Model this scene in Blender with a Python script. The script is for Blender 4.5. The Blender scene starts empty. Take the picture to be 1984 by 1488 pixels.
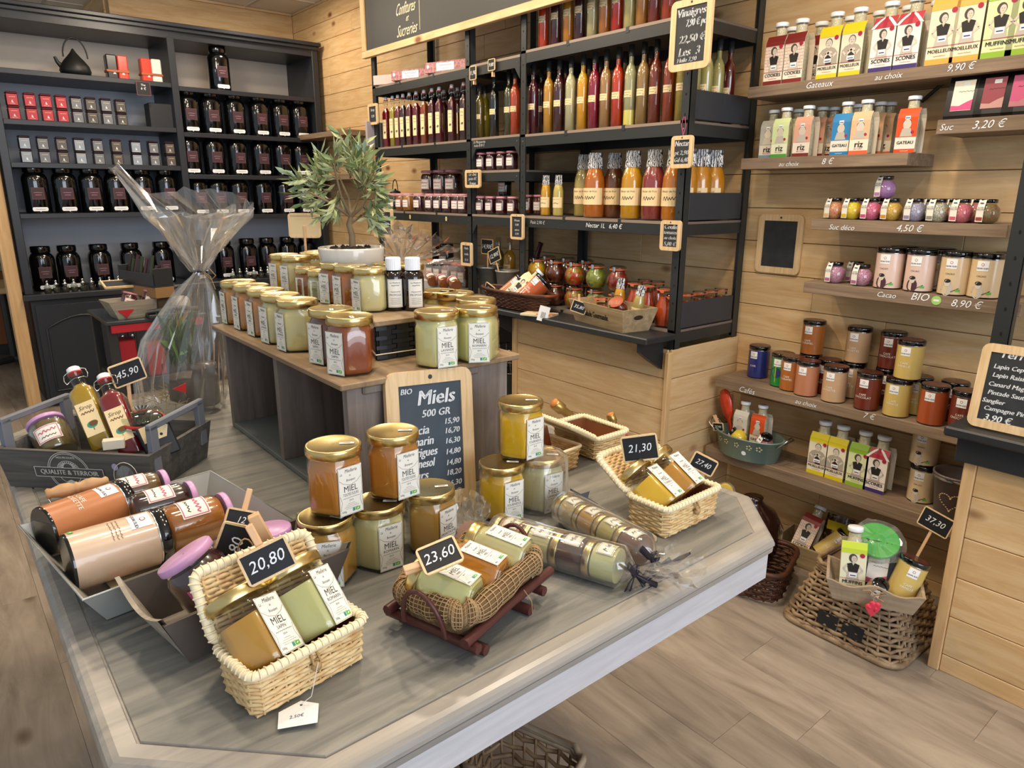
import bpy, math, random
from math import sin, cos, pi, sqrt, radians, atan2
from mathutils import Vector, Matrix, Euler
random.seed(7)
SC = bpy.context.scene
COL = SC.collection

# ------------------------------------------------------------------ camera
F = 1362.4
YAW, PITCH, ROLL = radians(50.393), radians(15.268), radians(-0.202)
CAM = Vector((0, 0, 1.37))
_f0 = Vector((cos(YAW), sin(YAW), 0)); _r0 = Vector((sin(YAW), -cos(YAW), 0)); _up = Vector((0, 0, 1))
FW = cos(PITCH) * _f0 - sin(PITCH) * _up
_dn = -(cos(PITCH) * _up + sin(PITCH) * _f0)
RT = cos(ROLL) * _r0 + sin(ROLL) * _dn
DN = -sin(ROLL) * _r0 + cos(ROLL) * _dn
cd = bpy.data.cameras.new('camera'); cam = bpy.data.objects.new('camera', cd); COL.objects.link(cam)
cd.sensor_width = 36; cd.lens = F / 1984 * 36; cd.clip_start = 0.05
cam.matrix_world = Matrix(((RT.x, -DN.x, -FW.x, 0), (RT.y, -DN.y, -FW.y, 0), (RT.z, -DN.z, -FW.z, CAM.z), (0, 0, 0, 1)))
SC.camera = cam

# ------------------------------------------------------------------ light
SC.view_settings.view_transform = 'Standard'; SC.view_settings.look = 'None'
SC.view_settings.gamma = 1; SC.view_settings.exposure = -0.10; SC.view_settings.use_curve_mapping = False
SC.cycles.use_denoising = True
SC.cycles.max_bounces = 8; SC.cycles.transparent_max_bounces = 24; SC.cycles.diffuse_bounces = 4
SC.cycles.glossy_bounces = 4; SC.cycles.transmission_bounces = 6
SC.cycles.sample_clamp_indirect = 4.0; SC.cycles.caustics_reflective = False; SC.cycles.caustics_refractive = False
W = bpy.data.worlds.new('daylight'); SC.world = W; W.use_nodes = True
W.node_tree.nodes['Background'].inputs[0].default_value = (0.80, 0.90, 1.0, 1)
W.node_tree.nodes['Background'].inputs[1].default_value = 0.62

def area(name, loc, aim, size, power, color, shape='DISK', sy=None):
    l = bpy.data.lights.new(name, 'AREA'); l.shape = shape; l.size = size
    if sy: l.size_y = sy
    l.energy = power; l.color = color
    o = bpy.data.objects.new(name, l); COL.objects.link(o); o.location = loc
    o.rotation_euler = (Vector(aim) - Vector(loc)).to_track_quat('-Z', 'Y').to_euler()
    return o
WARM = (1.0, 0.83, 0.63)
for i, (x, y, p) in enumerate([(1.55, 0.9, 17), (1.45, 2.1, 19), (1.45, 3.3, 17), (0.45, 1.5, 15), (1.2, 4.4, 17), (0.3, 3.2, 11), (2.0, 5.0, 9), (0.7, 0.2, 10)]):
    area('ceiling_spot_light', (x, y, 2.66), (x + 0.12, y, 0), 0.16, p, WARM)
for x, y, p in ((0.5, 1.0, 9), (1.2, 3.0, 9), (1.3, 4.6, 9), (-0.6, 3.6, 8)):  # unseen point lights added to brighten the ceiling, no real bulbs behind them
    _l = bpy.data.lights.new('added_ceiling_fill', 'POINT'); _l.energy = p; _l.color = (1.0, 0.88, 0.72); _l.shadow_soft_size = .10; _o = bpy.data.objects.new('added_ceiling_fill', _l); COL.objects.link(_o); _o.location = (x, y, 2.38)
area('shop_window_light', (0.6, -2.4, 1.7), (0.9, 1.5, 0.9), 2.6, 95, (0.78, 0.86, 1.0), 'RECTANGLE', 1.9)

# ------------------------------------------------------------------ pixel rays of the 1984x1488 photograph, onto known planes
def ray(px, py): return FW * F + RT * (px - 992) + DN * (py - 744)
def AZ(px, py, z):
    d = ray(px, py); t = (z - CAM.z) / d.z; return Vector((d.x * t, d.y * t, z))
def AX(px, py, x):
    d = ray(px, py); t = x / d.x; return Vector((x, d.y * t, CAM.z + d.z * t))
def AY(px, py, y):
    d = ray(px, py); t = y / d.y; return Vector((d.x * t, y, CAM.z + d.z * t))
def SY(px, x, z):      # y of the point on the line (x, ?, z) seen in column px
    n = RT * F - FW * (px - 992); return -(n.x * x + n.z * (z - CAM.z)) / n.y
def SX(px, y, z):
    n = RT * F - FW * (px - 992); return -(n.y * y + n.z * (z - CAM.z)) / n.x
def SZ(py, x, y):
    n = DN * F - FW * (py - 744); return CAM.z - (n.x * x + n.y * y) / n.z

# ------------------------------------------------------------------ materials
def C(h):
    h = h.lstrip('#'); v = [int(h[i:i + 2], 16) / 255 for i in (0, 2, 4)]
    return tuple((c / 12.92 if c <= .04045 else ((c + .055) / 1.055) ** 2.4) for c in v) + (1,)
MATS = {}
def newmat(name):
    m = bpy.data.materials.new(name); m.use_nodes = True; nt = m.node_tree; nt.nodes.clear()
    o = nt.nodes.new('ShaderNodeOutputMaterial'); MATS[name] = m
    return m, nt, o
def P(name, col, rough=.5, metal=0, coat=0, spec=.5, sss=0, bump=0, bscale=200, var=0, vscale=20, col2=None, emit=0, tr=0, ior=1.45, alpha=1, thresh=None, stretch=None):
    if name in MATS: return MATS[name]
    m, nt, o = newmat(name); b = nt.nodes.new('ShaderNodeBsdfPrincipled'); nt.links.new(b.outputs[0], o.inputs[0])
    I = b.inputs; I['Base Color'].default_value = C(col); I['Roughness'].default_value = rough; I['Metallic'].default_value = metal
    I['Coat Weight'].default_value = coat; I['Coat Roughness'].default_value = .05; I['Specular IOR Level'].default_value = spec
    I['IOR'].default_value = ior; I['Transmission Weight'].default_value = tr; I['Alpha'].default_value = alpha
    if sss: I['Subsurface Weight'].default_value = sss; I['Subsurface Scale'].default_value = .02; I['Subsurface Radius'].default_value = (1, .6, .3)
    if var or col2:
        tc = nt.nodes.new('ShaderNodeTexCoord'); n = nt.nodes.new('ShaderNodeTexNoise'); n.inputs['Scale'].default_value = vscale; n.inputs['Detail'].default_value = 3
        src = tc.outputs['Object']
        if stretch:
            mp = nt.nodes.new('ShaderNodeMapping'); mp.inputs['Scale'].default_value = stretch; nt.links.new(src, mp.inputs[0]); src = mp.outputs[0]
        nt.links.new(src, n.inputs['Vector'])
        r = nt.nodes.new('ShaderNodeValToRGB'); t = thresh or (.35, .65)
        r.color_ramp.elements[0].position, r.color_ramp.elements[1].position = t
        c1 = C(col); c2 = C(col2) if col2 else tuple(x * (1 - var) for x in c1[:3]) + (1,)
        r.color_ramp.elements[0].color = c1; r.color_ramp.elements[1].color = c2
        nt.links.new(n.outputs[0], r.inputs[0]); nt.links.new(r.outputs[0], I['Base Color'])
    if bump:
        tc = nt.nodes.new('ShaderNodeTexCoord'); n = nt.nodes.new('ShaderNodeTexNoise'); n.inputs['Scale'].default_value = bscale
        nt.links.new(tc.outputs['Object'], n.inputs['Vector'])
        bp = nt.nodes.new('ShaderNodeBump'); bp.inputs['Strength'].default_value = bump; bp.inputs['Distance'].default_value = .002
        nt.links.new(n.outputs[0], bp.inputs['Height']); nt.links.new(bp.outputs[0], I['Normal'])
    return m
def WOOD(name, cols, axis='X', scale=6, rough=.55, knots=0, isl=.12, bump=.15, streak=9, knotcol='7a4a20', spec=.35):
    if name in MATS: return MATS[name]
    m, nt, o = newmat(name); N = nt.nodes.new; L = nt.links.new
    b = N('ShaderNodeBsdfPrincipled'); L(b.outputs[0], o.inputs[0]); b.inputs['Roughness'].default_value = rough; b.inputs['Specular IOR Level'].default_value = spec
    tc = N('ShaderNodeTexCoord'); geo = N('ShaderNodeNewGeometry')
    cb = N('ShaderNodeCombineXYZ'); ml = N('ShaderNodeMath'); ml.operation = 'MULTIPLY'; ml.inputs[1].default_value = 37.0
    L(geo.outputs['Random Per Island'], ml.inputs[0])
    for k in range(3): L(ml.outputs[0], cb.inputs[k])
    ad = N('ShaderNodeVectorMath'); L(tc.outputs['Object'], ad.inputs[0]); L(cb.outputs[0], ad.inputs[1])
    mp = N('ShaderNodeMapping'); s = [streak, streak, streak]; s['XYZ'.index(axis)] = .8; mp.inputs['Scale'].default_value = s
    L(ad.outputs[0], mp.inputs[0])
    n = N('ShaderNodeTexNoise'); n.inputs['Scale'].default_value = scale; n.inputs['Detail'].default_value = 5; n.inputs['Distortion'].default_value = .7; n.inputs['Roughness'].default_value = .6
    L(mp.outputs[0], n.inputs['Vector'])
    r = N('ShaderNodeValToRGB'); e = r.color_ramp.elements
    e[0].position = .28; e[0].color = C(cols[0]); e[1].position = .72; e[1].color = C(cols[-1])
    if len(cols) > 2:
        x = e.new(.5); x.color = C(cols[1])
    L(n.outputs[0], r.inputs[0]); out = r.outputs[0]
    if knots:
        mk = N('ShaderNodeMapping'); s = [4.2, 4.2, 4.2]; s['XYZ'.index(axis)] = 2.2; mk.inputs['Scale'].default_value = s; L(ad.outputs[0], mk.inputs[0])
        vo = N('ShaderNodeTexVoronoi'); vo.inputs['Scale'].default_value = knots; L(mk.outputs[0], vo.inputs['Vector'])
        kr = N('ShaderNodeValToRGB'); kr.color_ramp.elements[0].position = .05; kr.color_ramp.elements[0].color = (1, 1, 1, 1)
        kr.color_ramp.elements[1].position = .13; kr.color_ramp.elements[1].color = (0, 0, 0, 1); L(vo.outputs['Distance'], kr.inputs[0])
        mx = N('ShaderNodeMix'); mx.data_type = 'RGBA'; L(kr.outputs[0], mx.inputs[0]); L(out, mx.inputs[6]); mx.inputs[7].default_value = C(knotcol); out = mx.outputs[2]
    hs = N('ShaderNodeHueSaturation'); L(out, hs.inputs['Color'])
    ma = N('ShaderNodeMapRange'); ma.inputs[3].default_value = 1 - isl; ma.inputs[4].default_value = 1 + isl
    L(geo.outputs['Random Per Island'], ma.inputs[0]); L(ma.outputs[0], hs.inputs['Value']); L(hs.outputs[0], b.inputs['Base Color'])
    bp = N('ShaderNodeBump'); bp.inputs['Strength'].default_value = bump; bp.inputs['Distance'].default_value = .0015
    L(n.outputs[0], bp.inputs['Height']); L(bp.outputs[0], b.inputs['Normal'])
    return m
def CLEAR(name, col='ffffff', gloss=1.0, rough=.03, ior=1.5, haze=0.0, sheet=False):
    """thin clear sheet: lets light straight through, mirrors by Fresnel"""
    if name in MATS: return MATS[name]
    m, nt, o = newmat(name); N = nt.nodes.new; L = nt.links.new
    t = N('ShaderNodeBsdfTransparent'); t.inputs[0].default_value = C(col)
    g = N('ShaderNodeBsdfGlossy'); g.inputs['Roughness'].default_value = rough; g.inputs[0].default_value = (1, 1, 1, 1)
    lw = N('ShaderNodeLayerWeight'); lw.inputs[0].default_value = .5; pw = N('ShaderNodeMath'); pw.operation = 'POWER'; pw.inputs[1].default_value = 4.2; L(lw.outputs['Facing'], pw.inputs[0])
    f0 = ((ior - 1) / (ior + 1)) ** 2; ma = N('ShaderNodeMath'); ma.operation = 'MULTIPLY_ADD'; ma.inputs[1].default_value = (1 - f0) * .8; ma.inputs[2].default_value = f0; L(pw.outputs[0], ma.inputs[0])
    ml = N('ShaderNodeMath'); ml.operation = 'MULTIPLY'; ml.inputs[1].default_value = gloss; ml.use_clamp = True; L(ma.outputs[0], ml.inputs[0])
    if not sheet:
        ge = N('ShaderNodeNewGeometry'); sb = N('ShaderNodeMath'); sb.operation = 'SUBTRACT'; sb.inputs[0].default_value = 1; L(ge.outputs['Backfacing'], sb.inputs[1])
        m3 = N('ShaderNodeMath'); m3.operation = 'MULTIPLY'; L(ml.outputs[0], m3.inputs[0]); L(sb.outputs[0], m3.inputs[1]); ml = m3
    mx = N('ShaderNodeMixShader'); L(ml.outputs[0], mx.inputs[0]); L(t.outputs[0], mx.inputs[1]); L(g.outputs[0], mx.inputs[2]); out = mx.outputs[0]
    if haze:
        d = N('ShaderNodeBsdfDiffuse'); d.inputs[0].default_value = (.9, .88, .85, 1); m2 = N('ShaderNodeMixShader'); m2.inputs[0].default_value = haze
        L(out, m2.inputs[1]); L(d.outputs[0], m2.inputs[2]); out = m2.outputs[0]
    L(out, o.inputs[0]); return m

pine = WOOD('pine_boards', ['c49d6c', 'd0ae7e', 'dbbf93'], 'Y', 5, knots=1.3, isl=.07, rough=.5, streak=7)
pinex = WOOD('pine_boards_x', ['c49d6c', 'd0ae7e', 'dbbf93'], 'X', 5, knots=1.3, isl=.07, rough=.5, streak=7)
pinez = WOOD('pine_trim_z', ['c29b68', 'cda877', 'd8b688'], 'Z', 5, isl=.04, rough=.5)
vinyl = WOOD('floor_planks', ['786c5e', '958879', 'a89b8a'], 'Y', 3.2, knots=1.1, isl=.10, rough=.38, knotcol='5b4a3a', bump=.06, streak=5)
tabw = WOOD('washed_table_wood', ['5c5d59', '7d7c76', '949086'], 'X', 3, isl=.03, rough=.42, streak=10, bump=.1)
tabwy = WOOD('daylit_table_edge', ['7d7a76', '959088', 'a69f95'], 'X', 3, isl=.05, rough=.28, streak=10, bump=.08)  # paler copy of the table wood, window daylight mixed into its colour
shelfw = WOOD('grey_oak_shelf', ['6f5b48', '84705b', '98836c'], 'Y', 4, isl=.05, rough=.55, streak=16, bump=.2)
riserw = WOOD('riser_grey_wood', ['6b6058', '7d7269', '90867d'], 'Z', 4, isl=.06, rough=.6, streak=9)
risert = WOOD('riser_top_wood', ['75604a', '8c7558', 'a08a6c'], 'Y', 4, isl=.05, rough=.5, streak=9)
crateg = WOOD('grey_crate_wood', ['44423f', '55524e', '66625d'], 'X', 5, isl=.08, rough=.65, streak=12, bump=.3)
cratel = WOOD('light_grey_wood', ['7e7568', '948b7c', 'a89f90'], 'X', 5, isl=.08, rough=.65, streak=12, bump=.3)
craten = WOOD('natural_crate_wood', ['8f7a58', 'a58f6b', 'b9a37e'], 'X', 5, isl=.05, rough=.6, streak=9)
palew = WOOD('pale_tag_wood', ['d3b07e', 'dfc092', 'e8cea6'], 'Z', 30, isl=.06, rough=.5)
framew = WOOD('slate_frame_wood', ['c9a878', 'd6b88b', 'e2c8a0'], 'Z', 12, isl=.04, rough=.4)
peg = P('peg_wood', 'dcb184', .5)
black = P('black_metal', '2b2d2c', .38, 0, bump=.1, bscale=400)
blackw = P('black_painted_wood', '26282a', .45)
cabm = P('blue_grey_cabinet', '25282e', .35)
cabback = P('cabinet_back_panel', 'c3c9d3', .5)
cabbt = P('cabinet_back_panel_light', 'c6bcb1', .5)
slate = P('slate', '2f3133', .6, var=.3, vscale=25)
slateb = P('dark_slate', '16171a', .6)
slateg = P('grey_slate', '3f4a54', .6, var=.25, vscale=14)
chalk = P('chalk', 'e6e9ea', .9)
chalkd = P('chalk_faint', 'b9bcbb', .9)
gold = P('gold_lid', 'd8c083', .27, 1)
pinkl = P('lilac_lid', 'c99ac6', .3)
pinkp = P('pink_lid', 'd98f9f', .3)
mauvel = P('dusty_pink_lid', 'b5788a', .35)
silver = P('silver_metal', 'c4c6c8', .2, 1)
wire = P('steel_wire', 'b9b9b5', .22, 1)
paper = P('label_paper', 'e9e6da', .6)
paperc = P('cream_label', 'e7cf9f', .6)
paperw = P('white_paper', 'eeeeea', .6)
ink = P('black_ink', '2a2626', .7)
inkb = P('blue_ink', '24356a', .6)
inkr = P('red_ink', 'a8243c', .6)
inkbr = P('brown_ink', '6b4a2c', .7)
ecog = P('organic_green', '5fae3c', .6)
ecot = P('organic_teal', '3c8f7a', .6)
pinkink = P('pink_ink', 'c0577c', .6)
glass = CLEAR('jar_glass', 'f6f8f2', 1.1)
glasst = CLEAR('thick_glass', 'dfe6df', 1.5)
cello = CLEAR('cellophane', 'fcfbf8', 2.6, .08, 1.5, .05, True)
black_ceramic = P('dark_ceramic', '2b1712', .12, coat=.6)
red_rub = P('red_rubber', 'c2302c', .4)
orb = P('orange_rubber', 'd96a45', .45)
twine = P('jute_twine', 'a98a5e', .8)
ribbon = P('dark_ribbon', '262330', .35)
wick = P('cream_wicker', 'dfc390', .55, col2='c79c62', vscale=60, thresh=(.4, .75))
wickr = P('wicker_rim', 'eadbb6', .5)
wickd = P('grey_willow', 'a08869', .55, col2='7a6248', vscale=30)
wickdd = P('dark_willow', '3e2418', .5, col2='552f1c', vscale=40)
wickb = P('black_woven_strip', '24262a', .35)
jute = None
leafm = P('olive_leaf', '7d8f55', .45, col2='a5ad78', vscale=30)
leafd = P('dark_leaf', '3e5a2a', .45)
bark = P('bark', '7c6a4e', .8, bump=.5, bscale=90)
soil = P('soil', '2c211a', .95, bump=.8, bscale=200)
pot = P('glazed_white_pot', 'cfc8bb', .12, coat=.5)
red = P('red_paint', 'a81c28', .4)
woodd = P('reddish_branch', '4f2a25', .4, bump=.3, bscale=80)
galv = P('galvanised', '7a7d78', .4, .7, var=.2, vscale=20)
whitepl = P('white_plastic', 'eceff2', .35)
trayw = P('painted_metal_tray', 'a9aaa4', .35, .3, var=.12, vscale=8)
blackglass = P('black_tin_gloss', '07080a', .09, coat=.8)
burg = P('burgundy_label', '3e2a30', .55)
burgl = P('burgundy_label_frame', '6a3540', .55)
def liquid(col, name=None): return P(name or 'liquid_' + col, col, .25, coat=1.0, var=.12, vscale=12)

# ------------------------------------------------------------------ mesh building
_TX = {}
def textmesh(s):
    """glyph outlines of a string as flat triangles (unit size, centred)"""
    if s in _TX: return _TX[s]
    cu = bpy.data.curves.new('t', 'FONT'); cu.body = s; cu.resolution_u = 2; cu.align_x = 'CENTER'; cu.align_y = 'CENTER'; cu.space_line = .95
    o = bpy.data.objects.new('t', cu); me = bpy.data.meshes.new_from_object(o)
    vs = [tuple(v.co) for v in me.vertices]; fs = [tuple(p.vertices) for p in me.polygons]
    bpy.data.objects.remove(o); bpy.data.curves.remove(cu); bpy.data.meshes.remove(me)
    _TX[s] = (vs, fs); return _TX[s]
def FLAT(x0=0, z0=0, y=0, rot=0):
    """2D (x right, y up) onto a plane facing -Y"""
    c, s = cos(rot), sin(rot)
    return lambda x, y_, h=0: (x0 + x * c - y_ * s, y - h, z0 + x * s + y_ * c)
def CYL(R, z0=0, a0=0, lean=0):
    """2D onto a cylinder about Z, centred on its -Y side"""
    return lambda x, y_, h=0: ((R + h + lean * y_) * sin(x / R + a0), -(R + h + lean * y_) * cos(x / R + a0), z0 + y_)
def TOP(x0=0, y0=0, z=0, rot=0):
    c, s = cos(rot), sin(rot)
    return lambda x, y_, h=0: (x0 + x * c - y_ * s, y0 + x * s + y_ * c, z + h)
def XF(M, w):
    return lambda x, y_, h=0: tuple(M @ Vector(w(x, y_, h)))

class MB:
    def __init__(s): s.v = []; s.f = []; s.m = []; s.s = []; s.mats = []
    def mi(s, mat):
        if mat not in s.mats: s.mats.append(mat)
        return s.mats.index(mat)
    def add(s, vs, fs, mat, smooth=False, M=None):
        n = len(s.v); k = s.mi(mat)
        s.v += [tuple(M @ Vector(v)) for v in vs] if M is not None else [tuple(v) for v in vs]
        for f in fs: s.f.append(tuple(i + n for i in f)); s.m.append(k); s.s.append(smooth)
        return s
    def box(s, x0, x1, y0, y1, z0, z1, mat, c=.0, M=None):
        if c <= 0:
            vs = [(x, y, z) for x in (x0, x1) for y in (y0, y1) for z in (z0, z1)]
            return s.add(vs, [(0, 1, 3, 2), (4, 6, 7, 5), (0, 4, 5, 1), (2, 3, 7, 6), (0, 2, 6, 4), (1, 5, 7, 3)], mat, False, M)
        c = min(c, (x1 - x0) * .49, (y1 - y0) * .49, (z1 - z0) * .49); vs = []; idx = {}
        for i, x in enumerate((x0, x1)):
            for j, y in enumerate((y0, y1)):
                for k, z in enumerate((z0, z1)):
                    ix, iy, iz = x + (c, -c)[i], y + (c, -c)[j], z + (c, -c)[k]
                    idx[i, j, k] = len(vs); vs += [(x, iy, iz), (ix, y, iz), (ix, iy, z)]
        I = lambda i, j, k, a: idx[i, j, k] + a
        fs = []
        for a in range(3):
            for sd in (0, 1):
                q = []
                for (p, r) in ((0, 0), (1, 0), (1, 1), (0, 1)):
                    t = [0, 0, 0]; t[a] = sd; t[(a + 1) % 3] = p; t[(a + 2) % 3] = r; q.append(I(*t, a))
                fs.append(tuple(q if sd else q[::-1]))
            b, d = (a + 1) % 3, (a + 2) % 3
            for p in (0, 1):
                for r in (0, 1):
                    t0 = [0, 0, 0]; t0[b] = p; t0[d] = r; t1 = list(t0); t1[a] = 1
                    q = [I(*t0, b), I(*t1, b), I(*t1, d), I(*t0, d)]
                    fs.append(tuple(q if p == r else q[::-1]))
        for i in (0, 1):
            for j in (0, 1):
                for k in (0, 1):
                    q = [I(i, j, k, 0), I(i, j, k, 1), I(i, j, k, 2)]
                    fs.append(tuple(q if (i + j + k) % 2 else q[::-1]))
        return s.add(vs, fs, mat, False, M)
    def loft(s, rings, mat, smooth=True, caps=(True, True), closed=True, M=None):
        n = len(rings[0]); vs = [p for r in rings for p in r]; fs = []
        for a in range(len(rings) - 1):
            for i in range(n if closed else n - 1):
                j = (i + 1) % n; fs.append((a * n + i, a * n + j, a * n + n + j, a * n + n + i))
        s.add(vs, fs, mat, smooth, M)
        if caps[0]: s.add(rings[0], [tuple(range(n))[::-1]], mat, False, M)
        if caps[1]: s.add(rings[-1], [tuple(range(n))], mat, False, M)
        return s
    def lathe(s, prof, mat, n=24, smooth=True, caps=(True, True), M=None, sec=None):
        rings = []
        for r, z in prof:
            rings.append([((sec(t) if sec else 1) * r * cos(t), (sec(t) if sec else 1) * r * sin(t), z) for t in (2 * pi * i / n + pi / n for i in range(n))])
        return s.loft(rings, mat, smooth, caps, M=M)
    def poly(s, pts, mat, w=FLAT(), h=.0003):
        return s.add([w(x, y, h) for x, y in pts], [tuple(range(len(pts)))], mat)
    def rect(s, x, y, a, b, mat, w=FLAT(), h=.0003, n=1):
        vs = []; fs = []
        for i in range(n + 1):
            xx = x - a / 2 + a * i / n; vs += [w(xx, y - b / 2, h), w(xx, y + b / 2, h)]
        for i in range(n): fs.append((2 * i, 2 * i + 2, 2 * i + 3, 2 * i + 1))
        return s.add(vs, fs, mat)
    def ell(s, x, y, a, b, mat, w=FLAT(), h=.0004, n=14, rot=0):
        return s.poly([(x + a * cos(t) * cos(rot) - b * sin(t) * sin(rot), y + a * cos(t) * sin(rot) + b * sin(t) * cos(rot)) for t in (2 * pi * i / n for i in range(n))], mat, w, h)
    def frame(s, x, y, a, b, t, mat, w=FLAT(), h=.0004, n=1):
        s.rect(x, y + b / 2, a, t, mat, w, h, n); s.rect(x, y - b / 2, a, t, mat, w, h, n)
        s.rect(x - a / 2, y, t, b, mat, w, h); s.rect(x + a / 2, y, t, b, mat, w, h); return s
    def text(s, t, x, y, size, mat, w=FLAT(), h=.0006, shear=0, sx=1.0, bold=0):
        vs, fs = textmesh(t)
        for k in range(1 + bold):
            d = k * size * .05
            s.add([w(x + (vx * sx + shear * vy) * size + d, y + vy * size + d * .3, h) for vx, vy, _ in vs], fs, mat)
        return s
    def line(s, pts, t, mat, w=FLAT(), h=.0005):
        for (x0, y0), (x1, y1) in zip(pts, pts[1:]):
            dx, dy = x1 - x0, y1 - y0; l = sqrt(dx * dx + dy * dy) or 1; nx, ny = -dy / l * t / 2, dx / l * t / 2
            s.add([w(x0 - nx, y0 - ny, h), w(x1 - nx, y1 - ny, h), w(x1 + nx, y1 + ny, h), w(x0 + nx, y0 + ny, h)], [(0, 1, 2, 3)], mat)
        return s
    def squig(s, x, y, a, b, mat, w=FLAT(), n=9, t=None):
        rr = random.Random(int((x + y) * 1e5) + n); t = t or b * .28
        pts = [(x - a / 2 + a * (i + .35 * rr.random()) / n, y + (b / 2 if i % 2 else -b / 2) * rr.uniform(.35, 1)) for i in range(n + 1)]
        return s.line(pts, t, mat, w, .0007)
    def tube(s, pts, r, mat, n=6, smooth=True, closed=False, M=None, flat=1.0):
        pts = [Vector(p) for p in pts]; m = len(pts); rings = []; u = None
        for i, p in enumerate(pts):
            if closed: d = pts[(i + 1) % m] - pts[i - 1]
            else: d = pts[min(i + 1, m - 1)] - pts[max(i - 1, 0)]
            if d.length < 1e-9: d = Vector((0, 0, 1))
            d.normalize()
            if u is None:
                u = d.cross(Vector((0, 0, 1))); u = u if u.length > .1 else d.cross(Vector((1, 0, 0)))
            u = u - d * u.dot(d); u.normalize(); v = d.cross(u); rr = r[i] if isinstance(r, (list, tuple)) else r
            rings.append([tuple(p + u * (rr * cos(t)) + v * (rr * flat * sin(t))) for t in (2 * pi * k / n for k in range(n))])
        if closed: rings.append(rings[0])
        return s.loft(rings, mat, smooth, (not closed, not closed), M=M)
    def rod(s, a, b, r, mat, n=8, M=None): return s.tube([a, b], r, mat, n, M=M)
    def mesh(s, name='m'):
        me = bpy.data.meshes.new(name); me.from_pydata(s.v, [], s.f)
        for m in s.mats: me.materials.append(m)
        me.polygons.foreach_set('material_index', s.m); me.polygons.foreach_set('use_smooth', s.s); me.update(); return me

def rotz(a): return Matrix.Rotation(a, 4, 'Z')
def T(x, y, z): return Matrix.Translation((x, y, z))
def basis(origin, up, front=None, roll=0):
    """matrix with local Z along 'up' and local -Y as near as possible to 'front'"""
    z = Vector(up).normalized(); f = Vector(front if front is not None else (0, -1, 0)); f = f - z * f.dot(z)
    if f.length < 1e-6: f = Vector((1, 0, 0)) - z * z.x
    y = -f.normalized(); x = y.cross(z); M = Matrix((x, y, z)).transposed().to_4x4(); M.translation = Vector(origin)
    return M @ rotz(roll)

LABELS = {}
def props(o, label, cat, group=None, kind=None):
    if label:
        o['label'] = label; LABELS.setdefault(label, []).append(o.name)
    if cat: o['category'] = cat
    if group: o['group'] = group
    if kind: o['kind'] = kind
def obj(name, data, parent=None, M=None, label=None):
    me = data.mesh(name) if isinstance(data, MB) else data
    o = bpy.data.objects.new(name, me); COL.objects.link(o)
    if parent is not None: o.parent = parent
    if M is not None: o.matrix_local = M
    if label: o['label'] = label
    return o
def thing(name, label, cat, M=None, group=None):
    o = bpy.data.objects.new(name, None); o.empty_display_size = .02; COL.objects.link(o)
    if M is not None: o.matrix_world = M
    props(o, label, cat, group); return o
def single(name, mb, label, cat, M=None, group=None):
    o = obj(name, mb, None, M); props(o, label, cat, group); return o
def struct(name, mb):
    o = obj(name, mb); o['kind'] = 'structure'; return o
KINDS = {}
def place(key, maker, name, label, cat, M, group=None, swap=None, scale=None):
    """an instance of a kind: the same part meshes, copied under its own Empty"""
    if key not in KINDS: KINDS[key] = [(n, mb.mesh(n), par, lab) for n, mb, par, lab in maker()]
    if scale: M = M @ Matrix.Diagonal((*([scale] * 3 if not isinstance(scale, tuple) else scale), 1))
    root = thing(name, label, cat, M, group); made = []
    for n, me, par, lab in KINDS[key]:
        o = bpy.data.objects.new(n, me); COL.objects.link(o); o.parent = made[par] if par is not None else root
        if lab: o['label'] = lab
        if swap:
            for i, sl in enumerate(o.material_slots):
                if sl.material.name in swap: sl.link = 'OBJECT'; sl.material = swap[me.materials[i].name]
        made.append(o)
    return root
ORD = ['first', 'second', 'third', 'fourth', 'fifth', 'sixth', 'seventh', 'eighth', 'ninth', 'tenth', 'eleventh', 'twelfth', 'thirteenth', 'fourteenth', 'fifteenth', 'sixteenth']
def nth(i, n, end='from left'):
    if n > 1 and i == 0: return 'leftmost'
    if n > 1 and i == n - 1: return 'rightmost'
    return ORD[i] + ' ' + end
FACEX = -pi / 2      # rotation that turns a -Y front towards -X (into the room, off the long wall)
def at(p, rz=0, z=None): return T(p[0], p[1], p[2] if z is None else z) @ rotz(rz)

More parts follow.
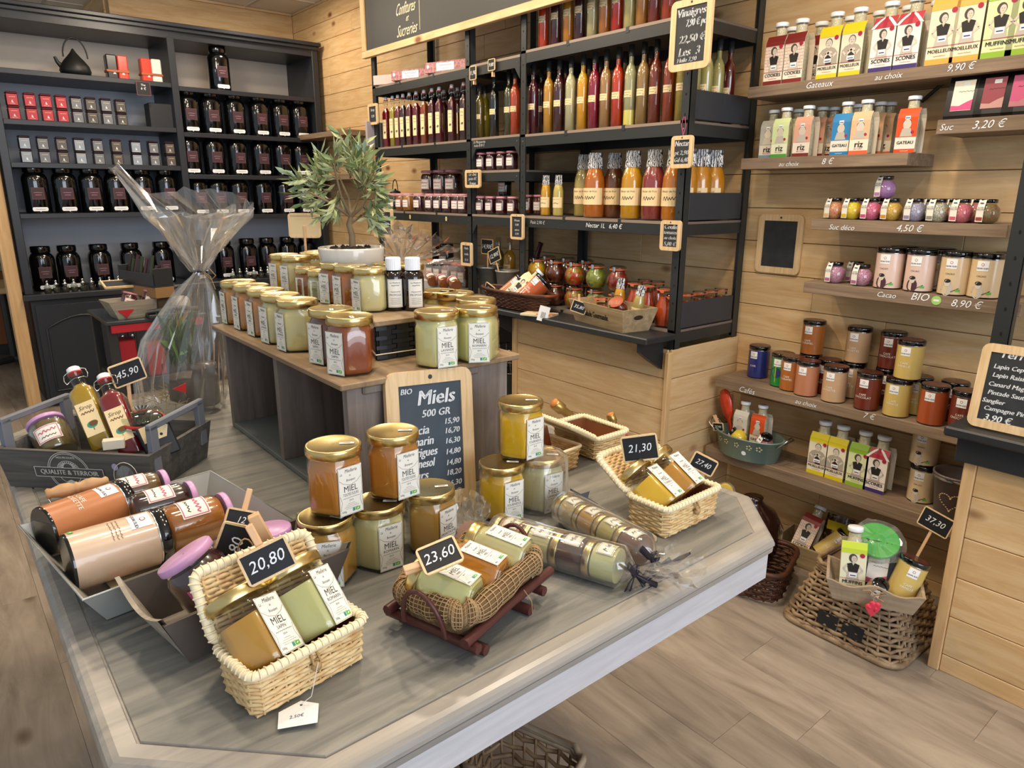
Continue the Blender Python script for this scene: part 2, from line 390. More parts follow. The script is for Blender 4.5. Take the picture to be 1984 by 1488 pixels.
# ------------------------------------------------------------------ kinds of goods (local front is -Y, base at z 0)
def hexsec(t, k=6, rnd=.16):
    a = (t % (2 * pi / k)) - pi / k; h = cos(pi / k) / cos(a); return h * (1 - rnd) + rnd * .93
def eco(mb, x, y, s, w):
    mb.rect(x + s * .35, y, s * 1.1, s * .7, ecog, w, .0007); mb.rect(x - s * .65, y, s * .6, s * .7, ecot, w, .0007)
    mb.ell(x + s * .35, y, s * .3, s * .12, paper, w, .0009, 8, .4)
def miel_label(variety, year='2014', s=1.0):
    def f(mb, w):
        w_0 = w; w = lambda x, y, h=0: w_0(x, y * 1.08, h); a, b = .042 * s, .074 * s; q = lambda v: v * s
        mb.rect(0, 0, a, b, paper, w, .0004, 1)
        mb.line([(q(-.02), q(.034)), (q(-.02), q(-.036)), (q(.02), q(-.036)), (q(.02), q(.034))], q(.0004), ink, w)
        for sg in (-1, 1):
            mb.line([(sg * q(.019), q(.018)), (sg * q(.012), q(.012)), (0, q(.0085)) ], q(.0005), inkbr, w)
            mb.line([(sg * q(.019), q(.036)), (sg * q(.010), q(.0368)), (0, q(.0362))], q(.0005), inkbr, w)
            mb.line([(sg * q(.019), q(-.006)), (sg * q(.016), q(-.016)), (sg * q(.019), q(-.028))], q(.0005), inkbr, w)
        for i, (t, x, y, z) in enumerate([('La', -.0155, .027, .0055), ('Miellerie', .002, .0305, .0078), ('du', 0, .0235, .004), ('Bousquet', .001, .0165, .0052)]):
            mb.text(t, q(x), q(y), q(z), ink, w, shear=.2, sx=.8)
        mb.text('MIEL', 0, q(.003), q(.013), ink, w, sx=.95)
        mb.text(variety, 0, q(-.0055), q(.0062), ink, w, sx=min(1, 8.0 / max(len(variety), 1)))
        mb.squig(0, q(-.0105), q(.03), q(.0016), ink, w, 15)
        mb.text(year, 0, q(-.0148), q(.0038), ink, w)
        for k in range(4): mb.squig(0, q(-.0195 - .0026 * k), q((.012, .02, .026, .022)[k]), q(.001), ink, w, 13)
        mb.text('500g', q(-.0135), q(-.031), q(.0042), ink, w); eco(mb, q(.0085), q(-.0305), q(.0072), w)
    return f
def hexjar(variety='ROMARIN', R=.0485, H=.0915, lid=gold, hon=None, face=0, fill=1.0, seal=True, lab=True, ls=1.0, roundish=False):
    """six-sided honey jar; 'face' = facet that carries the label (0 = the -Y one)"""
    def f():
        n = 36; sec = (lambda t: .95) if roundish else (lambda t: hexsec(t + pi / 6 + pi / 6))
        g = MB(); top = H
        def ring(r, z, k):      # k 1 = hexagon, 0 = circle
            return [((k * sec(t) + (1 - k)) * r * cos(t), (k * sec(t) + (1 - k)) * r * sin(t), z) for t in (2 * pi * i / n for i in range(n))]
        g.loft([ring(R * .90, 0, 1), ring(R * .98, .004, 1), ring(R, .010, 1), ring(R, top - .016, 1), ring(R * .97, top - .009, .9), ring(R * .87, top - .002, .3), ring(R * .80, top, 0), ring(R * .80, top + .008, 0)], glass)
        hm = hon or liquid('c9812e'); b = MB(); k = .965; ft = (top - .010) * min(fill, .98)
        b.loft([ring(R * .86, .004, 1), ring(R * k * .98, .008, 1), ring(R * k, .014, 1), ring(R * k, ft - .004, 1), ring(R * k * .97, ft, .9)] + ([ring(R * .82, top - .003, .2), ring(R * .76, top + .004, 0)] if fill > .98 else []), hm)
        l = MB(); rl = R * .9; z = top + .002
        l.lathe([(rl * .97, z), (rl, z + .002), (rl, z + .012), (rl * .985, z + .0145), (rl * .95, z + .0155), (rl * .9, z + .0150), (rl * .86, z + .0143), (0.001, z + .0143)], lid, 32, caps=(True, False))
        out = [('glass', g, None, None), ('contents', b, None, None), ('lid', l, None, None)]
        if lab:
            p = MB(); ap = R * .8775
            wrap = XF(rotz(face * pi / 3), FLAT(0, (top - .016) * .5 + .0055, -ap - .0004)) if not roundish else CYL(R * .952, H * .48, face)
            miel_label(variety, s=ls)(p, wrap); out.append(('label', p, None, None))
        if seal:
            q = MB(); q.rect(0, 0, .007 * R / .047, .022 * R / .047, paperw, TOP(R * .35, -R * .25, z + .0148, .9)); q.rect(0, 0, .002, .012, inkbr, TOP(R * .35, -R * .25, z + .0151, .9))
            out.append(('seal', q, 2, None))
        return out
    return f
def jamjar(R=.032, H=.075, lid=pinkp, col='5a1020', oct_label=True, face=0, labn='confiture', style=0):
    def f():
        g = MB(); g.lathe([(R * .86, 0), (R * .97, .004), (R, .010), (R, H * .74), (R * .97, H * .8), (R * .86, H * .86), (R * .84, H * .9), (R * .84, H * .94)], glass, 24)
        b = MB(); k = .965; b.lathe([(R * .84, .003), (R * k, .010), (R * k, H * .74), (R * .82, H * .85)], liquid(col), 24)
        l = MB(); l.lathe([(R * .92, H * .9), (R * .94, H * .91), (R * .94, H * .985), (R * .90, H), (.001, H)], lid, 28, caps=(True, False))
        p = MB(); w = CYL(R, H * .43, face); a, hh = R * 1.25, H * .42
        p.rect(0, 0, a, hh, paper, w, .0004, 6)
        if style == 0:
            p.frame(0, 0, a * .9, hh * .88, R * .04, pinkink, w, .0006, 6); p.squig(0, hh * .14, R * .9, R * .2, pinkink, w); p.squig(0, -hh * .2, R * .75, R * .13, ink, w)
        else:
            p.rect(-a * .42, 0, a * .16, hh, pinkink, w, .0005); p.rect(a * .42, 0, a * .16, hh, pinkink, w, .0005)
            p.frame(0, 0, a * .62, hh * .75, R * .05, mauvel, w, .0006, 6); p.text('Ma\nDivine', 0, 0, R * .42, ink, w, shear=.3)
        return [('glass', g, None, None), ('contents', b, None, None), ('lid', l, None, None), ('label', p, None, None)]
    return f
def bottle(R=.0235, H=.29, col='8c2a1c', cap=None, fillk=.95, lz=.4, lh=.085, lw=1.5, sed=None):
    """slim bottle with a rounded shoulder and long neck"""
    def f():
        cp = cap or black; pr = [(R * .9, 0), (R, .004), (R, H * .62), (R * .93, H * .68), (R * .72, H * .735), (R * .45, H * .765), (R * .40, H * .79), (R * .40, H * .93)]
        g = MB(); g.lathe(pr, glass, 20)
        b = MB(); k = .955; m = liquid(col); bp = [(r * k, z + (.003 if i == 0 else 0)) for i, (r, z) in enumerate(pr) if z < H * .9 * fillk] + [(R * .38, H * .9 * fillk)]
        b.lathe(bp, m, 20)
        if sed: b.lathe([(R * .965, .004), (R * .965, H * .2)], liquid(sed), 20)
        c = MB(); c.lathe([(R * .46, H * .86), (R * .46, H), (.001, H)], cp, 16, caps=(True, False))
        p = MB(); w = CYL(R, H * lz + lh * 0, 0); hh = H * lh; p.rect(0, 0, R * lw, hh, paperc, w, .0004, 5)
        p.squig(-R * .1, hh * .2, R * 1.1, R * .14, inkbr, w); p.squig(-R * .15, -hh * .15, R * .8, R * .14, inkbr, w); p.ell(R * .5, -hh * .3, R * .08, R * .08, inkr, w)
        return [('glass', g, None, None), ('contents', b, None, None), ('cap', c, None, None), ('label', p, None, None)]
    return f
def swing(col='7a1220', R=.021, H=.27):
    """square syrup bottle with a porcelain swing stopper"""
    def f():
        sq = lambda t: min(1 / max(abs(cos(t)), abs(sin(t))), 1.28) * .84
        rg = lambda r, z, k: [((k * sq(t) + 1 - k) * r * cos(t), (k * sq(t) + 1 - k) * r * sin(t), z) for t in (2 * pi * i / 24 for i in range(24))]
        L = [(.92, 0, 1), (1, .004, 1), (1, H * .66, 1), (.9, H * .71, .7), (.58, H * .75, .1), (.44, H * .78, 0), (.44, H * .9, 0), (.5, H * .91, 0), (.5, H * .93, 0)]
        g = MB(); g.loft([rg(R * a, z, k) for a, z, k in L], glass)
        b = MB(); b.loft([rg(R * .95 * a, z + (.003 if z == 0 else 0), k) for a, z, k in L[:7] if z < H * .8], liquid(col))
        c = MB(); c.lathe([(R * .42, H * .93), (R * .46, H * .935), (R * .44, H * .985), (R * .3, H), (.001, H)], whitepl, 14, caps=(True, False)); c.lathe([(R * .4, H * .92), (R * .48, H * .92), (R * .48, H * .937), (R * .4, H * .937)], red_rub, 14)
        wr = MB()
        for s in (-1, 1):
            wr.tube([(s * R * .45, 0, H * .86), (s * R * .72, -R * .15, H * .83), (s * R * .82, -R * .1, H * .88), (s * R * .74, 0, H * .94), (s * R * .4, 0, H * .965)], .0011, wire, 5)
        wr.tube([(-R * .5, 0, H * .86), (0, -R * .52, H * .85), (R * .5, 0, H * .86)], .0011, wire, 5)
        p = MB(); a = R * .84; w = FLAT(0, H * .36, -a - .0004); p.rect(0, 0, R * 1.25, H * .38, paperc, w)
        p.text('Sirop', 0, H * .13, R * .42, ink, w, shear=.3); p.squig(0, H * .07, R * .9, R * .2, inkbr, w)
        p.ell(0, -H * .07, R * .36, R * .26, ecot, w); p.ell(R * .1, -H * .06, R * .3, R * .2, inkbr, w, .0006); p.rect(0, -H * .105, R * .07, R * .4, inkbr, w)
        return [('glass', g, None, None), ('contents', b, None, None), ('stopper', c, None, None), ('bail_wire', wr, None, None), ('label', p, None, None)]
    return f
def nectar(col='d98a1e', R=.044, H=.255, big=True):
    def f():
        pr = [(R * .93, 0), (R, .006), (R, H * .5), (R * .96, H * .6), (R * .8, H * .7), (R * .55, H * .79), (R * .5, H * .84), (R * .5, H * .88)]
        g = MB(); g.lathe(pr, glass, 24); b = MB(); b.lathe([(r * .965, z + .002) for r, z in pr[:-1]], liquid(col), 24)
        c = MB(); z0 = H * .76; n = 36; rings = []
        for i in range(7):
            t = i / 6; r = R * (.66 - .12 * t + .05 * abs(t - .4)); rings.append([(r * (1 + .07 * (-1) ** k) * cos(2 * pi * k / n), r * (1 + .07 * (-1) ** k) * sin(2 * pi * k / n), z0 + (H - z0) * t + (.002 * sin(k * 2.7) if i == 0 else 0)) for k in range(n)])
        c.loft(rings, zebra, False, (False, True))
        p = MB(); w = CYL(R, H * .33, 0); hh = H * .26; p.rect(0, 0, R * 2.6, hh, paperc, w, .0004, 10)
        p.text('Nectar de fruit', 0, hh * .3, R * .24, inkbr, w, shear=.2); p.squig(0, -hh * .08, R * 1.1, R * .36, ink, w, 9, R * .05)
        return [('glass', g, None, None), ('contents', b, None, None), ('paper_cap', c, None, None), ('label', p, None, None)]
    return f
def potjar(col='a8321e', R=.0465, H=.104, col2=None):
    """pot-bellied clip jar"""
    def f():
        pr = [(R * .6, 0), (R * .78, .006), (R * .98, H * .25), (R, H * .4), (R * .9, H * .58), (R * .68, H * .72), (R * .64, H * .78), (R * .72, H * .82)]
        g = MB(); g.lathe(pr, glass, 24); b = MB(); b.lathe([(r * .95, z + .002) for r, z in pr[:-1]], P('pickle_' + col, col, .35, coat=1, col2=col2 or '8a7a2a', vscale=55, thresh=(.45, .55), bump=.6, bscale=90), 24)
        s = MB(); s.lathe([(R * .72, H * .82), (R * .78, H * .825), (R * .78, H * .85), (R * .72, H * .855)], orb, 24)
        l = MB(); l.lathe([(R * .72, H * .855), (R * .76, H * .86), (R * .76, H * .92), (R * .7, H * .95), (R * .4, H), (.001, H)], glasst, 24, caps=(False, False)); l.box(-R * .12, R * .12, -R * .85, -R * .68, H * .78, H * .96, wire, .001)
        return [('glass', g, None, None), ('contents', b, None, None), ('rubber_ring', s, None, None), ('glass_lid', l, None, None)]
    return f
def carafe(col='b8451c', R=.036, H=.15):
    def f():
        pr = [(R * .8, 0), (R * .97, .006), (R, H * .3), (R * .93, H * .5), (R * .66, H * .68), (R * .62, H * .76), (R * .8, H * .92)]
        g = MB(); g.lathe(pr, glass, 24); b = MB(); b.lathe([(r * .955, z + .002) for r, z in pr[:-1]], liquid(col), 24)
        s = MB(); s.lathe([(R * .8, H * .92), (R * .9, H * .92), (R * .9, H * .94), (R * .8, H * .94)], orb, 24); s.poly([(-R * .3, 0), (R * .3, 0), (R * .2, -H * .07), (-R * .1, -H * .06)], orb, FLAT(0, H * .94, -R * .9))
        l = MB(); l.lathe([(R * .82, H * .94), (R * .85, H * .95), (R * .8, H), (.001, H)], glasst, 24, caps=(False, False))
        k = MB(); k.box(R * .7, R * .86, -.004, .004, H * .82, H * .99, black, .001); k.box(-R * .86, -R * .7, -.004, .004, H * .82, H * .99, black, .001)
        return [('glass', g, None, None), ('contents', b, None, None), ('rubber_ring', s, None, None), ('glass_lid', l, None, None), ('clips', k, None, None)]
    return f
def tinlabel(mb, w, R, H, txt, dark):
    c = ink if dark else paper
    mb.rect(0, H * .27, R * .72, H * .22, paperw, w, .0004, 3); mb.text('QUAI SUD', 0, H * .215, R * .15, inkb, w, .0008, bold=1); mb.ell(0, H * .3, R * .1, R * .1, inkr, w, .0006, 8); mb.ell(0, H * .3, R * .07, R * .07, paperw, w, .0008, 8)
    mb.text(txt, 0, -H * .07 if not dark else H * .04, R * (.25 if not dark else .17), c, w, .0005)
def tin(col='b5651f', txt='CAFE\nCARAMEL', R=.0425, H=.132, dark=False, art=None, lidtop='5a1c16'):
    def f():
        b = MB(); b.lathe([(R * .98, 0), (R, .002), (R, .0045)], blackglass, 32); b.lathe([(R * .995, .0045), (R * .995, H * .87)], P('tin_' + col, col, .3, coat=.5, var=.06), 32, caps=(False, False)); b.lathe([(R * 1.0, H * .865), (R * 1.012, H * .87), (R * 1.0, H * .882)], silver, 32, caps=(False, False))
        l = MB(); l.lathe([(R * 1.0, H * .885), (R * 1.03, H * .89), (R * 1.03, H * .975), (R * .99, H), (R * .96, H)], blackglass, 32); l.lathe([(R * .94, H + .0003), (.001, H + .0006)], P('lid_art_' + lidtop, lidtop, .35, coat=.4, col2='17100f', vscale=70, thresh=(.45, .55)), 32, caps=(False, False))
        p = MB(); w = CYL(R, H * .46, 0)
        if art: art(p, w, R, H)
        tinlabel(p, w, R, H, txt, dark)
        return [('tin_body', b, None, None), ('lid', l, None, None), ('label', p, None, None)]
    return f
def canister(R=.074, H=.285):
    """black tea canister, square-ish with chamfered corners"""
    def f():
        n = 40; sq = lambda t: min(1 / max(abs(cos(t)), abs(sin(t))), 1.10) * .93 * .4 + .6 * .96
        rg = lambda r, z, k: [((k * sq(t) + 1 - k) * r * cos(t), (k * sq(t) + 1 - k) * r * sin(t), z) for t in (2 * pi * i / n for i in range(n))]
        b = MB(); b.loft([rg(R * .97, 0, 1), rg(R, .004, 1), rg(R, H * .70, 1), rg(R * .95, H * .76, .8), rg(R * .8, H * .82, .3), rg(R * .66, H * .85, 0), rg(R * .62, H * .86, 0)], blackglass)
        l = MB(); l.lathe([(R * .74, H * .855), (R * .76, H * .86), (R * .76, H * .97), (R * .72, H * .995), (.001, H)], blackglass, 28, caps=(True, False))
        p = MB(); w = FLAT(0, H * .42, -R * .955 - .0006); p.rect(0, 0, R * .92, H * .25, burgl, w); p.rect(0, 0, R * .86, H * .228, burg, w, .0005); p.squig(0, R * .08, R * .6, R * .09, mauvel, w); p.squig(0, -R * .12, R * .45, R * .09, mauvel, w)
        q = MB(); q.poly([(x * R * .56, y * H * .042) for x, y in ((-1, .3), (-.9, 1), (.9, 1), (1, .3), (1, -.3), (.9, -1), (.1, -1), (0, -1.5), (-.1, -1), (-.9, -1), (-1, -.3))], whitepl, FLAT(0, H * .09, -R * .965 - .0006)); q.squig(0, 0, R * .7, R * .07, ink, FLAT(0, H * .09, -R * .965 - .0008))
        return [('canister_body', b, None, None), ('lid', l, None, None), ('label', p, None, None), ('price_sticker', q, None, None)]
    return f
def squaretin(col='a3202c', edge='4a1820', s=.03, H=.078):
    def f():
        b = MB(); b.box(-s, s, -s, s, 0, H * .82, P('teabox_' + edge, edge, .3), .004); l = MB(); l.box(-s * 1.02, s * 1.02, -s * 1.02, s * 1.02, H * .82, H, P('teabox_' + edge, edge, .3), .006)
        p = MB(); w = FLAT(0, H * .42, -s - .0004); p.rect(0, 0, s * 1.75, H * .78, P('tea_label_' + col, col, .35), w); p.squig(0, H * .2, s * 1.1, s * .18, paperc, w); p.poly([(-s * .2, -H * .2), (s * .2, -H * .24), (s * .1, -H * .1), (-s * .05, 0)], paperw, w); p.rect(0, -H * .29, s * .9, H * .05, paperw, w)
        return [('box_body', b, None, None), ('lid', l, None, None), ('label', p, None, None)]
    return f
def lady(mb, w, s, man=False):
    """grey photo figure on the carton: head, hair, torso, arms, apron"""
    sk, dk, hair, ap = P('photo_skin', 'cfc4b2', .6), P('photo_dark', '25211f', .6), P('photo_hair', '4b443c', .6), P('photo_apron', 'bdb4a6', .6)
    if man:
        mb.poly([(-1.05 * s, -1.5 * s), (1.05 * s, -1.5 * s), (1.02 * s, -.3 * s), (.7 * s, .12 * s), (.25 * s, .3 * s), (-.25 * s, .3 * s), (-.7 * s, .12 * s), (-1.02 * s, -.3 * s)], P('photo_shirt', 'a79d8c', .6), w, .0005)
        mb.ell(0, .72 * s, .38 * s, .46 * s, hair, w, .0005); mb.ell(0, .64 * s, .33 * s, .44 * s, sk, w, .0007)
        for g in (-1, 1): mb.ell(g * .12 * s, .70 * s, .05 * s, .025 * s, dk, w, .0009); mb.line([(g * .9 * s, -.35 * s), (g * .5 * s, -.75 * s), (-g * .15 * s, -.15 * s)], .2 * s, sk, w, .0009)
        mb.line([(-.1 * s, .48 * s), (.1 * s, .48 * s)], .03 * s, dk, w, .0009)
        mb.poly([(-.35 * s, -.3 * s), (.35 * s, -.3 * s), (.45 * s, -1.5 * s), (-.2 * s, -1.5 * s)], dk, w, .0007); mb.ell(.1 * s, -.25 * s, .35 * s, .16 * s, sk, w, .0008)
        mb.rect(0, -1.05 * s, .8 * s, .4 * s, paperw, w, .0009); mb.rect(0, -1.1 * s, .6 * s, .09 * s, inkb, w, .0011); return
    mb.ell(-.05 * s, .68 * s, .34 * s, .4 * s, hair, w, .0005); mb.ell(.03 * s, .62 * s, .22 * s, .3 * s, sk, w, .0007); mb.ell(-.03 * s, .67 * s, .03 * s, .02 * s, dk, w, .0009); mb.ell(.11 * s, .67 * s, .03 * s, .02 * s, dk, w, .0009); mb.line([(-.01 * s, .50 * s), (.09 * s, .51 * s)], .025 * s, inkr, w, .0009); mb.rect(0, .3 * s, .16 * s, .3 * s, sk, w, .0006)
    mb.poly([(-.36 * s, -.6 * s), (.36 * s, -.6 * s), (.5 * s, .12 * s), (.12 * s, .26 * s), (0, .0), (-.12 * s, .26 * s), (-.5 * s, .12 * s)], dk, w, .0008)
    for g in (-1, 1): mb.line([(g * .46 * s, .02 * s), (g * .78 * s, -.38 * s), (g * .35 * s, -.75 * s)], .16 * s, sk, w, .0006)
    mb.poly([(-.4 * s, -.62 * s), (.4 * s, -.62 * s), (.55 * s, -1.45 * s), (-.55 * s, -1.45 * s)], ap, w, .0007)
    mb.rect(.02 * s, -.85 * s, .62 * s, .42 * s, paperw, w, .0009); mb.rect(.02 * s, -.9 * s, .46 * s, .09 * s, inkb, w, .0011)
def carton(name='COOKIES', band='8a2420', bg='efe3cd', top=None, man=False, fill='d9cdb2', W_=.035, H=.195, plaid=False, style=0, cap=whitepl):
    """glass bottle of baking mix with a folded card sleeve over its shoulders"""
    def f():
        R = W_ * .88; g = MB(); pr = [(R * .92, 0), (R, .004), (R, H * .55), (R * .9, H * .68), (R * .62, H * .8), (R * .58, H * .9), (R * .62, H * .95)]
        g.lathe(pr, glass, 20); b = MB(); b.lathe([(r * .955, z + .002) for r, z in pr[:-1]], P('mix_' + fill, fill, .8, var=.25, vscale=150), 20)
        l = MB(); l.lathe([(R * .7, H * .935), (R * .72, H * .94), (R * .72, H * .99), (R * .68, H), (.001, H)], cap, 20, caps=(True, False))
        s = MB(); card = P('card_' + bg, bg, .5); bd = P('band_' + band, band, .45); tp = P('band_' + (top or band), top or band, .45); y = R + .003; z1 = H * .62
        for sg in (-1, 1):      # two panels and their curved shoulders, open at the sides
            path = [(y, .001), (y, z1), (y * .92, z1 + H * .07), (y * .72, z1 + H * .13), (R * .66, z1 + H * .165)]
            rings = [[(-W_, sg * a, z), (W_, sg * a, z), (W_, sg * (a - .0012), z), (-W_, sg * (a - .0012), z)] for a, z in path]
            s.loft(rings if sg < 0 else [r[::-1] for r in rings], card, False)
        rim = [(-W_, -R * .66, z1 + H * .165), (W_, -R * .66, z1 + H * .165), (W_, R * .66, z1 + H * .165), (-W_, R * .66, z1 + H * .165)]
        p = MB(); w = FLAT(0, 0, -y - .0003)
        p.rect(0, H * .035, 2 * W_, H * .07, bd, w)
        def shoulder(u, v, h=0):
            pts = [(y, z1), (y * .92, z1 + H * .07), (y * .72, z1 + H * .13), (R * .66, z1 + H * .165)]; v = max(0, min(2.999, v)); i = int(v); q = v - i
            return (u, -(pts[i][0] * (1 - q) + pts[i + 1][0] * q) - .0008 - h, pts[i][1] * (1 - q) + pts[i + 1][1] * q + h)
        for i in range(3): p.add([shoulder(-W_, i), shoulder(W_, i), shoulder(W_, i + .999), shoulder(-W_, i + .999)], [(0, 1, 2, 3)], tp)
        if style == 2:
            for k in (-1, 1):
                for i in range(3):
                    xa, xb = k * W_ * (1 - i / 3), k * W_ * (1 - (i + 1) / 3)
                    p.add([shoulder(xa - .005, i, .0006), shoulder(xa + .005, i, .0006), shoulder(xb + .005, i + .999, .0006), shoulder(xb - .005, i + .999, .0006)], [(0, 1, 2, 3)], paperw)
            for i in range(3): p.add([shoulder(-.005, i, .0009), shoulder(.005, i, .0009), shoulder(.005, i + .999, .0009), shoulder(-.005, i + .999, .0009)], [(0, 1, 2, 3)], inkr)
        if plaid:
            for k in range(-5, 6): p.rect(k * W_ * .18, H * .4, .0006, H * .42, inkr, w)
            for k in range(9): p.rect(0, H * (.21 + .05 * k), 2 * W_, .0006, inkr, w)
        if style == 1:      # rice and cake bottles: coloured picture field, big word below
            p.rect(0, H * .45, 2 * W_, H * .34, tp, w, .0004); p.ell(0, H * .5, W_ * .4, W_ * .5, P('photo_skin', 'cfc4b2', .6), w, .0006); p.ell(0, H * .53, W_ * .42, W_ * .34, P('photo_hair', '4b443c', .6), w, .0005)
            p.poly([(-W_ * .6, H * .29), (W_ * .6, H * .29), (W_ * .4, H * .43), (-W_ * .4, H * .43)], P('photo_apron', 'bdb4a6', .6), w, .0007); p.ell(W_ * .6, H * .36, W_ * .16, W_ * .16, inkr, w, .0007)
            p.text(name, 0, H * .18, W_ * (.9 if len(name) < 4 else .42), ink, w, .0007, bold=1); (p.text('AU LAIT', 0, H * .105, W_ * .26, inkr, w, .0007) if len(name) < 4 else p.squig(0, H * .035, W_ * .8, W_ * .1, paperw, w))
            p.rect(0, H * .62, W_ * .5, H * .06, paperw, w, .0006); p.rect(0, H * .612, W_ * .4, H * .014, inkb, w, .0009)
        else:
            lady(p, FLAT(0, H * .425, -y - .0003), W_ * (.98 if not man else .86), man); p.ell(W_ * .66, H * .6, W_ * .2, W_ * .2, inkr, w, .001)
            p.rect(0, H * .21, 2 * W_, H * .006, inkr, w, .0012); p.text(name, 0, H * .155, W_ * min(.46, 3.0 / len(name)), ink, w, .0012, sx=.95, bold=1); p.squig(0, H * .1, W_ * .9, W_ * .08, inkr, w, 13)
        return [('glass', g, None, None), ('contents', b, None, None), ('lid', l, None, None), ('card_sleeve', s, None, None), ('printed_front', p, 3, None)]
    return f
def sugarball(col='c95f86', R=.034, col2=None):
    def f():
        H = R * 2; pr = [(R * .55, 0), (R * .85, H * .12), (R, H * .38), (R * .93, H * .6), (R * .62, H * .78), (R * .55, H * .84)]
        g = MB(); g.lathe(pr, glass, 20); b = MB(); b.lathe([(r * .95, z + .001) for r, z in pr[:-1]], P('sugar_' + col, col, .6, coat=.6, col2=col2 or 'd9b6c0', vscale=420, thresh=(.46, .54), bump=.7, bscale=420), 20)
        l = MB(); l.lathe([(R * .62, H * .84), (R * .66, H * .85), (R * .66, H * .97), (R * .62, H), (.001, H)], blackglass, 20, caps=(True, False))
        p = MB(); w = lambda x, v, h=0: (x * 1.0 - R * .25, -sqrt(max(0, (R * (1.02 if v < .62 * H else 1.02 - (v / H - .62) * .95)) ** 2 - (x - R * .25) ** 2)) - h - .0008, v)
        for i in range(5):
            v0, v1 = H * (.08 + .18 * i), H * (.08 + .18 * (i + 1)); p.add([w(-R * .3, v0), w(R * .3, v0), w(R * .3, v1), w(-R * .3, v1)], [(0, 1, 2, 3)], paper)
        p.text('SUCRE\nDECOR', 0, H * .62, R * .17, ink, w, .0006); p.rect(0, H * .2, R * .5, H * .14, P('sugar_tag_' + col, col, .5), w, .0006); p.rect(0, H * .84, R * .3, H * .04, inkb, w, .0006)
        return [('glass', g, None, None), ('sugar_beads', b, None, None), ('lid', l, None, None), ('paper_band', p, None, None)]
    return f
def board(Wd, Hd, lines, fr=framew, sl=slate, t=.010, b=.010, hole=True, rnd=.012, chalkm=chalk, shear=.15):
    """slate in a rounded wooden frame, lines = (text, x, y, size) in board units"""
    def f():
        m = MB(); n = 4; out = []; inn = []
        for cx, cy, a0 in ((1, 1, 0), (-1, 1, pi / 2), (-1, -1, pi), (1, -1, 3 * pi / 2)):
            for k in range(n + 1):
                a = a0 + pi / 2 * k / n; out.append((cx * (Wd / 2 - rnd) + rnd * cos(a), cy * (Hd / 2 - rnd) + rnd * sin(a))); inn.append((cx * (Wd / 2 - b), cy * (Hd / 2 - b)))
        N = len(out); vs = [(x, -t / 2, z) for x, z in out] + [(x, -t / 2, z) for x, z in inn] + [(x, t / 2, z) for x, z in out] + [(x, t / 2, z) for x, z in inn]; fs = []
        for i in range(N):
            j = (i + 1) % N; fs += [(i, N + i, N + j, j), (2 * N + i, 2 * N + j, 3 * N + j, 3 * N + i), (i, j, 2 * N + j, 2 * N + i), (N + i, 3 * N + i, 3 * N + j, N + j)]
        m.add(vs, fs, fr)
        s = MB(); s.box(-Wd / 2 + b * .9, Wd / 2 - b * .9, -t * .25, t * .35, -Hd / 2 + b * .9, Hd / 2 - b * .9, sl)
        o = [('frame', m, None, None), ('slate_panel', s, None, None)]
        if lines:
            c = MB(); w = FLAT(0, 0, -t * .25)
            for L_ in lines:
                gx = [v_[0] for v_ in textmesh(L_[0])[0]]; L_ = list(L_) + [1.0] * (5 - len(L_)); L_[4] = min(L_[4], (Wd - 2 * b) * .94 / ((max(gx) - min(gx)) * L_[3]), 2 * ((Wd / 2 - b) * .97 - abs(L_[1]) * Wd) / ((max(gx) - min(gx)) * L_[3]) if abs(L_[1]) < .3 else 9); L_[4] = max(L_[4], .55)
                c.text(L_[0], L_[1] * Wd, L_[2] * Hd, L_[3], chalkm, w, .0006, shear=shear, sx=(L_[4] if len(L_) > 4 else 1), bold=(1 if .012 < L_[3] < .2 and hole else 0))
            o.append(('chalk_writing', c, 1, None))
        if hole: h = MB(); h.ell(0, Hd / 2 - b * .5, b * .14 + .0008, b * .14 + .0008, black, FLAT(0, 0, -t / 2 - .0002)); o.append(('screw_hole', h, 0, None))
        return o
    return f
_bk = [0]
def slateboard(label, Wd, Hd, lines, M, name='slate_sign', group=None, **k):
    _bk[0] += 1; return place('board%d' % _bk[0], board(Wd, Hd, lines, **k), name, label, 'sign', M, group)
def tag(label, txt, M, Wd=.062, Hd=.04, stick=None, name='price_tag', group=None, pegq=None, stickrot=0, size=None):
    """little slate price tag with pale frame; stick=length below, pegq=clothes peg behind"""
    _bk[0] += 1
    def f():
        parts = board(Wd, Hd, [(txt, 0, 0, (size or Hd * .52) * .82, .92)], fr=palew, sl=slateb, t=.004, b=.0032, hole=False, rnd=.006, shear=.22)()
        if stick:
            s = MB(); s.box(-.004, .004, .001, .004, -Hd / 2 - stick, 0, peg, .0005, M=Matrix.Rotation(stickrot, 4, 'Y')); parts.append(('stick', s, None, None))
        if pegq is not None:
            s = MB(); R_ = Matrix.Rotation(pegq, 4, 'Y')
            for dy, a in ((.004, .05), (.010, -.05)): s.box(-.0045, .0045, dy, dy + .004, -.02, .05, peg, .001, M=R_ @ Matrix.Rotation(a, 4, 'X'))
            s.tube([(.005 * cos(t * 1.6), .009 + .003 * sin(t * 1.6), .012 + t * .0002) for t in range(12)], .0006, wire, 4, M=R_); parts.append(('clothes_peg', s, None, None))
        return parts
    return place('tag%d' % _bk[0], f, name, label, 'price tag', M, group)
_p, _nt, _o = newmat('zebra_paper')
_b = _nt.nodes.new('ShaderNodeBsdfPrincipled'); _nt.links.new(_b.outputs[0], _o.inputs[0]); _b.inputs['Roughness'].default_value = .35
_tc = _nt.nodes.new('ShaderNodeTexCoord'); _w = _nt.nodes.new('ShaderNodeTexWave'); _w.inputs['Scale'].default_value = 55; _w.inputs['Distortion'].default_value = 9; _w.inputs['Detail Scale'].default_value = 1.2
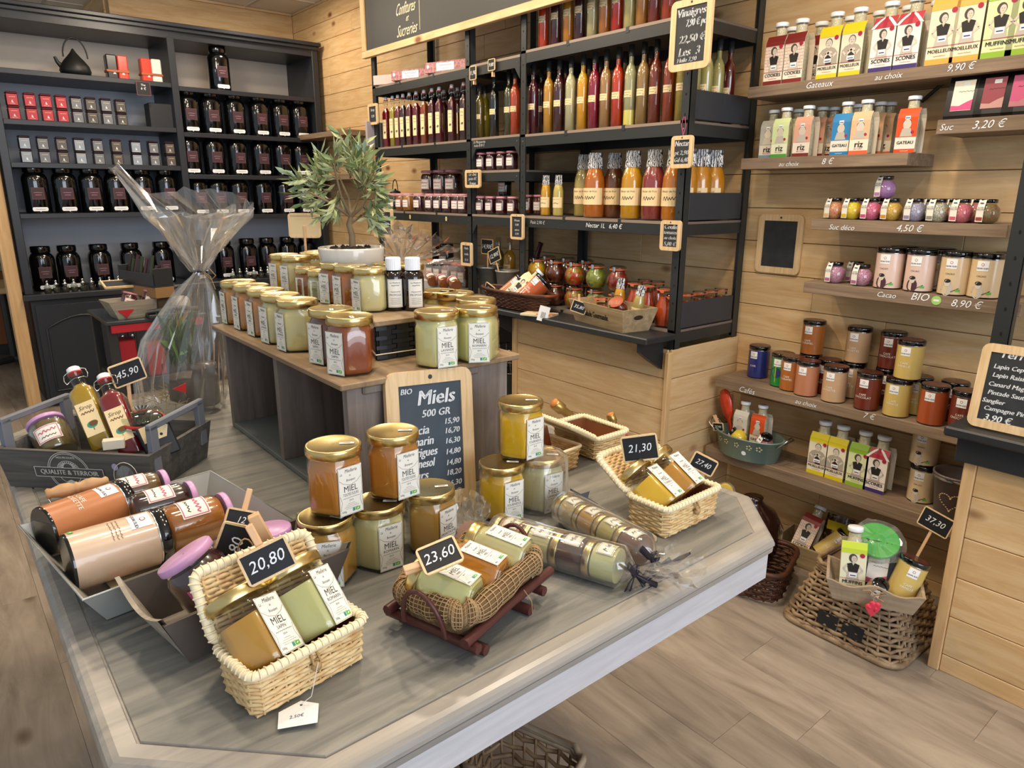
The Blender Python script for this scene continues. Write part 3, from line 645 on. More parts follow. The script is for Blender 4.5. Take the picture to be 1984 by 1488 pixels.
_nt.links.new(_tc.outputs['Object'], _w.inputs['Vector']); _r = _nt.nodes.new('ShaderNodeValToRGB'); _r.color_ramp.elements[0].position = .45; _r.color_ramp.elements[1].position = .55
_r.color_ramp.elements[0].color = C('1b1b1e'); _r.color_ramp.elements[1].color = C('dcdcdc'); _nt.links.new(_w.outputs[0], _r.inputs[0]); _nt.links.new(_r.outputs[0], _b.inputs['Base Color'])
zebra = _p

# ------------------------------------------------------------------ the room
XW, YB, ZC = 2.55, 5.82, 2.72
XBL = SX(209, YB, 2.62)       # where the back wall stops and turns away
def boards_x(mb, x, y0, y1, z0, z1, mat, h=.126, off=.811, t=.012, length=1.9, dirn=-1):
    """horizontal boards on a plane x=const"""
    k = math.ceil((z0 - off) / h - 1.001)
    while off + k * h < z1:
        a, b = max(z0, off + k * h), min(z1, off + (k + 1) * h)
        if b - a > .004:
            y = y0 - random.random() * length if y1 - y0 > 1.2 else y0 - length
            while y < y1:
                p, q = max(y, y0), min(y + length, y1)
                if q - p > .002: mb.box(*sorted((x, x - dirn * t)), p, q - .0008, a, b - .0022, mat, .0018)
                y += length
        k += 1
def boards_y(mb, y, x0, x1, z0, z1, mat, h=.126, off=.811, t=.012, length=1.9):
    k = math.ceil((z0 - off) / h - 1.001)
    while off + k * h < z1:
        a, b = max(z0, off + k * h), min(z1, off + (k + 1) * h)
        if b - a > .004: mb.box(x0, x1, y, y + t, a, b - .0022, mat, .0018)
        k += 1
m = MB()
y = -2.0
for i in range(40):
    x0 = -2.2 + i * .178; y = -3.0 - random.random() * 1.2
    while y < 8.6: m.box(x0, x0 + .1775, y, y + 1.25, -.01, 0, vinyl, .0008); y += 1.2505
struct('floor', m)
m = MB(); tile = P('ceiling_tile', 'efe8dc', .85, bump=.3, bscale=120); m.box(-2.2, XW + .1, -3, 8.6, ZC, ZC + .03, tile)
tb = P('ceiling_grid', 'd5cdbf', .6)
for k in range(9): m.box(-2.2 + k * .6 - .012 + .19, -2.2 + k * .6 + .012 + .19, -3, 8.6, ZC - .006, ZC, tb)
for k in range(20): m.box(-2.2, XW, -3 + k * .6 - .012, -3 + k * .6 + .012, ZC - .0055, ZC, tb)
struct('ceiling', m)
m = MB(); boards_x(m, XW, -3, YB, 0, ZC, pine); m.box(XW + .013, XW + .06, -3, YB + .1, 0, ZC, P('wall_core', '6b5236', .8)); struct('wall_right', m)
m = MB(); boards_y(m, YB, XBL, XW, 0, ZC, pinex, h=.42, off=2.28); m.box(XBL, XW, YB + .013, YB + .1, 0, ZC, pinez); struct('wall_back', m)
m = MB(); boards_x(m, XBL, YB + .1, 7.8, 0, ZC, pine, dirn=1, t=.012); struct('wall_return', m)
m = MB(); m.box(-2.2, XBL, 7.8, 7.9, 0, ZC, P('far_plaster', '8d7a60', .8)); struct('wall_far', m)
# wooden post beside the tea cabinet
XCL = .448
m = MB(); m.box(XCL - .085, XCL - .012, 5.33, 5.45, 0, ZC, pinez, .003); struct('trim_1', m)

# ------------------------------------------------------------------ tea cabinet on the back wall
YC = 5.30; XCR = 2.50; XDV = 1.475; ZS = [2.060, 1.778, 1.533, 1.232]; ZR = [2.045, 1.755, 1.480, 1.205]
ca = thing('tea_cabinet', 'tall blue-grey painted display cabinet of open shelves against the back wall', 'cabinet', T(0, 0, 0))
m = MB()
for x0, x1 in ((XCL, XCL + .045), (XCR - .045, XCR)): m = MB(); m.box(x0, x1, YC, 5.80, .74, 2.40, cabm, .003); obj('side_panel', m, ca)
m = MB(); m.box(XCL, XCR, YC + .005, 5.80, 2.33, 2.40, cabm, .002); m.box(XCL - .03, XCR + .02, YC - .03, 5.80, 2.40, 2.425, cabm, .004); m.box(XCL - .015, XCR + .01, YC - .015, 5.8, 2.375, 2.40, cabm, .004); obj('cornice', m, ca)
m = MB(); m.box(XDV - .022, XDV + .022, YC + .002, 5.79, .74, 2.34, cabm, .002); obj('divider', m, ca)
m = MB(); m.box(XCL + .045, XCR - .045, 5.775, 5.79, 2.06, 2.34, cabbt); m.box(XCL + .045, XCR - .045, 5.775, 5.79, .74, 2.06, cabback); obj('back_panel', m, ca)
for z in ZS: m = MB(); m.box(XCL + .045, XDV - .022, YC + .005, 5.775, z - .03, z, cabm, .002); obj('shelf', m, ca)
for z in ZR: m = MB(); m.box(XDV + .022, XCR - .045, YC + .005, 5.775, z - .03, z, cabm, .002); obj('shelf', m, ca)
m = MB(); m.box(XCL - .01, XCR, YC - .03, 5.80, .70, .74, cabm, .006); m.box(XCL + .02, XCR, YC, 5.80, .03, .70, cabm, .004); m.box(XCL + .03, XCR - .02, YC + .03, 5.78, 0, .03, cabm); obj('base_unit', m, ca)
nd = 4
for i in range(nd):
    w = (XCR - XCL - .06) / nd; x0 = XCL + .03 + i * w; m = MB(); m.box(x0 + .008, x0 + w - .008, YC - .016, YC, .06, .67, cabm, .003)
    arc = [(x0 + .05 + (w - .1) * t / 12, .52 + .07 * sin(pi * t / 12)) for t in range(13)]
    pts = [(x0 + .05, .11)] + arc + [(x0 + w - .05, .11)]; pts.append(pts[0])
    m.tube([(a, YC - .018, b) for a, b in pts], .007, cabm, 6); d = obj('door', m, ca)
    k = MB(); k.lathe([(.004, 0), (.004, .012), (.011, .016), (.011, .022), (.003, .026)], silver, 12, M=T(x0 + (w - .03 if i % 2 == 0 else .03), YC - .016, .42) @ Matrix.Rotation(pi / 2, 4, 'X')); obj('knob', k, d)

YI = YC + .095
def cab(x, z, y=None): y = y if y is not None else YI; return T(SX(x, y - .05, z), y, z)
def canrow(pxs, z, where, dy=0, grp='black tea canisters in the cabinet'):
    n = len(pxs)
    for i, px in enumerate(pxs):
        place('canister', canister(), 'tea_canister', 'black tea canister, %s %s' % (nth(i, n), where), 'canister', T(SX(px, YI + dy - .02, z), YI + dy, z), grp)
canrow([78, 134, 185, 233, 283, 330], ZS[3], "on the cabinet's left side, row above the bare panel")
canrow([371, 414, 460, 506, 547, 584], ZR[1], "on the cabinet's right side, under the lone canister")
canrow([373, 420, 465, 510, 551, 587], ZR[2], "on the cabinet's right side, second full row down")
canrow([390, 428, 468, 514, 556, 592], ZR[3], "on the cabinet's right side, third full row down")
canrow([92, 142, 202, 262, 322], .74, "behind the small glass jars, cabinet's left half", .1)
canrow([385, 440, 485, 523, 562, 598], .74, "behind the small glass jars, cabinet's right half", .1)
place('canister', canister(), 'tea_canister', 'lone black tea canister on the top right shelf of the cabinet', 'canister', T(SX(432, YC + .05, ZR[0]), YI, ZR[0]), 'black tea canisters in the cabinet')
for i, px in enumerate([28, 62, 93, 122]):
    for k in (0, 1): place('tred', squaretin('b5222e', '5a1a22'), 'tea_box', 'small red square tea box, %s of the four red stacks, %s one' % (nth(i, 4), ('bottom', 'top')[k]), 'box', T(SX(px + 1, YC + .05, ZS[1]), YC + .05, ZS[1] + k * .0785), 'square tea boxes in the cabinet')
for i, px in enumerate([152, 180, 209, 237]):
    for k in (0, 1): place('tgry%d' % (i % 2), squaretin(('6d7176', '4f4a44')[i % 2], '2b1a20'), 'tea_box', 'small dark tea box beside the red ones, %s dark stack, %s one' % (nth(i, 4), ('bottom', 'top')[k]), 'box', T(SX(px, YC + .05, ZS[1]), YC + .05, ZS[1] + k * .0785), 'square tea boxes in the cabinet')
for i, px in enumerate([53, 88, 124, 158, 193, 229, 266, 300, 331]):
    for k in (0, 1): place('tgr%d' % (i % 3), squaretin(('8b97a5', '6d7176', '565049')[i % 3], '2b1a20'), 'tea_box', 'small tea box on the all-dark shelf, %s stack, %s one' % (nth(i, 9), ('bottom', 'top')[k]), 'box', T(SX(px, YC + .05, ZS[2]), YC + .05, ZS[2] + k * .0785), 'square tea boxes in the cabinet')
m = MB(); m.box(-.075, .075, -.06, .06, 0, .155, P('black_card', '1d1e22', .5), .003); single('black_gift_box', m, 'plain black cardboard box at the right end of the red tea boxes\' shelf', 'box', T(SX(318, YC + .05, ZS[1]), YC + .13, ZS[1]))
for nm, px, ca_, cb, lab in (('a', 232, '1a1a1c', 'cf3f2c', 'black and red gift tin pair held by an orange band, beside the teapot'), ('b', 298, 'cf3f2c', 'e6e2da', 'red and white gift tin pair held by an orange band, near the cabinet divider')):
    t = thing('gift_tin_pair', lab, 'box', T(SX(px, YC + .05, ZS[0]), YC + .1, ZS[0]), 'banded gift tins'); m = MB()
    m.box(-.062, 0, -.035, .035, 0, .145, P('gift_' + ca_, ca_, .25), .006); obj('tin', m, t); m = MB(); m.box(.002, .062, -.035, .035, 0, .145, P('gift_' + cb, cb, .25), .006); m.poly([(-.03, .03), (-.02, .045), (-.012, .03)], paperw, FLAT(0, 0, -.036)); m.poly([(.02, .03), (.03, .045), (.038, .03)], paperw, FLAT(0, 0, -.036)); obj('tin', m, t)
    m = MB(); m.box(-.066, .066, -.039, .039, .04, .055, P('orange_leather', 'a8552a', .5), .002); obj('band', m, t)
t = thing('cast_iron_teapot', 'black pear-shaped cast iron teapot on the top left shelf', 'teapot', T(SX(152, YC + .05, ZS[0]), YC + .12, ZS[0]))
iron = P('cast_iron', '1b1c1b', .45, bump=.4, bscale=250); m = MB()
m.lathe([(.055, 0), (.08, .008), (.088, .03), (.08, .06), (.058, .09), (.036, .115), (.016, .14), (.006, .158), (.001, .163)], iron, 28); obj('pot_body', m, t)
m = MB(); m.tube([(-.07, 0, .05), (-.092, 0, .075), (-.103, 0, .105)], [.016, .011, .008], iron, 10); obj('spout', m, t)
m = MB(); m.tube([(-.055 + .0 * k, 0, .11) if k == 0 else (.075 * -cos(pi * k / 14) * .9 + .01, 0, .11 + .115 * sin(pi * k / 14)) for k in range(15)], .0045, iron, 8); obj('handle', m, t)
slateboard('small burgundy-edged price sign hanging on the shelf under the red gift tins', .085, .085, [('6 €', 0, 0, .022), ('The', 0, .25, .018)], T(SX(278, YC, 1.99), YC - .008, SZ(172, SX(278, YC, 1.99), YC)), fr=burgl, sl=slateb, hole=False, rnd=.003, b=.004, t=.004)
def smalljar():
    g = MB(); g.lathe([(.018, 0), (.021, .003), (.021, .035), (.013, .045), (.013, .05)], glasst, 14); b = MB(); b.lathe([(.0195, .002), (.0195, .028)], P('loose_tea', '3a3128', .9, bump=1, bscale=300), 12); l = MB(); l.lathe([(.015, .05), (.016, .055), (.007, .06), (.006, .066), (.009, .07), (.007, .078), (.001, .08)], silver, 14)
    return [('glass', g, None, None), ('tea_leaves', b, None, None), ('stopper', l, None, None)]
for i in range(11): place('sjar', smalljar, 'sample_jar', 'tiny glass tea jar, %s on the left of the cabinet base' % nth(i, 11), 'jar', T(SX(94 + 17.2 * i, YC + .02, .74), YC + .025, .74), 'tea sample jars')
for i in range(7): place('sjar', smalljar, 'sample_jar', 'tiny glass tea jar, %s on the right of the cabinet base' % nth(i, 7), 'jar', T(SX(453 + 13.5 * i, YC + .02, .74), YC + .025, .74), 'tea sample jars')

# bare oak corner shelves between the cabinet and the metal shelving
for z, px, lab in ((1.74, 668, 'bare grey oak shelf in the far corner above the olive tree'), (1.45, 690, 'lower bare grey oak shelf in the far corner behind the olive tree')):
    m = MB(); y = SY(px, 2.32, z); m.box(2.32, 2.549, y, y + .95, z, z + .035, shelfw, .001); single('wall_shelf', m, lab, 'shelf')

# ------------------------------------------------------------------ next room, seen past the cabinet
p = AZ(32, 708, 0); t = thing('bistro_table', 'black pedestal table with a pale top in the next room', 'table', T(p.x, p.y, 0)); ht = SZ(560, p.x, p.y)
m = MB()
for a in range(4): m.tube([(0, 0, .06), (.16 * cos(a * pi / 2 + .5), .16 * sin(a * pi / 2 + .5), .05), (.3 * cos(a * pi / 2 + .5), .3 * sin(a * pi / 2 + .5), .015)], [.03, .025, .02], black, 8)
obj('foot', m, t); m = MB(); m.tube([(0, 0, .05), (0, 0, ht)], .03, black, 12); obj('column', m, t); m = MB(); m.box(-.4, .4, -.35, .35, ht, ht + .04, pinex, .004); obj('tabletop', m, t)
p = AZ(30, 640, 0)
t = thing('low_sideboard', 'dim orange-brown wooden sideboard in the next room', 'cabinet', T(-.55, 7.3, 0)); m = MB(); m.box(0, 1.35, 0, .4, .1, .72, P('orange_wood', '8a4f26', .5), .004); obj('body', m, t); m = MB(); m.box(-.02, 1.37, -.02, .42, .72, .76, cratel, .004); obj('top', m, t); m = MB(); m.box(.02, 1.33, .02, .38, 0, .1, black); obj('plinth', m, t)

# ------------------------------------------------------------------ dark low table with red crate behind the gift wrap
p0 = AZ(160, 598, .75); p1 = AZ(205, 625, .75); ux, uy = (p1 - p0).normalized().x, (p1 - p0).normalized().y
t = thing('black_side_table', 'low black table with a red rim standing before the tea cabinet', 'table', T(p1.x, p1.y, 0))
m = MB(); m.box(0, .47, 0, .5, .73, .75, P('dark_table_top', '2d3438', .3), .004); obj('tabletop', m, t)
m = MB(); m.box(.02, .45, .004, .03, .69, .73, red, .002); obj('red_rim', m, t)
for x in (.03, .44):
    for y in (.05, .47): m = MB(); m.box(x - .02, x + .02, y - .02, y + .02, 0, .73, black, .002); obj('leg', m, t)
m = MB(); m.box(.02, .45, .03, .48, .42, .44, blackw, .002); obj('lower_shelf', m, t)
for i, (dx, dz) in enumerate(((-.08, .44), (.13, .44))):
    m = MB(); m.box(0, .085, 0, .12, 0, .2 - .02 * i, red, .004); single('red_tea_packet', m, ('red packet at the left edge of the black side table\'s lower shelf', 'second red packet on the lower shelf of the black side table', 'third red packet on the lower shelf, behind the gift wrap')[i], 'packet', T(p1.x + .045 + i * .13, p1.y + .06, .44), 'red packets under the black table')
# tea bag rack, jar crate, slate and small pouch on it
q = Vector((p1.x, p1.y, .75))
t = thing('wooden_gift_tray', 'whitewashed little tray with a red heart holding two tilted jam jars', 'tray', T(q.x + .17, q.y + .12, .75) @ rotz(.1))
m = MB()
for yy, s in ((-.06, 1), (.06, 1)): m.add([(-.11, yy - .003, 0), (.11, yy - .003, 0), (.15, yy * 1.3 - .003, .09), (-.15, yy * 1.3 - .003, .09), (-.11, yy + .003, 0), (.11, yy + .003, 0), (.15, yy * 1.3 + .003, .09), (-.15, yy * 1.3 + .003, .09)], [(0, 1, 2, 3), (7, 6, 5, 4), (0, 4, 5, 1), (3, 2, 6, 7), (1, 5, 6, 2), (0, 3, 7, 4)], cratel)
for s in (-1, 1): m.add([(s * .11, -.06, 0), (s * .11, .06, 0), (s * .15, .078, .09), (s * .15, -.078, .09)], [(0, 1, 2, 3)], cratel)
m.box(-.11, .11, -.06, .06, 0, .004, cratel); obj('tray_body', m, t)
m = MB(); m.ell(-.09, .05, .022, .022, red, FLAT(0, 0, -.072)); m.ell(-.06, .05, .022, .022, red, FLAT(0, 0, -.072)); m.poly([(-.11, .045), (-.04, .045), (-.075, .005)], red, FLAT(0, 0, -.0725)); obj('heart', m, t, label='painted red heart')
for i, dx in enumerate((-.05, .045)):
    place('jamtilt', jamjar(R=.036, H=.085, lid=mauvel, col='4a1420'), 'jam_jar', 'tilted dark jam jar in the whitewashed tray, ' + ('left one', 'right one')[i], 'jar', basis((q.x + .17 + dx, q.y + .11, .79), (.3, .1, .8), (0, -1, .3)), 'jam jars in the whitewashed tray')
m = MB()
for i in range(9):
    rr = random.Random(i); x = .05 * i; m.box(x, x + .035, .0, .012, .02, .2 + rr.uniform(-.02, .03), P(('pouch_dark', 'pouch_green', 'pouch_plum')[i % 3], ('2a1f1c', '2f3a22', '40222a')[i % 3], .35), .002, M=Matrix.Rotation(-.25, 4, 'X') @ Matrix.Rotation(rr.uniform(-.1, .1), 4, 'Y'))
_a = CAM + ray(243, 545) * (3.75 / F); _b = CAM + ray(348, 572) * (3.45 / F); RKM = T(*_a) @ rotz(atan2((_b - _a).y, (_b - _a).x)) @ Matrix.Diagonal((.68, .68, .68, 1)); t = thing('tea_pouch_rack', 'black and wood tray of upright dark tea pouches beside the gift wrap', 'display tray', RKM)
obj('pouches', m, t); m = MB(); m.box(-.03, .5, -.03, -.02, 0, .09, blackw, .002); m.box(-.03, .5, -.03, .12, -.01, 0, blackw, .002); m.box(-.03, -.02, -.03, .12, 0, .13, blackw, .002); m.box(.49, .5, -.03, .12, 0, .13, blackw, .002); obj('tray', m, t)
m = MB(); m.box(-.03, .5, -.025, .12, -.09, -.01, P('kraft_box', '8a6a42', .6), .002); m.box(.0, .47, 0, .1, -.25, -.09, P('kraft_box_dark', '4a3a2c', .6)); obj('wood_stand', m, t)
slateboard('small slate lying flat in a wooden frame above the whitewashed tray', .17, .11, None, T(q.x + .14, q.y + .28, .90) @ Matrix.Rotation(-1.35, 4, 'X'), hole=False)
m = MB(); m.lathe([(.05, 0), (.06, .01), (.058, .06), (.045, .08)], P('white_tea_tin', 'b9b2ac', .4), 20); m.tube([(.055 * cos(a), 0, .075 + .06 * sin(a)) for a in [pi * k / 10 for k in range(11)]], .004, black, 6)
single('handled_tin', m, 'small pale tin with a black hoop handle next to the whitewashed tray', 'tin', T(q.x + .37, q.y + .12, .75))
m = MB(); m.box(-.11, .11, -.06, .06, 0, .02, blackw, .004); m.tube([(-.11, -.03, .03), (0, -.05, .045), (.13, -.03, .03)], .012, black, 8); single('black_stapler', m, 'long black utensil lying at the front of the black side table', 'utensil', T(q.x + .30, q.y + .02, .75) @ rotz(-.05))

# ------------------------------------------------------------------ black metal shelving along the long wall
XR, XRB = 2.12, 2.53
ledgeZ = .862
def rack(y0, y1, shelves, label, posts=True, z0=.80, z1=2.42):
    t = thing('metal_shelving', label, 'shelving unit', T(0, 0, 0), 'black metal shelving')
    if posts:
        for y, s in ((y0, 1), (y1, -1)):
            for x, e in ((XR, 1), (XRB, -1)):
                m = MB(); m.box(*sorted((x, x + e * .003)), *sorted((y, y + s * .035)), z0, z1, black); m.box(*sorted((x, x + e * .035)), *sorted((y, y + s * .003)), z0, z1, black)
                for k in range(24): m.ell(0, 0, .003, .005, P('slot_hole', '0a0a0a', .9), (lambda zz, yy: lambda a, b, h=0: (XR - .0004, yy - a, zz + b))(z0 + .04 + k * .066, y + s * .018), n=8) if e > 0 else None
                obj('post', m, t)
    for z in shelves:
        m = MB(); a, b = y0 + .004, y1 - .004
        m.box(XR + .004, XRB - .004, a, b, z - .012, z - .003, P('shelf_board_grey', '6e625a', .6), .001)
        m.box(XR + .001, XR + .004, a, b, z - .052, z - .012, black); m.box(XR, XR + .0035, a, b, z - .0125, z - .002, P('shelf_edge', '8a7a6c', .5)); m.box(XRB - .004, XRB - .001, a, b, z - .052, z, black)
        m.box(XR + .004, XRB - .004, a, a + .003, z - .052, z - .012, black); m.box(XR + .004, XRB - .004, b - .003, b, z - .052, z - .012, black)
        if y1 - y0 > .5:
            for yy in (.33, .68): m.box(XR - .0006, XR + .006, a + (b - a) * yy - .008, a + (b - a) * yy + .008, z - .02, z, black)
        for yy, s in ((a, 1), (b, -1)):
            m.add([(XR + .0005, yy, z - .052), (XR + .0005, yy + s * .035, z - .052), (XR + .0005, yy, z - .10), (XR + .0035, yy, z - .052), (XR + .0035, yy + s * .035, z - .052), (XR + .0035, yy, z - .10)], [(0, 1, 2), (5, 4, 3), (1, 4, 5, 2)], black)
            m.ell(0, 0, .003, .003, silver, (lambda zz, yy: lambda p, q, h=0: (XR - .0008, yy - p, zz + q))(z - .03, yy + s * .016), n=8)
        obj('shelf', m, t)
    return t
S1, S2, S3, S4 = 1.954, 1.616, 1.270, .872
Y0, Y1, Y2, Y3 = 1.607, 2.512, 2.880, 3.815
rackC = rack(Y0, Y1, (S1, S2, S3, S4), 'black metal shelving unit nearest the camera, full of vinegar bottles and nectars')
rackA = rack(Y2, Y3, (S1 - .01, S2, 1.266, S4), 'black metal shelving unit at the far left, behind the olive tree')
rackB = rack(Y1 + .001, Y2 - .001, (S1 - .01, 1.62, 1.47, 1.267, S4), 'narrow black shelving bay of oils and jam between the two wide units', posts=False)
for z in (S2, S3, S4):
    m = MB(); m.box(XR + .04, XRB - .04, Y0 + .004, Y0 + .016, z + .002, z + .1, P('black_end_board', '33353a', .5, bump=.4, bscale=60), .002); obj('end_board', m, rackC)
# pine plinth under the shelving and its black ledge
t = thing('plank_plinth', 'pine board plinth carrying the near shelving unit', 'plinth', T(0, 0, 0))
m = MB(); boards_x(m, 2.10, Y0 + .012, 2.50, 0, .80, pine, dirn=-1, length=2); obj('front_boards', m, t)
m = MB(); boards_y(m, Y0, 2.112, XW - .003, 0, .80, pinex, length=2); m.add([(2.10, Y0, 0), (2.10, Y0, 0)], [], pinex); obj('end_boards', m, t)
m = MB(); m.box(2.085, 2.112, Y0 - .006, Y0 + .012, 0, .79, pinez, .002); obj('corner_trim', m, t)
m = MB(); m.box(2.085, 2.14, 2.50, 2.522, 0, .80, pinez, .002); obj('end_trim', m, t)
t = thing('black_ledge', 'black painted ledge running along the front of the metal shelving', 'ledge', T(0, 0, 0))
m = MB(); m.box(1.95, 2.118, 1.60, Y3, .838, ledgeZ, blackw, .004); obj('ledge_board', m, t)
for yb in (1.64, 2.52, 3.7):
    m = MB(); pr = [(2.10, .838), (1.97, .838), (1.97, .80), (2.03, .76), (2.10, .72)]
    m.add([(x, yb, z) for x, z in pr] + [(x, yb + .02, z) for x, z in pr], [(4, 3, 2, 1, 0), (5, 6, 7, 8, 9)] + [(i, (i + 1) % 5, 5 + (i + 1) % 5, 5 + i) for i in range(5)], blackw); obj('bracket', m, t)
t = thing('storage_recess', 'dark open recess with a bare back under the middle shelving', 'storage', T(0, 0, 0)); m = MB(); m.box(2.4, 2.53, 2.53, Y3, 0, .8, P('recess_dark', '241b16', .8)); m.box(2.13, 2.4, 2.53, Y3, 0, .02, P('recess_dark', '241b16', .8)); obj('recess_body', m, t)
t = thing('wire_basket', 'black wire basket in the dark recess under the ledge', 'basket', T(2.2, 2.66, .5)); m = MB()
for z, r in ((0, .08), (.06, .09), (.12, .1), (.125, .1)): m.tube([(r * cos(a), r * sin(a), z) for a in [2 * pi * k / 24 for k in range(24)]], .0025, wire, 5, closed=True)
for k in range(16): a = 2 * pi * k / 16; m.rod((.08 * cos(a), .08 * sin(a), 0), (.1 * cos(a), .1 * sin(a), .12), .0015, wire, 4)
obj('wires', m, t); m = MB(); m.lathe([(.10, -.004), (.12, -.475)], black, 12); obj('stand', m, t)

def rk(px, z, x=2.185): return at((x, SY(px, x, z), z), FACEX + .25)
def row(key, maker, name, pxs, z, x, lab, cat, grp, **k):
    for i, px in enumerate(pxs): place(key, maker, name, lab % nth(i, len(pxs)), cat, rk(px, z, x), grp, **k)
# vinegars, middle shelf
vin = [(1033, '4a1626', 'dark purple'), (1062, 'c08a2e', 'amber'), (1082, '41121f', 'dark plum'), (1104, 'b9b08c', 'pale clear'), (1127, 'd99a1e', 'golden yellow'), (1149, '8c1236', 'magenta'), (1171, 'a57a4e', 'tan'), (1194, 'bd3418', 'bright red-orange'), (1218, 'aaa57e', 'pale two-layered'), (1242, '9a7848', 'olive tan'), (1266, '7a2e1a', 'red-brown'), (1293, '98380f', 'rust orange'), (1318, 'a08a2a', 'olive yellow')]
for i, (px, c, nm) in enumerate(vin):
    place('vin' + c, bottle(col=c, sed='d6c86a' if 'two' in nm else None), 'vinegar_bottle', 'slim %s vinegar bottle, %s on the near unit\'s second shelf' % (nm, nth(i, len(vin))), 'bottle', rk(px, S2), 'vinegar bottles on the near shelving')
for i, (px, c) in enumerate([(1048, '3a1220'), (1094, '8c2a1c'), (1138, 'a57a4e'), (1160, '7a2e1a'), (1206, '9a7848'), (1254, '98380f')]):
    place('vin' + c, bottle(col=c), 'vinegar_bottle', 'half-hidden vinegar bottle in the near unit\'s second row, %s of six' % nth(i, 6), 'bottle', rk(px, S2, 2.27), 'vinegar bottles on the near shelving')
for i, x in enumerate((2.20, 2.27, 2.34, 2.41)):
    place('vin' + ('6a1f1a' if i == 3 else 'a79d62'), bottle(col='6a1f1a' if i == 3 else 'a79d62'), 'vinegar_bottle', ('pale olive vinegar bottle behind the black end board, %s' % ('nearest the front post', 'second from the front post', 'third from the front post')[i]) if i < 3 else 'dark red vinegar bottle at the back of the end board', 'bottle', at((x, Y0 + .05, S2), FACEX), 'vinegar bottles on the near shelving')
top = [(1053, 'c43a1a', 'orange-red'), (1077, '451020', 'purple'), (1101, 'c07a1c', 'amber'), (1123, '3c1022', 'dark plum'), (1147, 'b8ac80', 'pale'), (1171, 'b0682a', 'tan orange'), (1195, 'b81c14', 'red'), (1219, 'c2b478', 'pale yellow'), (1243, 'b8782c', 'amber brown'), (1267, '7c2a1a', 'brown-red'), (1293, 'b03a16', 'orange')]
for i, (px, c, nm) in enumerate(top):
    place('vin' + c, bottle(col=c), 'vinegar_bottle', 'slim %s vinegar bottle, %s on the near unit\'s top shelf' % (nm, nth(i, len(top))), 'bottle', rk(px, S1), 'vinegar bottles on the near shelving')
# nectars
for i, (px, c, nm, x) in enumerate([(1130, 'b09a52', 'pale green half-hidden', 2.25), (1150, 'b8641a', 'orange', 2.185), (1187, '6e3a1a', 'brown', 2.25), (1222, 'c98f14', 'golden', 2.185), (1263, '8c3436', 'raspberry pink', 2.185), (1302, 'c8761a', 'bright orange', 2.185)]):
    place('nec' + c, nectar(c), 'nectar_bottle', 'big %s zebra-capped nectar bottle, %s on the third shelf' % (nm, nth(i, 6)), 'bottle', rk(px, S3, x), 'nectar bottles')
for i, x in enumerate((2.215, 2.30, 2.385)): place('necc8821a', nectar('c8821a'), 'nectar_bottle', 'big orange nectar bottle behind the lower end board, %s' % ('nearest the front post', 'middle of three', 'nearest the rear post')[i], 'bottle', at((x, Y0 + .065, S3), FACEX), 'nectar bottles')
for i, (px, c) in enumerate(((1057, 'c9921e'), (1081, 'c2ad5c'))): place('necs' + c, nectar(c, .0235, .172), 'nectar_bottle', ('small yellow nectar bottle', 'small pale yellow nectar bottle')[i] + ' with a zebra cap at the left of the third shelf', 'bottle', rk(px, S3, 2.18), 'nectar bottles')
row('jam3', jamjar(R=.03, H=.088, col='5a2a18'), 'jam_jar', (1023, 1045), S3, 2.24, 'brown jam jar with a pink lid beside the small nectars, %s', 'jar', 'jam jars on the black shelving')
# pickled jars and tomato carafes, bottom shelf
pj = [(1040, 'c09a2a', 'yellow pickle', 'c98f1a'), (1075, '4a1a14', 'dark red', '5e2a16'), (1112, '8c7a1c', 'green and red pepper', 'b02a18'), (1153, '6f7a2a', 'green pepper', '8a8f3a'), (1194, '8a2818', 'red tomato', '6a1c12')]
for k in (0, 1):
    for i, (px, c, nm, c2) in enumerate(pj):
        place('pj' + c, potjar(c, col2=c2), 'pickle_jar', 'pot-bellied clip jar of %s, %s of the bottom shelf\'s pile' % (nm, ('lower layer', 'upper layer')[k]), 'jar', rk(px, S4, 2.20) @ T(0, 0, k * .1045), 'pot-bellied jars')
for i, px in enumerate((1062, 1098, 1134)):
    for k in (0, 1): place('pj4a1a14', potjar('4a1a14', col2='5e2a16'), 'pickle_jar', 'pot-bellied jar in the back row of the pile, %s, %s' % (nth(i, 3), ('lower', 'upper')[k]), 'jar', rk(px, S4, 2.31) @ T(0, 0, k * .1045), 'pot-bellied jars')
for i, px in enumerate((1228, 1253, 1285)): place('caraf', carafe(), 'tomato_carafe', 'tomato clip carafe, %s at the right of the bottom shelf' % nth(i, 3), 'carafe', rk(px, S4, (2.22, 2.20, 2.165)[i]), 'tomato carafes')
for i, px in enumerate((1246, 1270)): place('caraf', carafe(), 'tomato_carafe', 'back row tomato carafe, %s' % ('left one', 'right one')[i], 'carafe', rk(px, S4, 2.31), 'tomato carafes')
for i, x in enumerate((2.17, 2.25, 2.33, 2.41, 2.475)): place('carafs', carafe('8f3014', .033, .125), 'tomato_carafe', 'short carafe of red sauce behind the lowest end board, %s from the front post' % ORD[i], 'carafe', at((x, Y0 + .055, S4), FACEX), 'tomato carafes')
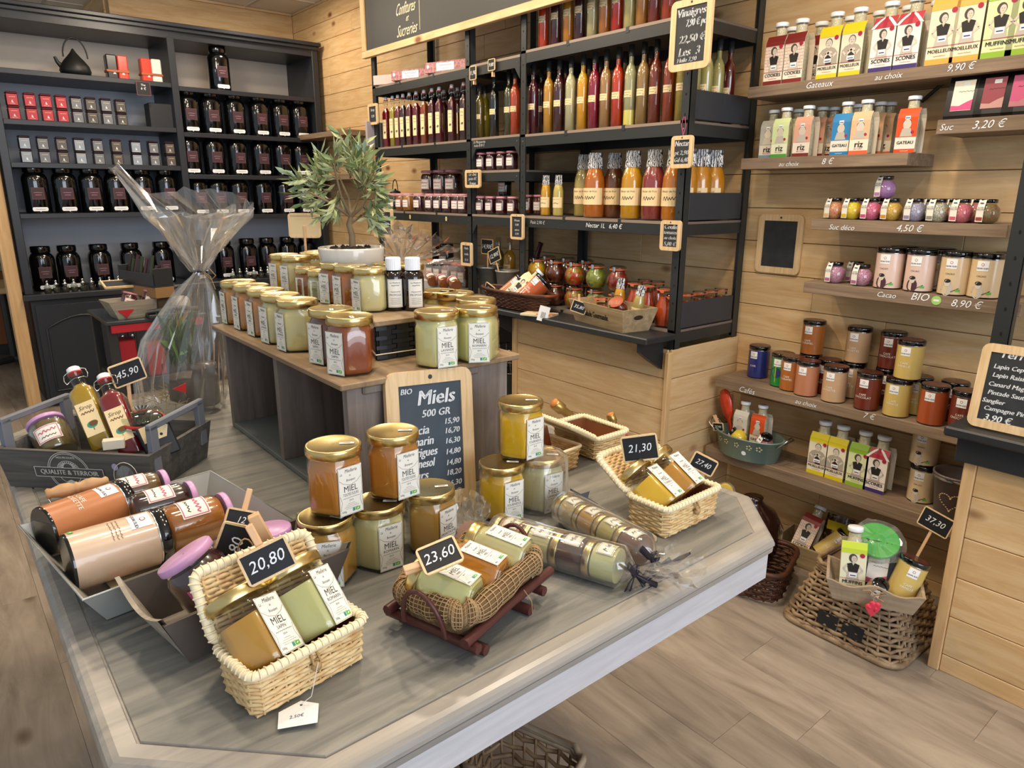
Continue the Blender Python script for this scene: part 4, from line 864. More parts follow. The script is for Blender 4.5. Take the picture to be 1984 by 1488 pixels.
# middle bay
for i, (px, c, nm) in enumerate([(930, '5a4a14', 'brownish oil'), (941, '8a8018', 'yellow-green oil'), (958, '131313', 'black vinegar'), (986, '3c3c14', 'dark olive oil'), (998, 'b8401a', 'orange-red oil')]):
    place('oil' + c, bottle(col=c, H=.285 if i > 1 else .25, R=.023), 'oil_bottle', 'slim bottle of %s, %s in the narrow middle bay' % (nm, nth(i, 5)), 'bottle', rk(px, 1.62, 2.19 if i != 1 else 2.25), 'oil bottles')
row('jams', jamjar(R=.0285, H=.082, col='3c0f18'), 'jam_jar', (934, 953, 973, 992), 1.47, 2.165, 'small pink-lidded jam jar on the short upper shelf, %s', 'jar', 'jam jars on the black shelving')
row('jams', jamjar(R=.0285, H=.082, col='3c0f18'), 'jam_jar', (933, 951, 972, 994), 1.267, 2.165, 'small pink-lidded jam jar on the middle bay\'s lower shelf, %s', 'jar', 'jam jars on the black shelving')
row('jams', jamjar(R=.0285, H=.082, col='3c0f18'), 'jam_jar', (930, 947, 964, 986), 1.267, 2.25, 'back row jam jar on the middle bay\'s lower shelf, %s', 'jar', 'jam jars on the black shelving')
place('jamdark', jamjar(R=.034, H=.1, lid=blackglass, col='1a0c12'), 'jam_jar', 'dark jar standing on top of the back jam jars in the middle bay', 'jar', rk(978, 1.267 + .083, 2.25))
# left bay
sw = [(751, '7a1220', 'red'), (764, '9a8a1a', 'yellow'), (774, '6a1020', 'red'), (784, '301018', 'dark'), (796, '5a0f1c', 'red'), (809, '641222', 'red'), (824, '8a3a14', 'amber'), (839, '4a0f1c', 'dark red'), (853, '560f20', 'dark red'), (877, '4a1018', 'dark red'), (900, '3a1016', 'dark')]
for i, (px, c, nm) in enumerate(sw): place('sw' + c, swing(c), 'syrup_bottle', '%s swing-stopper syrup bottle, %s on the far unit\'s second shelf' % (nm, nth(i, len(sw))), 'bottle', rk(px, S2, 2.165), 'syrup bottles')
for i, px in enumerate((862, 888)): place('sw4a0f1c', swing('4a0f1c'), 'syrup_bottle', 'swing-stopper syrup bottle in the back row, %s' % ('left one', 'right one')[i], 'bottle', rk(px, S2, 2.25), 'syrup bottles')
jm = [(764, '1a0d14', 'black'), (778, '8a4a1c', 'amber'), (792, 'a06a24', 'golden'), (813, '3a0f1c', 'dark'), (836, '3c1016', 'dark'), (852, '2c1012', 'dark'), (869, '3a1018', 'dark red'), (887, '3a1018', 'dark red'), (900, '451420', 'plum')]
for i, (px, c, nm) in enumerate(jm): place('jm' + c, jamjar(R=.034, H=.094, lid=pinkp, col=c), 'jam_jar', '%s pink-lidded jam jar, %s on the far unit\'s third shelf' % (nm, nth(i, len(jm))), 'jar', rk(px, 1.266, 2.165), 'jam jars on the black shelving')
row('jmbig', jamjar(R=.05, H=.13, lid=mauvel, col='2e1214'), 'jam_jar', (833, 857, 880), 1.266 + .09, 2.30, 'big dark jar behind the front jam jars, %s of three', 'jar', 'big jars at the back of the far unit')
m = MB(); m.box(-.14, .14, -.36, .36, .0, .085, P('white_riser', 'b9aaa4', .5), .003); single('display_riser', m, 'pale box riser behind the jam jars of the far unit', 'riser', at((2.36, 3.42, 1.266), 0))
t = thing('glass_jug', 'dark metal jug with a hoop handle on the pale riser', 'jug', at((2.30, SY(766, 2.30, 1.36), 1.352), FACEX)); m = MB(); m.tube([(-.03 * cos(a), 0, .02 + .07 * sin(a)) for a in [pi * k / 12 for k in range(13)]], .003, iron, 6); obj('handle', m, t); m = MB(); m.lathe([(.03, 0), (.034, .01), (.03, .02), (.008, .026), (.006, .034), (.001, .036)], iron, 16); obj('body', m, t)
# confectionery boxes on top
bx = P('pink_striped_box', 'b98a8a', .5, col2='8f5a5e', vscale=90)
for i, (px, x, rz, lab) in enumerate(((752, 2.16, .15, 'pale box at the left end of the far unit\'s top, end on'), (802, 2.17, .1, 'pink striped sweets box, middle one on top of the far unit'), (870, 2.17, .05, 'pink striped sweets box, right one on top of the far unit'))):
    t = thing('sweets_box', lab, 'box', rk(px, S1 - .01 + (.0), x) @ rotz(rz), 'sweets boxes on the far unit'); m = MB(); m.box(-.13 if i else -.08, .13 if i else .08, -.03, .14, 0, .05, bx if i else P('pale_box', 'cfb4ae', .5), .002); obj('carton', m, t)
    if i: m = MB(); w = FLAT(0, .025, -.0305); m.rect(0, 0, .11, .036, paperw, w); m.squig(0, .006, .08, .008, pinkink, w, 12); m.squig(0, -.008, .05, .006, pinkink, w); m.ell(-.11, .005, .008, .008, paperw, w); obj('label', m, t)
# grey panel at the left end of the bottle shelf
m = MB(); m.box(-.008, .008, -.11, .11, 0, .14, P('pale_end_board', '9a9294', .5), .003); single('end_panel', m, 'pale grey board standing at the left end of the syrup bottles', 'panel', rk(738, S2, 2.17) @ rotz(0))

# shop sign
ys0 = 3.835; t = thing('shop_sign', 'long black sign with cream script lettering in a pine frame over the shelving', 'sign', T(0, 0, 0))
z0, z1, ye = 2.086, 2.66, 1.35; m = MB()
m.box(2.075, 2.10, ye, ys0, z0, z0 + .035, pine, .002); m.box(2.075, 2.10, ye, ys0, z1 - .035, z1, pine, .002); m.box(2.075, 2.10, ys0 - .04, ys0, z0 + .035, z1 - .035, pinez, .002); m.box(2.075, 2.10, ye, ye + .04, z0 + .035, z1 - .035, pinez, .002); obj('frame', m, t)
m = MB(); m.box(2.085, 2.098, ye + .04, ys0 - .04, z0 + .035, z1 - .035, P('sign_black', '2a2b28', .5)); obj('panel', m, t)
yt = SY(788, 2.083, 2.3); m = MB(); w = lambda x, y, h=0: (2.085 - h - .0006, yt - x, 2.10 + y)
crm = P('sign_cream', 'd9cfae', .5)
def sc(py): return SZ(py, 2.083, yt) - 2.10
m.text('Confitures', -.015, sc(14), .078, crm, w, shear=.4, sx=.55); m.text('et', .0, sc(34), .045, crm, w, shear=.4, sx=.7); m.text('Sucreries', -.005, sc(57), .078, crm, w, shear=.4, sx=.66); m.rect(.112, sc(14), .003, .24, crm, w); obj('lettering', m, t)

# slates and tags on the shelving
def hang(label, x0, y0, x1, y1, lines, X=2.10, **k):
    cx, cy = (x0 + x1) / 2, (y0 + y1) / 2; a, b = AX(x0, cy, X), AX(x1, cy, X); W_ = abs(a.y - b.y); t_, b_ = AX(cx, y0, X), AX(cx, y1, X); H_ = t_.z - b_.z; c = AX(cx, cy, X)
    return slateboard(label, W_, H_, lines, at((X, c.y, c.z), FACEX), **k)
hang('large framed slate with vinegar prices hung at the top of the near shelving', 1299, -2, 1378, 136, [('Vinaigres', 0, .31, .034), ('7,90 € pc', .12, .16, .03), ('22,50 €', .05, -.06, .033), ('Les  3', .0, -.24, .036), ('Huile 7,90', -.05, -.35, .019)], X=2.06, b=.022, rnd=.02)
r = hang('small framed nectar slate on a pink string at the near corner post', 1301, 263, 1342, 326, [('Nectar', 0, .25, .026), ('pt 2,90', 0, -.03, .021), ('Gd 6,40', 0, -.25, .021)], X=2.09, b=.014)
m = MB(); m.tube([(0, 0, .055), (-.01, 0, .09), (-.003, 0, .115)], .0014, P('pink_string', 'c2496c', .7), 4); m.tube([(0, 0, .055), (.009, 0, .085), (.003, 0, .115)], .0014, P('pink_string', 'c2496c', .7), 4); obj('string', m, r)
hang('small framed slate for tomato coulis at the foot of the near corner post', 1280, 427, 1319, 486, [('Coulis', 0, .28, .022), ('tomates', 0, .1, .018), ('au choix', 0, -.08, .016), ('5,80 €', 0, -.28, .02)], X=2.09, b=.014)
hang('narrow framed slate on the post between the middle and near bays', 990, 415, 1015, 464, [('Mount', 0, .25, .014), ('8,80', 0, .08, .014), ('epices', 0, -.12, .013), ('8,90', 0, -.28, .014)], X=2.10, b=.011)
hang('small squarish framed slate on the post left of the middle bay', 902, 329, 931, 364, [('Le 2nd', 0, .25, .022), ('pots 6€', 0, 0, .02), ('Bonus', 0, -.25, .02)], X=2.10, b=.014)
hang('narrow framed slate hanging low on the post left of the middle bay', 894, 470, 915, 515, [('Huile', 0, .25, .016), ('truffe', 0, 0, .016), ('12 €', 0, -.25, .016)], X=2.10, b=.014)
hang('tall tiny framed slate at the far left post of the shelving', 714, 201, 732, 242, [('Sirop', 0, .2, .02), ('9,90', 0, -.1, .02)], X=2.10, b=.014)
hang('framed slate for organic jams hanging behind the potted olive tree', 724, 404, 761, 460, [('Confiture', 0, .22, .03), ('BIO', .2, -.05, .03), ('Bonne', -.1, -.15, .026), ('Bio', .1, -.25, .026)], X=1.98, b=.018)
tag('clothes-peg price tag at the left top of the middle bay', '11,90', at((2.11, AX(913, 141, 2.1).y, AX(913, 141, 2.1).z), FACEX), .05, .06, pegq=pi)
tag('clothes-peg price tag on the beam above the oil bottles', '9,80', at((2.11, AX(949, 125, 2.1).y, AX(949, 125, 2.1).z), FACEX), .05, .05, pegq=pi)
m = MB(); w = lambda x, y, h=0: (XR - .0012 - h, SY(1170, XR, 1.245) - x, 1.24 + y); m.text('Nectar 1L   6,40 €', 0, 0, .026, chalk, w, shear=.2); obj('chalk_prices', m, rackC)
m = MB(); w = lambda x, y, h=0: (XR - .0012 - h, SY(1042, XR, 1.245) - x, 1.24 + y); m.text('Petit 2,90 €', 0, 0, .02, chalkd, w, shear=.2); obj('chalk_prices', m, rackC)
m = MB(); w = lambda x, y, h=0: (XR - .0012 - h, SY(929, XR, 1.59) - x, 1.59 + y); m.text('St Marguerite\n huile 8,90 €', 0, 0, .017, chalkd, w, shear=.2); obj('chalk_prices', m, rackB)
for i, px in enumerate((795, 865)): m = MB(); w = lambda x, y, h=0: (XR - .0012 - h, SY(px, XR, 1.23) - x, 1.235 + y); m.ell(0, 0, .008, .012, paperc, w); m.ell(0, 0, .003, .005, ecog, w, .0006); obj('round_sticker', m, rackA)

# lower part of the far and middle bays
def bucket(label, M, R=.062, H=.13, mat=galv, extra=None, name='bucket'):
    t = thing(name, label, 'bucket', M); m = MB(); m.lathe([(R * .72, 0), (R * .74, .003), (R * .95, H * .93), (R * 1.03, H * .95), (R * 1.03, H), (R * .97, H), (R * .93, H * .92), (R * .7, .006), (.001, .006)], mat, 28, caps=(True, False)); obj('pail', m, t)
    if extra: extra(t, R, H)
    return t
bucket('dark galvanised bucket on the middle bay\'s bottom shelf', rk(949, S4, 2.20), .066, .135)
bucket('pale galvanised bucket on the middle bay\'s bottom shelf, right of the dark one', rk(984, S4, 2.19), .062, .13, P('pale_zinc', '9b968e', .4, .4))
tag('slate tag reading 14,90 on a stick in the dark bucket', '14,90€', at((2.19, *AX(944, 478, 2.19).yz), FACEX), .095, .075, stick=.10)
tag('slate tag reading 12,90 tilted on a stick between the buckets', '12,90€', at((2.16, *AX(958, 495, 2.16).yz), FACEX) @ Matrix.Rotation(-.38, 4, 'Y'), .09, .065, stick=.09)
tag('tiny slate tag leaning at the left end of the brown basket', '19,80', at((1.99, *AX(949, 560, 1.99).yz), FACEX) @ Matrix.Rotation(.35, 4, 'Y'), .07, .045)
for i, (px, c) in enumerate(((966, '8a7a3a'), (987, 'c08a28'))): place('sb' + c, bottle(col=c, H=.27, R=.032, cap=CLEAR('stopper_glass', 'f2f2ee', 2), lz=.45, lh=.14), 'oil_bottle', ('olive oil bottle with a glass stopper behind the buckets', 'yellow bottle with a glass stopper behind the pale bucket')[i], 'bottle', rk(px, S4, 2.32), 'stoppered bottles behind the buckets')
m = MB(); m.lathe([(.028, 0), (.034, .05), (.03, .13), (.014, .2), (.012, .26), (.014, .27)], P('dark_red_glass', '3a0d18', .15, coat=.8), 16, M=Matrix.Rotation(.35, 4, 'Y')); single('dark_bottle', m, 'dark red bottle leaning behind the buckets against the near bay', 'bottle', rk(1018, S4, 2.36))
for i, (px, c) in enumerate(((838, '1c0f12'), (852, '14100f'), (868, '8a5218'), (886, '5c2f14'), (899, '3c1a12'))): place('cl' + c, jamjar(R=.036, H=.125, lid=orb, col=c), 'clip_jar', 'dark preserve jar behind the wrapped basket, %s of five' % nth(i, 5), 'jar', rk(px, S4, 2.24), 'preserve jars at the bottom of the far unit')
place('cltall', jamjar(R=.045, H=.2, lid=blackglass, col='140c10'), 'clip_jar', 'tall dark jar at the back of the far unit\'s bottom shelf', 'jar', rk(866, S4, 2.42))

# ------------------------------------------------------------------ floating shelves on the long wall
XS = 2.35
def wshelf(label, y0, y1, z, th=.036, txts=(), X=XS, group='grey oak wall shelves'):
    t = thing('wall_shelf', label, 'shelf', T(0, 0, 0), group); m = MB(); m.box(X, XW - .001, y0, y1, z - th, z, shelfw, .0012); obj('shelf_board', m, t)
    if txts:
        for s, px, py, size in txts: m = MB(); y = SY(px, X, z - th / 2); w = lambda x, v, h=0: (X - .0006 - h, y - x, z + v); m.text(s, 0, SZ(py, X, y) - z, size * .9, chalk, w, shear=.3, bold=0); obj('chalk_writing', m, t)
    return t
wshelf('top grey oak wall shelf chalked Gateaux au choix 9,90', -.3, 1.533, 1.730, .036, [('Gateaux', 1588, 164, .030), ('au choix', 1722, 148, .026), ('9,90 €', 1862, 130, .030)])
wshelf('short grey oak wall shelf chalked au choix 8 €', .962, 1.537, 1.490, .038, [('au choix', 1529, 318, .024), ('8 €', 1604, 313, .03)])
wshelf('grey oak wall shelf at the right edge chalked Suc 3,20', -.3, .893, 1.577, .040, [('Suc', 1835, 247, .028), ("3,20 €", 1917, 241, .034)])
t = wshelf('grey oak wall shelf chalked Suc deco 4,50', .668, 1.245, 1.286, .036, [('Suc déco', 1632, 441, .026), ('4,50 €', 1763, 443, .032)])
t = wshelf('grey oak wall shelf chalked Cacao BIO 8,90', .60, 1.246, 1.073, .038, [('Cacao', 1718, 572, .026), ('BIO', 1783, 576, .036), ('8,90 €', 1873, 590, .034)])
m = MB(); y = SY(1814, XS, 1.054); w = lambda x, v, h=0: (XS - .0008 - h, y - x, SZ(582, XS, y) + v); m.ell(0, 0, .014, .014, P('sticker_green', '9cc86a', .5), w); m.rect(0, 0, .016, .006, paper, w, .0007); obj('round_sticker', m, t)
wshelf('long grey oak wall shelf of coffee tins chalked Cafes au choix 7 €', .45, 1.570, .662, .036, [('Cafés', 1448, 757, .034), ('au choix', 1562, 782, .026), ('7 €', 1684, 807, .03)])
wshelf('lowest grey oak wall shelf, below the coffee tins', .45, 1.590, .368, .046)
slateboard('blank framed slate hanging on the pine wall left of the coffee tins', .185, .222, None, at((2.5445, *AX(1510, 473, 2.5445).yz), FACEX), b=.024, rnd=.02)
# black upright post at the right
t = thing('black_upright', 'black slotted metal upright before the wall shelves at the right', 'post', T(0, 0, 0)); a = AX(1949, 560, 2.30); m = MB()
m.box(2.30, 2.304, a.y - .03, a.y + .015, .78, 2.4, black, .001); m.box(2.30, 2.33, a.y - .03, a.y - .026, .78, 2.4, black, .001)
for k in range(22): m.ell(0, 0, .003, .006, P('slot_hole', '0a0a0a', .9), (lambda zz: lambda p, q, h=0: (2.2995 - h, a.y - .008 - p, zz + q))(.85 + k * .07), n=8)
obj('upright', m, t)

def wl(px, z, x, r=0): return at((x, SY(px, x, z), z), FACEX + r)
Z1 = 1.730
gt = [(1505, 'COOKIES', dict(band='7a2420', bg='efe0cc', plaid=True), 'red-brown'), (1543, 'COOKIES', dict(band='7a2420', bg='efe0cc', plaid=True), 'red-brown'), (1609, 'MOELLEUX', dict(band='d8c51a', bg='e6dcc0', man=True), 'yellow'), (1653, 'MOELLEUX', dict(band='d8c51a', bg='e6dcc0', man=True), 'yellow'), (1712, 'SCONES', dict(band='41306e', bg='efe8dc', top='b83a44', style=2), 'purple-banded flag'), (1760, 'SCONES', dict(band='41306e', bg='efe8dc', top='b83a44', style=2), 'purple-banded flag'), (1826, 'MOELLEUX', dict(band='dca548', bg='eee0bc'), 'orange'), (1874, 'MOELLEUX', dict(band='dca548', bg='eee0bc'), 'orange'), (1936, 'MUFFINS', dict(band='8fb432', bg='d8e0a8'), 'green'), (1984, 'MUFFINS', dict(band='8fb432', bg='d8e0a8'), 'green')]
def cart(key, nm, kw): return place, key, nm
cnt = {}
for i, (px, nm, kw, cn) in enumerate(gt):
    cnt[cn] = cnt.get(cn, 0) + 1; H = .20 if i < 6 else .235
    place('ct%s%s' % (nm, cn), carton(nm, H=H, W_=.0345 if i < 6 else .037, **kw), 'baking_mix_bottle', '%s %s carton-sleeved baking mix, %s of the pair on the top wall shelf' % (cn, nm.lower(), ('left one', 'right one')[cnt[cn] - 1]), 'bottle', wl(px, Z1, 2.395), 'sleeved baking mixes on the top wall shelf')
for i, (px, nm, kw, cn) in enumerate([(1525, 'COOKIES', gt[0][2], 'red-brown'), (1580, 'COOKIES', gt[0][2], 'red-brown'), (1636, 'MOELLEUX', gt[2][2], 'yellow'), (1690, 'MOELLEUX', gt[2][2], 'yellow'), (1745, 'SCONES', gt[4][2], 'purple-banded flag'), (1800, 'SCONES', gt[4][2], 'purple-banded flag')]):
    place('ct%s%s' % (nm, cn), carton(nm, H=.20, **kw), 'baking_mix_bottle', 'half-hidden %s baking mix, top wall shelf\'s back row, %s' % (nm.lower(), nth(i, 6)), 'bottle', wl(px, Z1, 2.485), 'sleeved baking mixes on the top wall shelf')
Z2 = 1.49
rz = [(1492, 'riz', dict(band='6f8a96', bg='c9c3b4', top='a8a89c'), 'grey', 2.43), (1516, 'riz', dict(band='4f9a3c', bg='e4e6c2', top='cfdca0'), 'green', 2.395), (1558, 'riz', dict(band='7a2c22', bg='eadbc8', top='dca48a'), 'salmon', 2.395), (1632, 'GATEAU', dict(band='2a7ab0', bg='e6dfd0', top='2f84bc'), 'blue', 2.395), (1669, 'riz', dict(band='d8603a', bg='eadcc4', top='e0b48c'), 'peach', 2.385), (1758, 'GATEAU', dict(band='cf4c1c', bg='e8dccb', top='d4501e'), 'orange', 2.40)]
for i, (px, nm, kw, cn, x) in enumerate(rz): place('rz' + cn, carton(nm, W_=.030, H=.165, style=1, **kw), 'dessert_mix_bottle', '%s sleeved %s mix bottle on the short wall shelf' % (cn, 'rice pudding' if nm == 'riz' else 'cake'), 'bottle', wl(px, Z2, x), 'dessert mixes on the short wall shelf')
for i, (px, k, x) in enumerate([(1538, 1, 2.47), (1584, 2, 2.47), (1606, 2, 2.50), (1652, 3, 2.48), (1694, 4, 2.47), (1712, 4, 2.50)]):
    nm, kw, cn = rz[k][1:4]; place('rz' + cn, carton(nm, W_=.030, H=.165, style=1, **kw), 'dessert_mix_bottle', 'half-hidden %s mix bottle at the back of the short shelf, %s' % (cn, nth(i, 6)), 'bottle', wl(px, Z2, x), 'dessert mixes on the short wall shelf')
def pouch(col='8a2a50', top='efe2d6'):
    def f():
        m = MB(); W2, H = .049, .145; rings = []
        for z, d in ((0, .026), (.01, .03), (H * .55, .02), (H * .85, .006), (H, .003)): rings.append([(-W2, -d, z), (W2, -d, z), (W2, d, z), (-W2, d, z)])
        m.loft(rings, P('black_foil', '101012', .22, coat=.4), False); p = MB(); w = lambda x, y, h=0: (x, -(.030 - (max(0, y - .01) / (H * .55 - .01)) * .010) - .0012 - h, y)
        p.rect(-.006, .064, .054, .082, P('pouch_cream_' + top, top, .4), w, .0004); p.poly([(-.033, .024), (.021, .024), (.021, .052), (.006, .046), (-.012, .036), (-.033, .038)], P('pouch_pink_' + col, col, .4), w, .0007); p.rect(0, .094, .018, .01, paperw, w, .0008); p.squig(0, .075, .04, .004, ink, w)
        z = MB(); z.box(-W2, W2, -.0045, .0045, H * .9, H * .915, P('foil_seal', '3a3c40', .3), .001)
        return [('bag', m, None, None), ('label', p, None, None), ('zip_seal', z, None, None)]
    return f
for i, (px, c, tp, nm) in enumerate(((1869, 'd2457c', 'efe2c8', 'cream and pink'), (1928, 'b88a82', '8a3340', 'wine-red and pale'), (1984, 'b07078', 'c04a78', 'magenta'))): place('po' + c, pouch(c, tp), 'sugar_pouch', 'black foil pouch with %s label on the chalked 3,20 shelf' % nm, 'pouch', wl(px, 1.577, 2.395), 'black sugar pouches')
for i, px in enumerate((1893, 1955)): place('pod2457c', pouch('d2457c', 'efe2c8'), 'sugar_pouch', 'black foil pouch in the second row, %s' % ('left one', 'right one')[i], 'pouch', wl(px, 1.577, 2.47), 'black sugar pouches')
m = MB(); a = AX(1782, 196, 2.52); m.tube([(2.535, a.y, a.z), (2.52, a.y - .06, a.z + .045), (2.50, a.y - .2, a.z + .07), (2.48, a.y - .42, a.z + .085)], .006, black, 6); single('black_cable', m, 'black cable running along the wall behind the sugar pouches', 'cable')
Z3 = 1.286
sb = [(1614, 'd9b06a', 'c95f6a', 'multicoloured'), (1648, 'd9b31c', 'e8cf3a', 'bright yellow'), (1685, 'c84a7c', 'e27aa0', 'hot pink'), (1724, 'c8902a', 'e2b85a', 'gold bead'), (1769, '8a83a8', 'b9b2cc', 'lilac grey'), (1813, '8a8474', 'd8d2c2', 'silver bead'), (1858, 'c9566c', 'd9808c', 'rose'), (1909, '9a4038', '7a8a5a', 'red and green')]
for i, (px, c, c2, nm) in enumerate(sb): place('sb_' + c, sugarball(c, .0345, c2), 'sugar_jar', 'round jar of %s sugar, %s in its shelf\'s front row' % (nm, nth(i, 8)), 'jar', wl(px, Z3, 2.395), 'round jars of decorating sugar')
place('sb_b07ab8', sugarball('b07ab8', .0345, 'c48ac4'), 'sugar_jar', 'round jar of mauve sugar perched on top of the row', 'jar', wl(1712, Z3 + .0685, 2.43), 'round jars of decorating sugar')
for i, (px, c) in enumerate(((1666, 'b07ab8'), (1706, 'c84a7c'), (1795, '8a83a8'), (1838, '8a8474'), (1884, 'c9566c'))): place('sb_' + c, sugarball(c), 'sugar_jar', 'round sugar jar in the back row of the sugar shelf, %s' % nth(i, 5), 'jar', wl(px, Z3, 2.475), 'round jars of decorating sugar')
Z4 = 1.073
for i, (px, x) in enumerate(((1616, 2.40), (1667, 2.395), (1655, 2.475))): place('sb_a8608c', sugarball('a8608c', .0355, 'c9a0b0'), 'sugar_jar', ('round jar of violet sugar at the left end of the cocoa shelf', 'round jar of dusky pink sugar next to the cocoa tins', 'round violet sugar jar behind the pair on the cocoa shelf')[i], 'jar', wl(px, Z4, x), 'round jars of decorating sugar')
def cocoart(kid):
    def a(p, w, R, H):
        p.ell(-.004, -H * .3, R * .38, R * .5, P('photo_apron', 'bdb4a6', .6) if kid else P('photo_maroon', '4a2a30', .6), w, .0005); p.ell(-.004, -H * .17, R * .2, R * .24, P('photo_skin', 'cfc4b2', .6), w, .0007); p.ell(-.004, -H * .12, R * .22, R * .14, P('photo_dark', '25211f', .6), w, .0009); p.line([(-.02, -H * .33), (.01, -H * .36), (.028, -H * .28)], .002, P('photo_dark', '25211f', .6), w, .0009); p.rect(R * .62, -H * .33, R * .3, R * .16, ecog, w, .0006)
    return a
for i, (px, k, r) in enumerate(((1718, 0, .0), (1777, 0, .0), (1844, 1, .0), (1903, 1, .0))): place('coc%d' % k, tin(('dcc0b0', 'd8bd94')[k], 'CACAO', .042, .130, True, cocoart(k), '2b1c1e'), 'cocoa_tin', ('pinkish cocoa tin with a dark photo figure', 'beige cocoa tin with a child drawing')[k] + ', %s of four' % nth(i, 4), 'tin', wl(px, Z4, 2.40), 'cocoa tins')
for i, px in enumerate((1742, 1812, 1945)): place('coc1', tin('d8bd94', 'CACAO', .042, .130, True, cocoart(1), '2b1c1e'), 'cocoa_tin', 'cocoa tin in the back row, %s' % nth(i, 3), 'tin', wl(px, Z4, 2.49), 'cocoa tins')
Z5 = .662
def brasil(p, w, R, H):
    p.poly([(-R * .1, -H * .32), (R * 1.1, 0), (-R * .1, H * .25), (-R * 1.2, 0)], P('flag_yellow', 'd8b41c', .4), w, .0004); p.ell(-R * .1, -H * .03, R * .55, R * .5, inkb, w, .0006)
cf = {'blue': ('2c327a', 'CAFE', False, None), 'brazil': ('1f8a3c', '', False, brasil), 'caramel': ('a8642a', 'CAFE\nCARAMEL', False, None), 'salmon': ('b87a58', '', False, None), 'beige': ('c4a07a', 'CAFE\nNOISETTE', False, None), 'maroon': ('6e2c1e', 'CAFE\nCHOCOLAT', False, None), 'yellow': ('cdb265', 'CAFE\nVANILLE', False, None), 'orange': ('a54e28', '', False, None)}
def coffee(cn, label, px, x, lv=0, z=Z5, r=0): c, tx, dk, art = cf[cn]; place('cf' + cn, tin(c, tx or '  ',   .0400, .128, dk, art), 'coffee_tin', label, 'tin', wl(px, z, x, r) @ T(0, 0, lv * .1286), 'coffee tins')
for i, (cn, px, x, nm) in enumerate((('blue', 1467, 2.49, 'navy blue'), ('brazil', 1512, 2.44, 'green Brazilian-flag'), ('caramel', 1531, 2.415, 'caramel brown'), ('salmon', 1560, 2.395, 'salmon'), ('beige', 1613, 2.395, 'beige'), ('maroon', 1677, 2.395, 'red-brown'), ('yellow', 1734, 2.395, 'lower pale yellow'), ('orange', 1802, 2.395, 'burnt orange'), ('maroon', 1862, 2.395, 'brown'))):
    coffee(cn, '%s coffee tin, %s in the front of its shelf' % (nm, nth(i, 9)), px, x)
for cn, label, px, x, lv in (('caramel', 'caramel coffee tin raised at the back left, standing on another tin', 1564, 2.50, 1), ('caramel', 'hidden caramel coffee tin carrying the raised one at the back left', 1564, 2.50, 0), ('beige', 'beige coffee tin standing on another at the back', 1649, 2.50, 1), ('beige', 'beige coffee tin under the raised beige one', 1648, 2.50, 0), ('maroon', 'red-brown coffee tin standing on another behind the tall yellow pair', 1713, 2.50, 1), ('maroon', 'red-brown coffee tin under the raised red-brown one', 1713, 2.50, 0), ('yellow', 'pale yellow coffee tin on top of the lower yellow one', 1745, 2.40, 1), ('maroon', 'coffee tin between the salmon and beige ones, second row', 1601, 2.475, 0), ('yellow', 'pale yellow coffee tin behind the yellow stack', 1772, 2.47, 0), ('maroon', 'coffee tin in the second row next to the slate', 1840, 2.49, 0)): coffee(cn, label, px, x, lv)

# lowest shelf: tub, mixes, cocoa tins, heart bucket
Z6 = .368
def tub(M):
    t = thing('green_metal_tub', 'oval green metal tub with cut-out flowers on the lowest wall shelf', 'tub', M); tm = P('sage_tin', '86a096', .35, .4, var=.15, vscale=10); m = MB()
    E_ = lambda r, z: [(r * 1.25 * cos(a), r * .8 * sin(a), z) for a in [2 * pi * k / 40 for k in range(40)]]
    m.loft([E_(.095, 0), E_(.097, .003), E_(.112, .085), E_(.116, .087), E_(.116, .091), E_(.108, .09), E_(.094, .005)], tm, caps=(True, True)); obj('tub_body', m, t)
    for s in (-1, 1): m = MB(); m.tube([(s * .135, -.03, .07), (s * .165, -.035, .10), (s * .172, 0, .118), (s * .165, .035, .10), (s * .135, .03, .07)], .003, wire, 6); obj('handle', m, t)
    m = MB(); w = lambda x, z, h=0: (x, -.80 * (.097 + .015 * z / .085) * sqrt(max(0, 1 - (x / (1.25 * (.097 + .015 * z / .085))) ** 2)) - h - .001, z)
    for x in (-.085, -.05, 0, .05, .085):
        for k in range(5): a = 2 * pi * k / 5; m.ell(x + .008 * cos(a), .062 + .008 * sin(a), .0035, .0035, P('flower_cream', 'c8c09a', .5), w, n=6)
    m.ell(.03, .035, .009, .009, whitepl, w); obj('flowers', m, t); return t
pt = at((2.39, SY(1450, 2.39, Z6 + .03), Z6), FACEX); tub(pt)
def pin(dx, dy, dz, up=(0, 0, 1)): v = pt @ Vector((dx, dy, dz)); u = pt.to_3x3() @ Vector(up); return basis(v, u, (-1, 0, .05))
place('rzbw', carton('riz', W_=.030, H=.165, style=1, band='b9b4a8', bg='d9d4c6', top='cfcabc'), 'dessert_mix_bottle', 'white rice mix bottle standing in the green tub', 'bottle', pin(-.035, .01, .045))
place('rzor', carton('GATEAU', W_=.030, H=.165, style=1, band='cf4c1c', bg='e8dccb', top='d4501e'), 'dessert_mix_bottle', 'orange cake mix bottle standing in the green tub', 'bottle', pin(.035, .02, .045))
place('sb_d9b31c', sugarball('d9b31c', .0345, 'e8cf3a'), 'sugar_jar', 'yellow sugar jar lying in the green tub', 'jar', pin(-.005, -.03, .055, (-.6, -.2, .5)))
place('sb_c9566c', sugarball('c9566c', .0345, 'd9808c'), 'sugar_jar', 'pink sugar jar in the green tub', 'jar', pin(.07, -.02, .05, (.3, -.2, .8)))
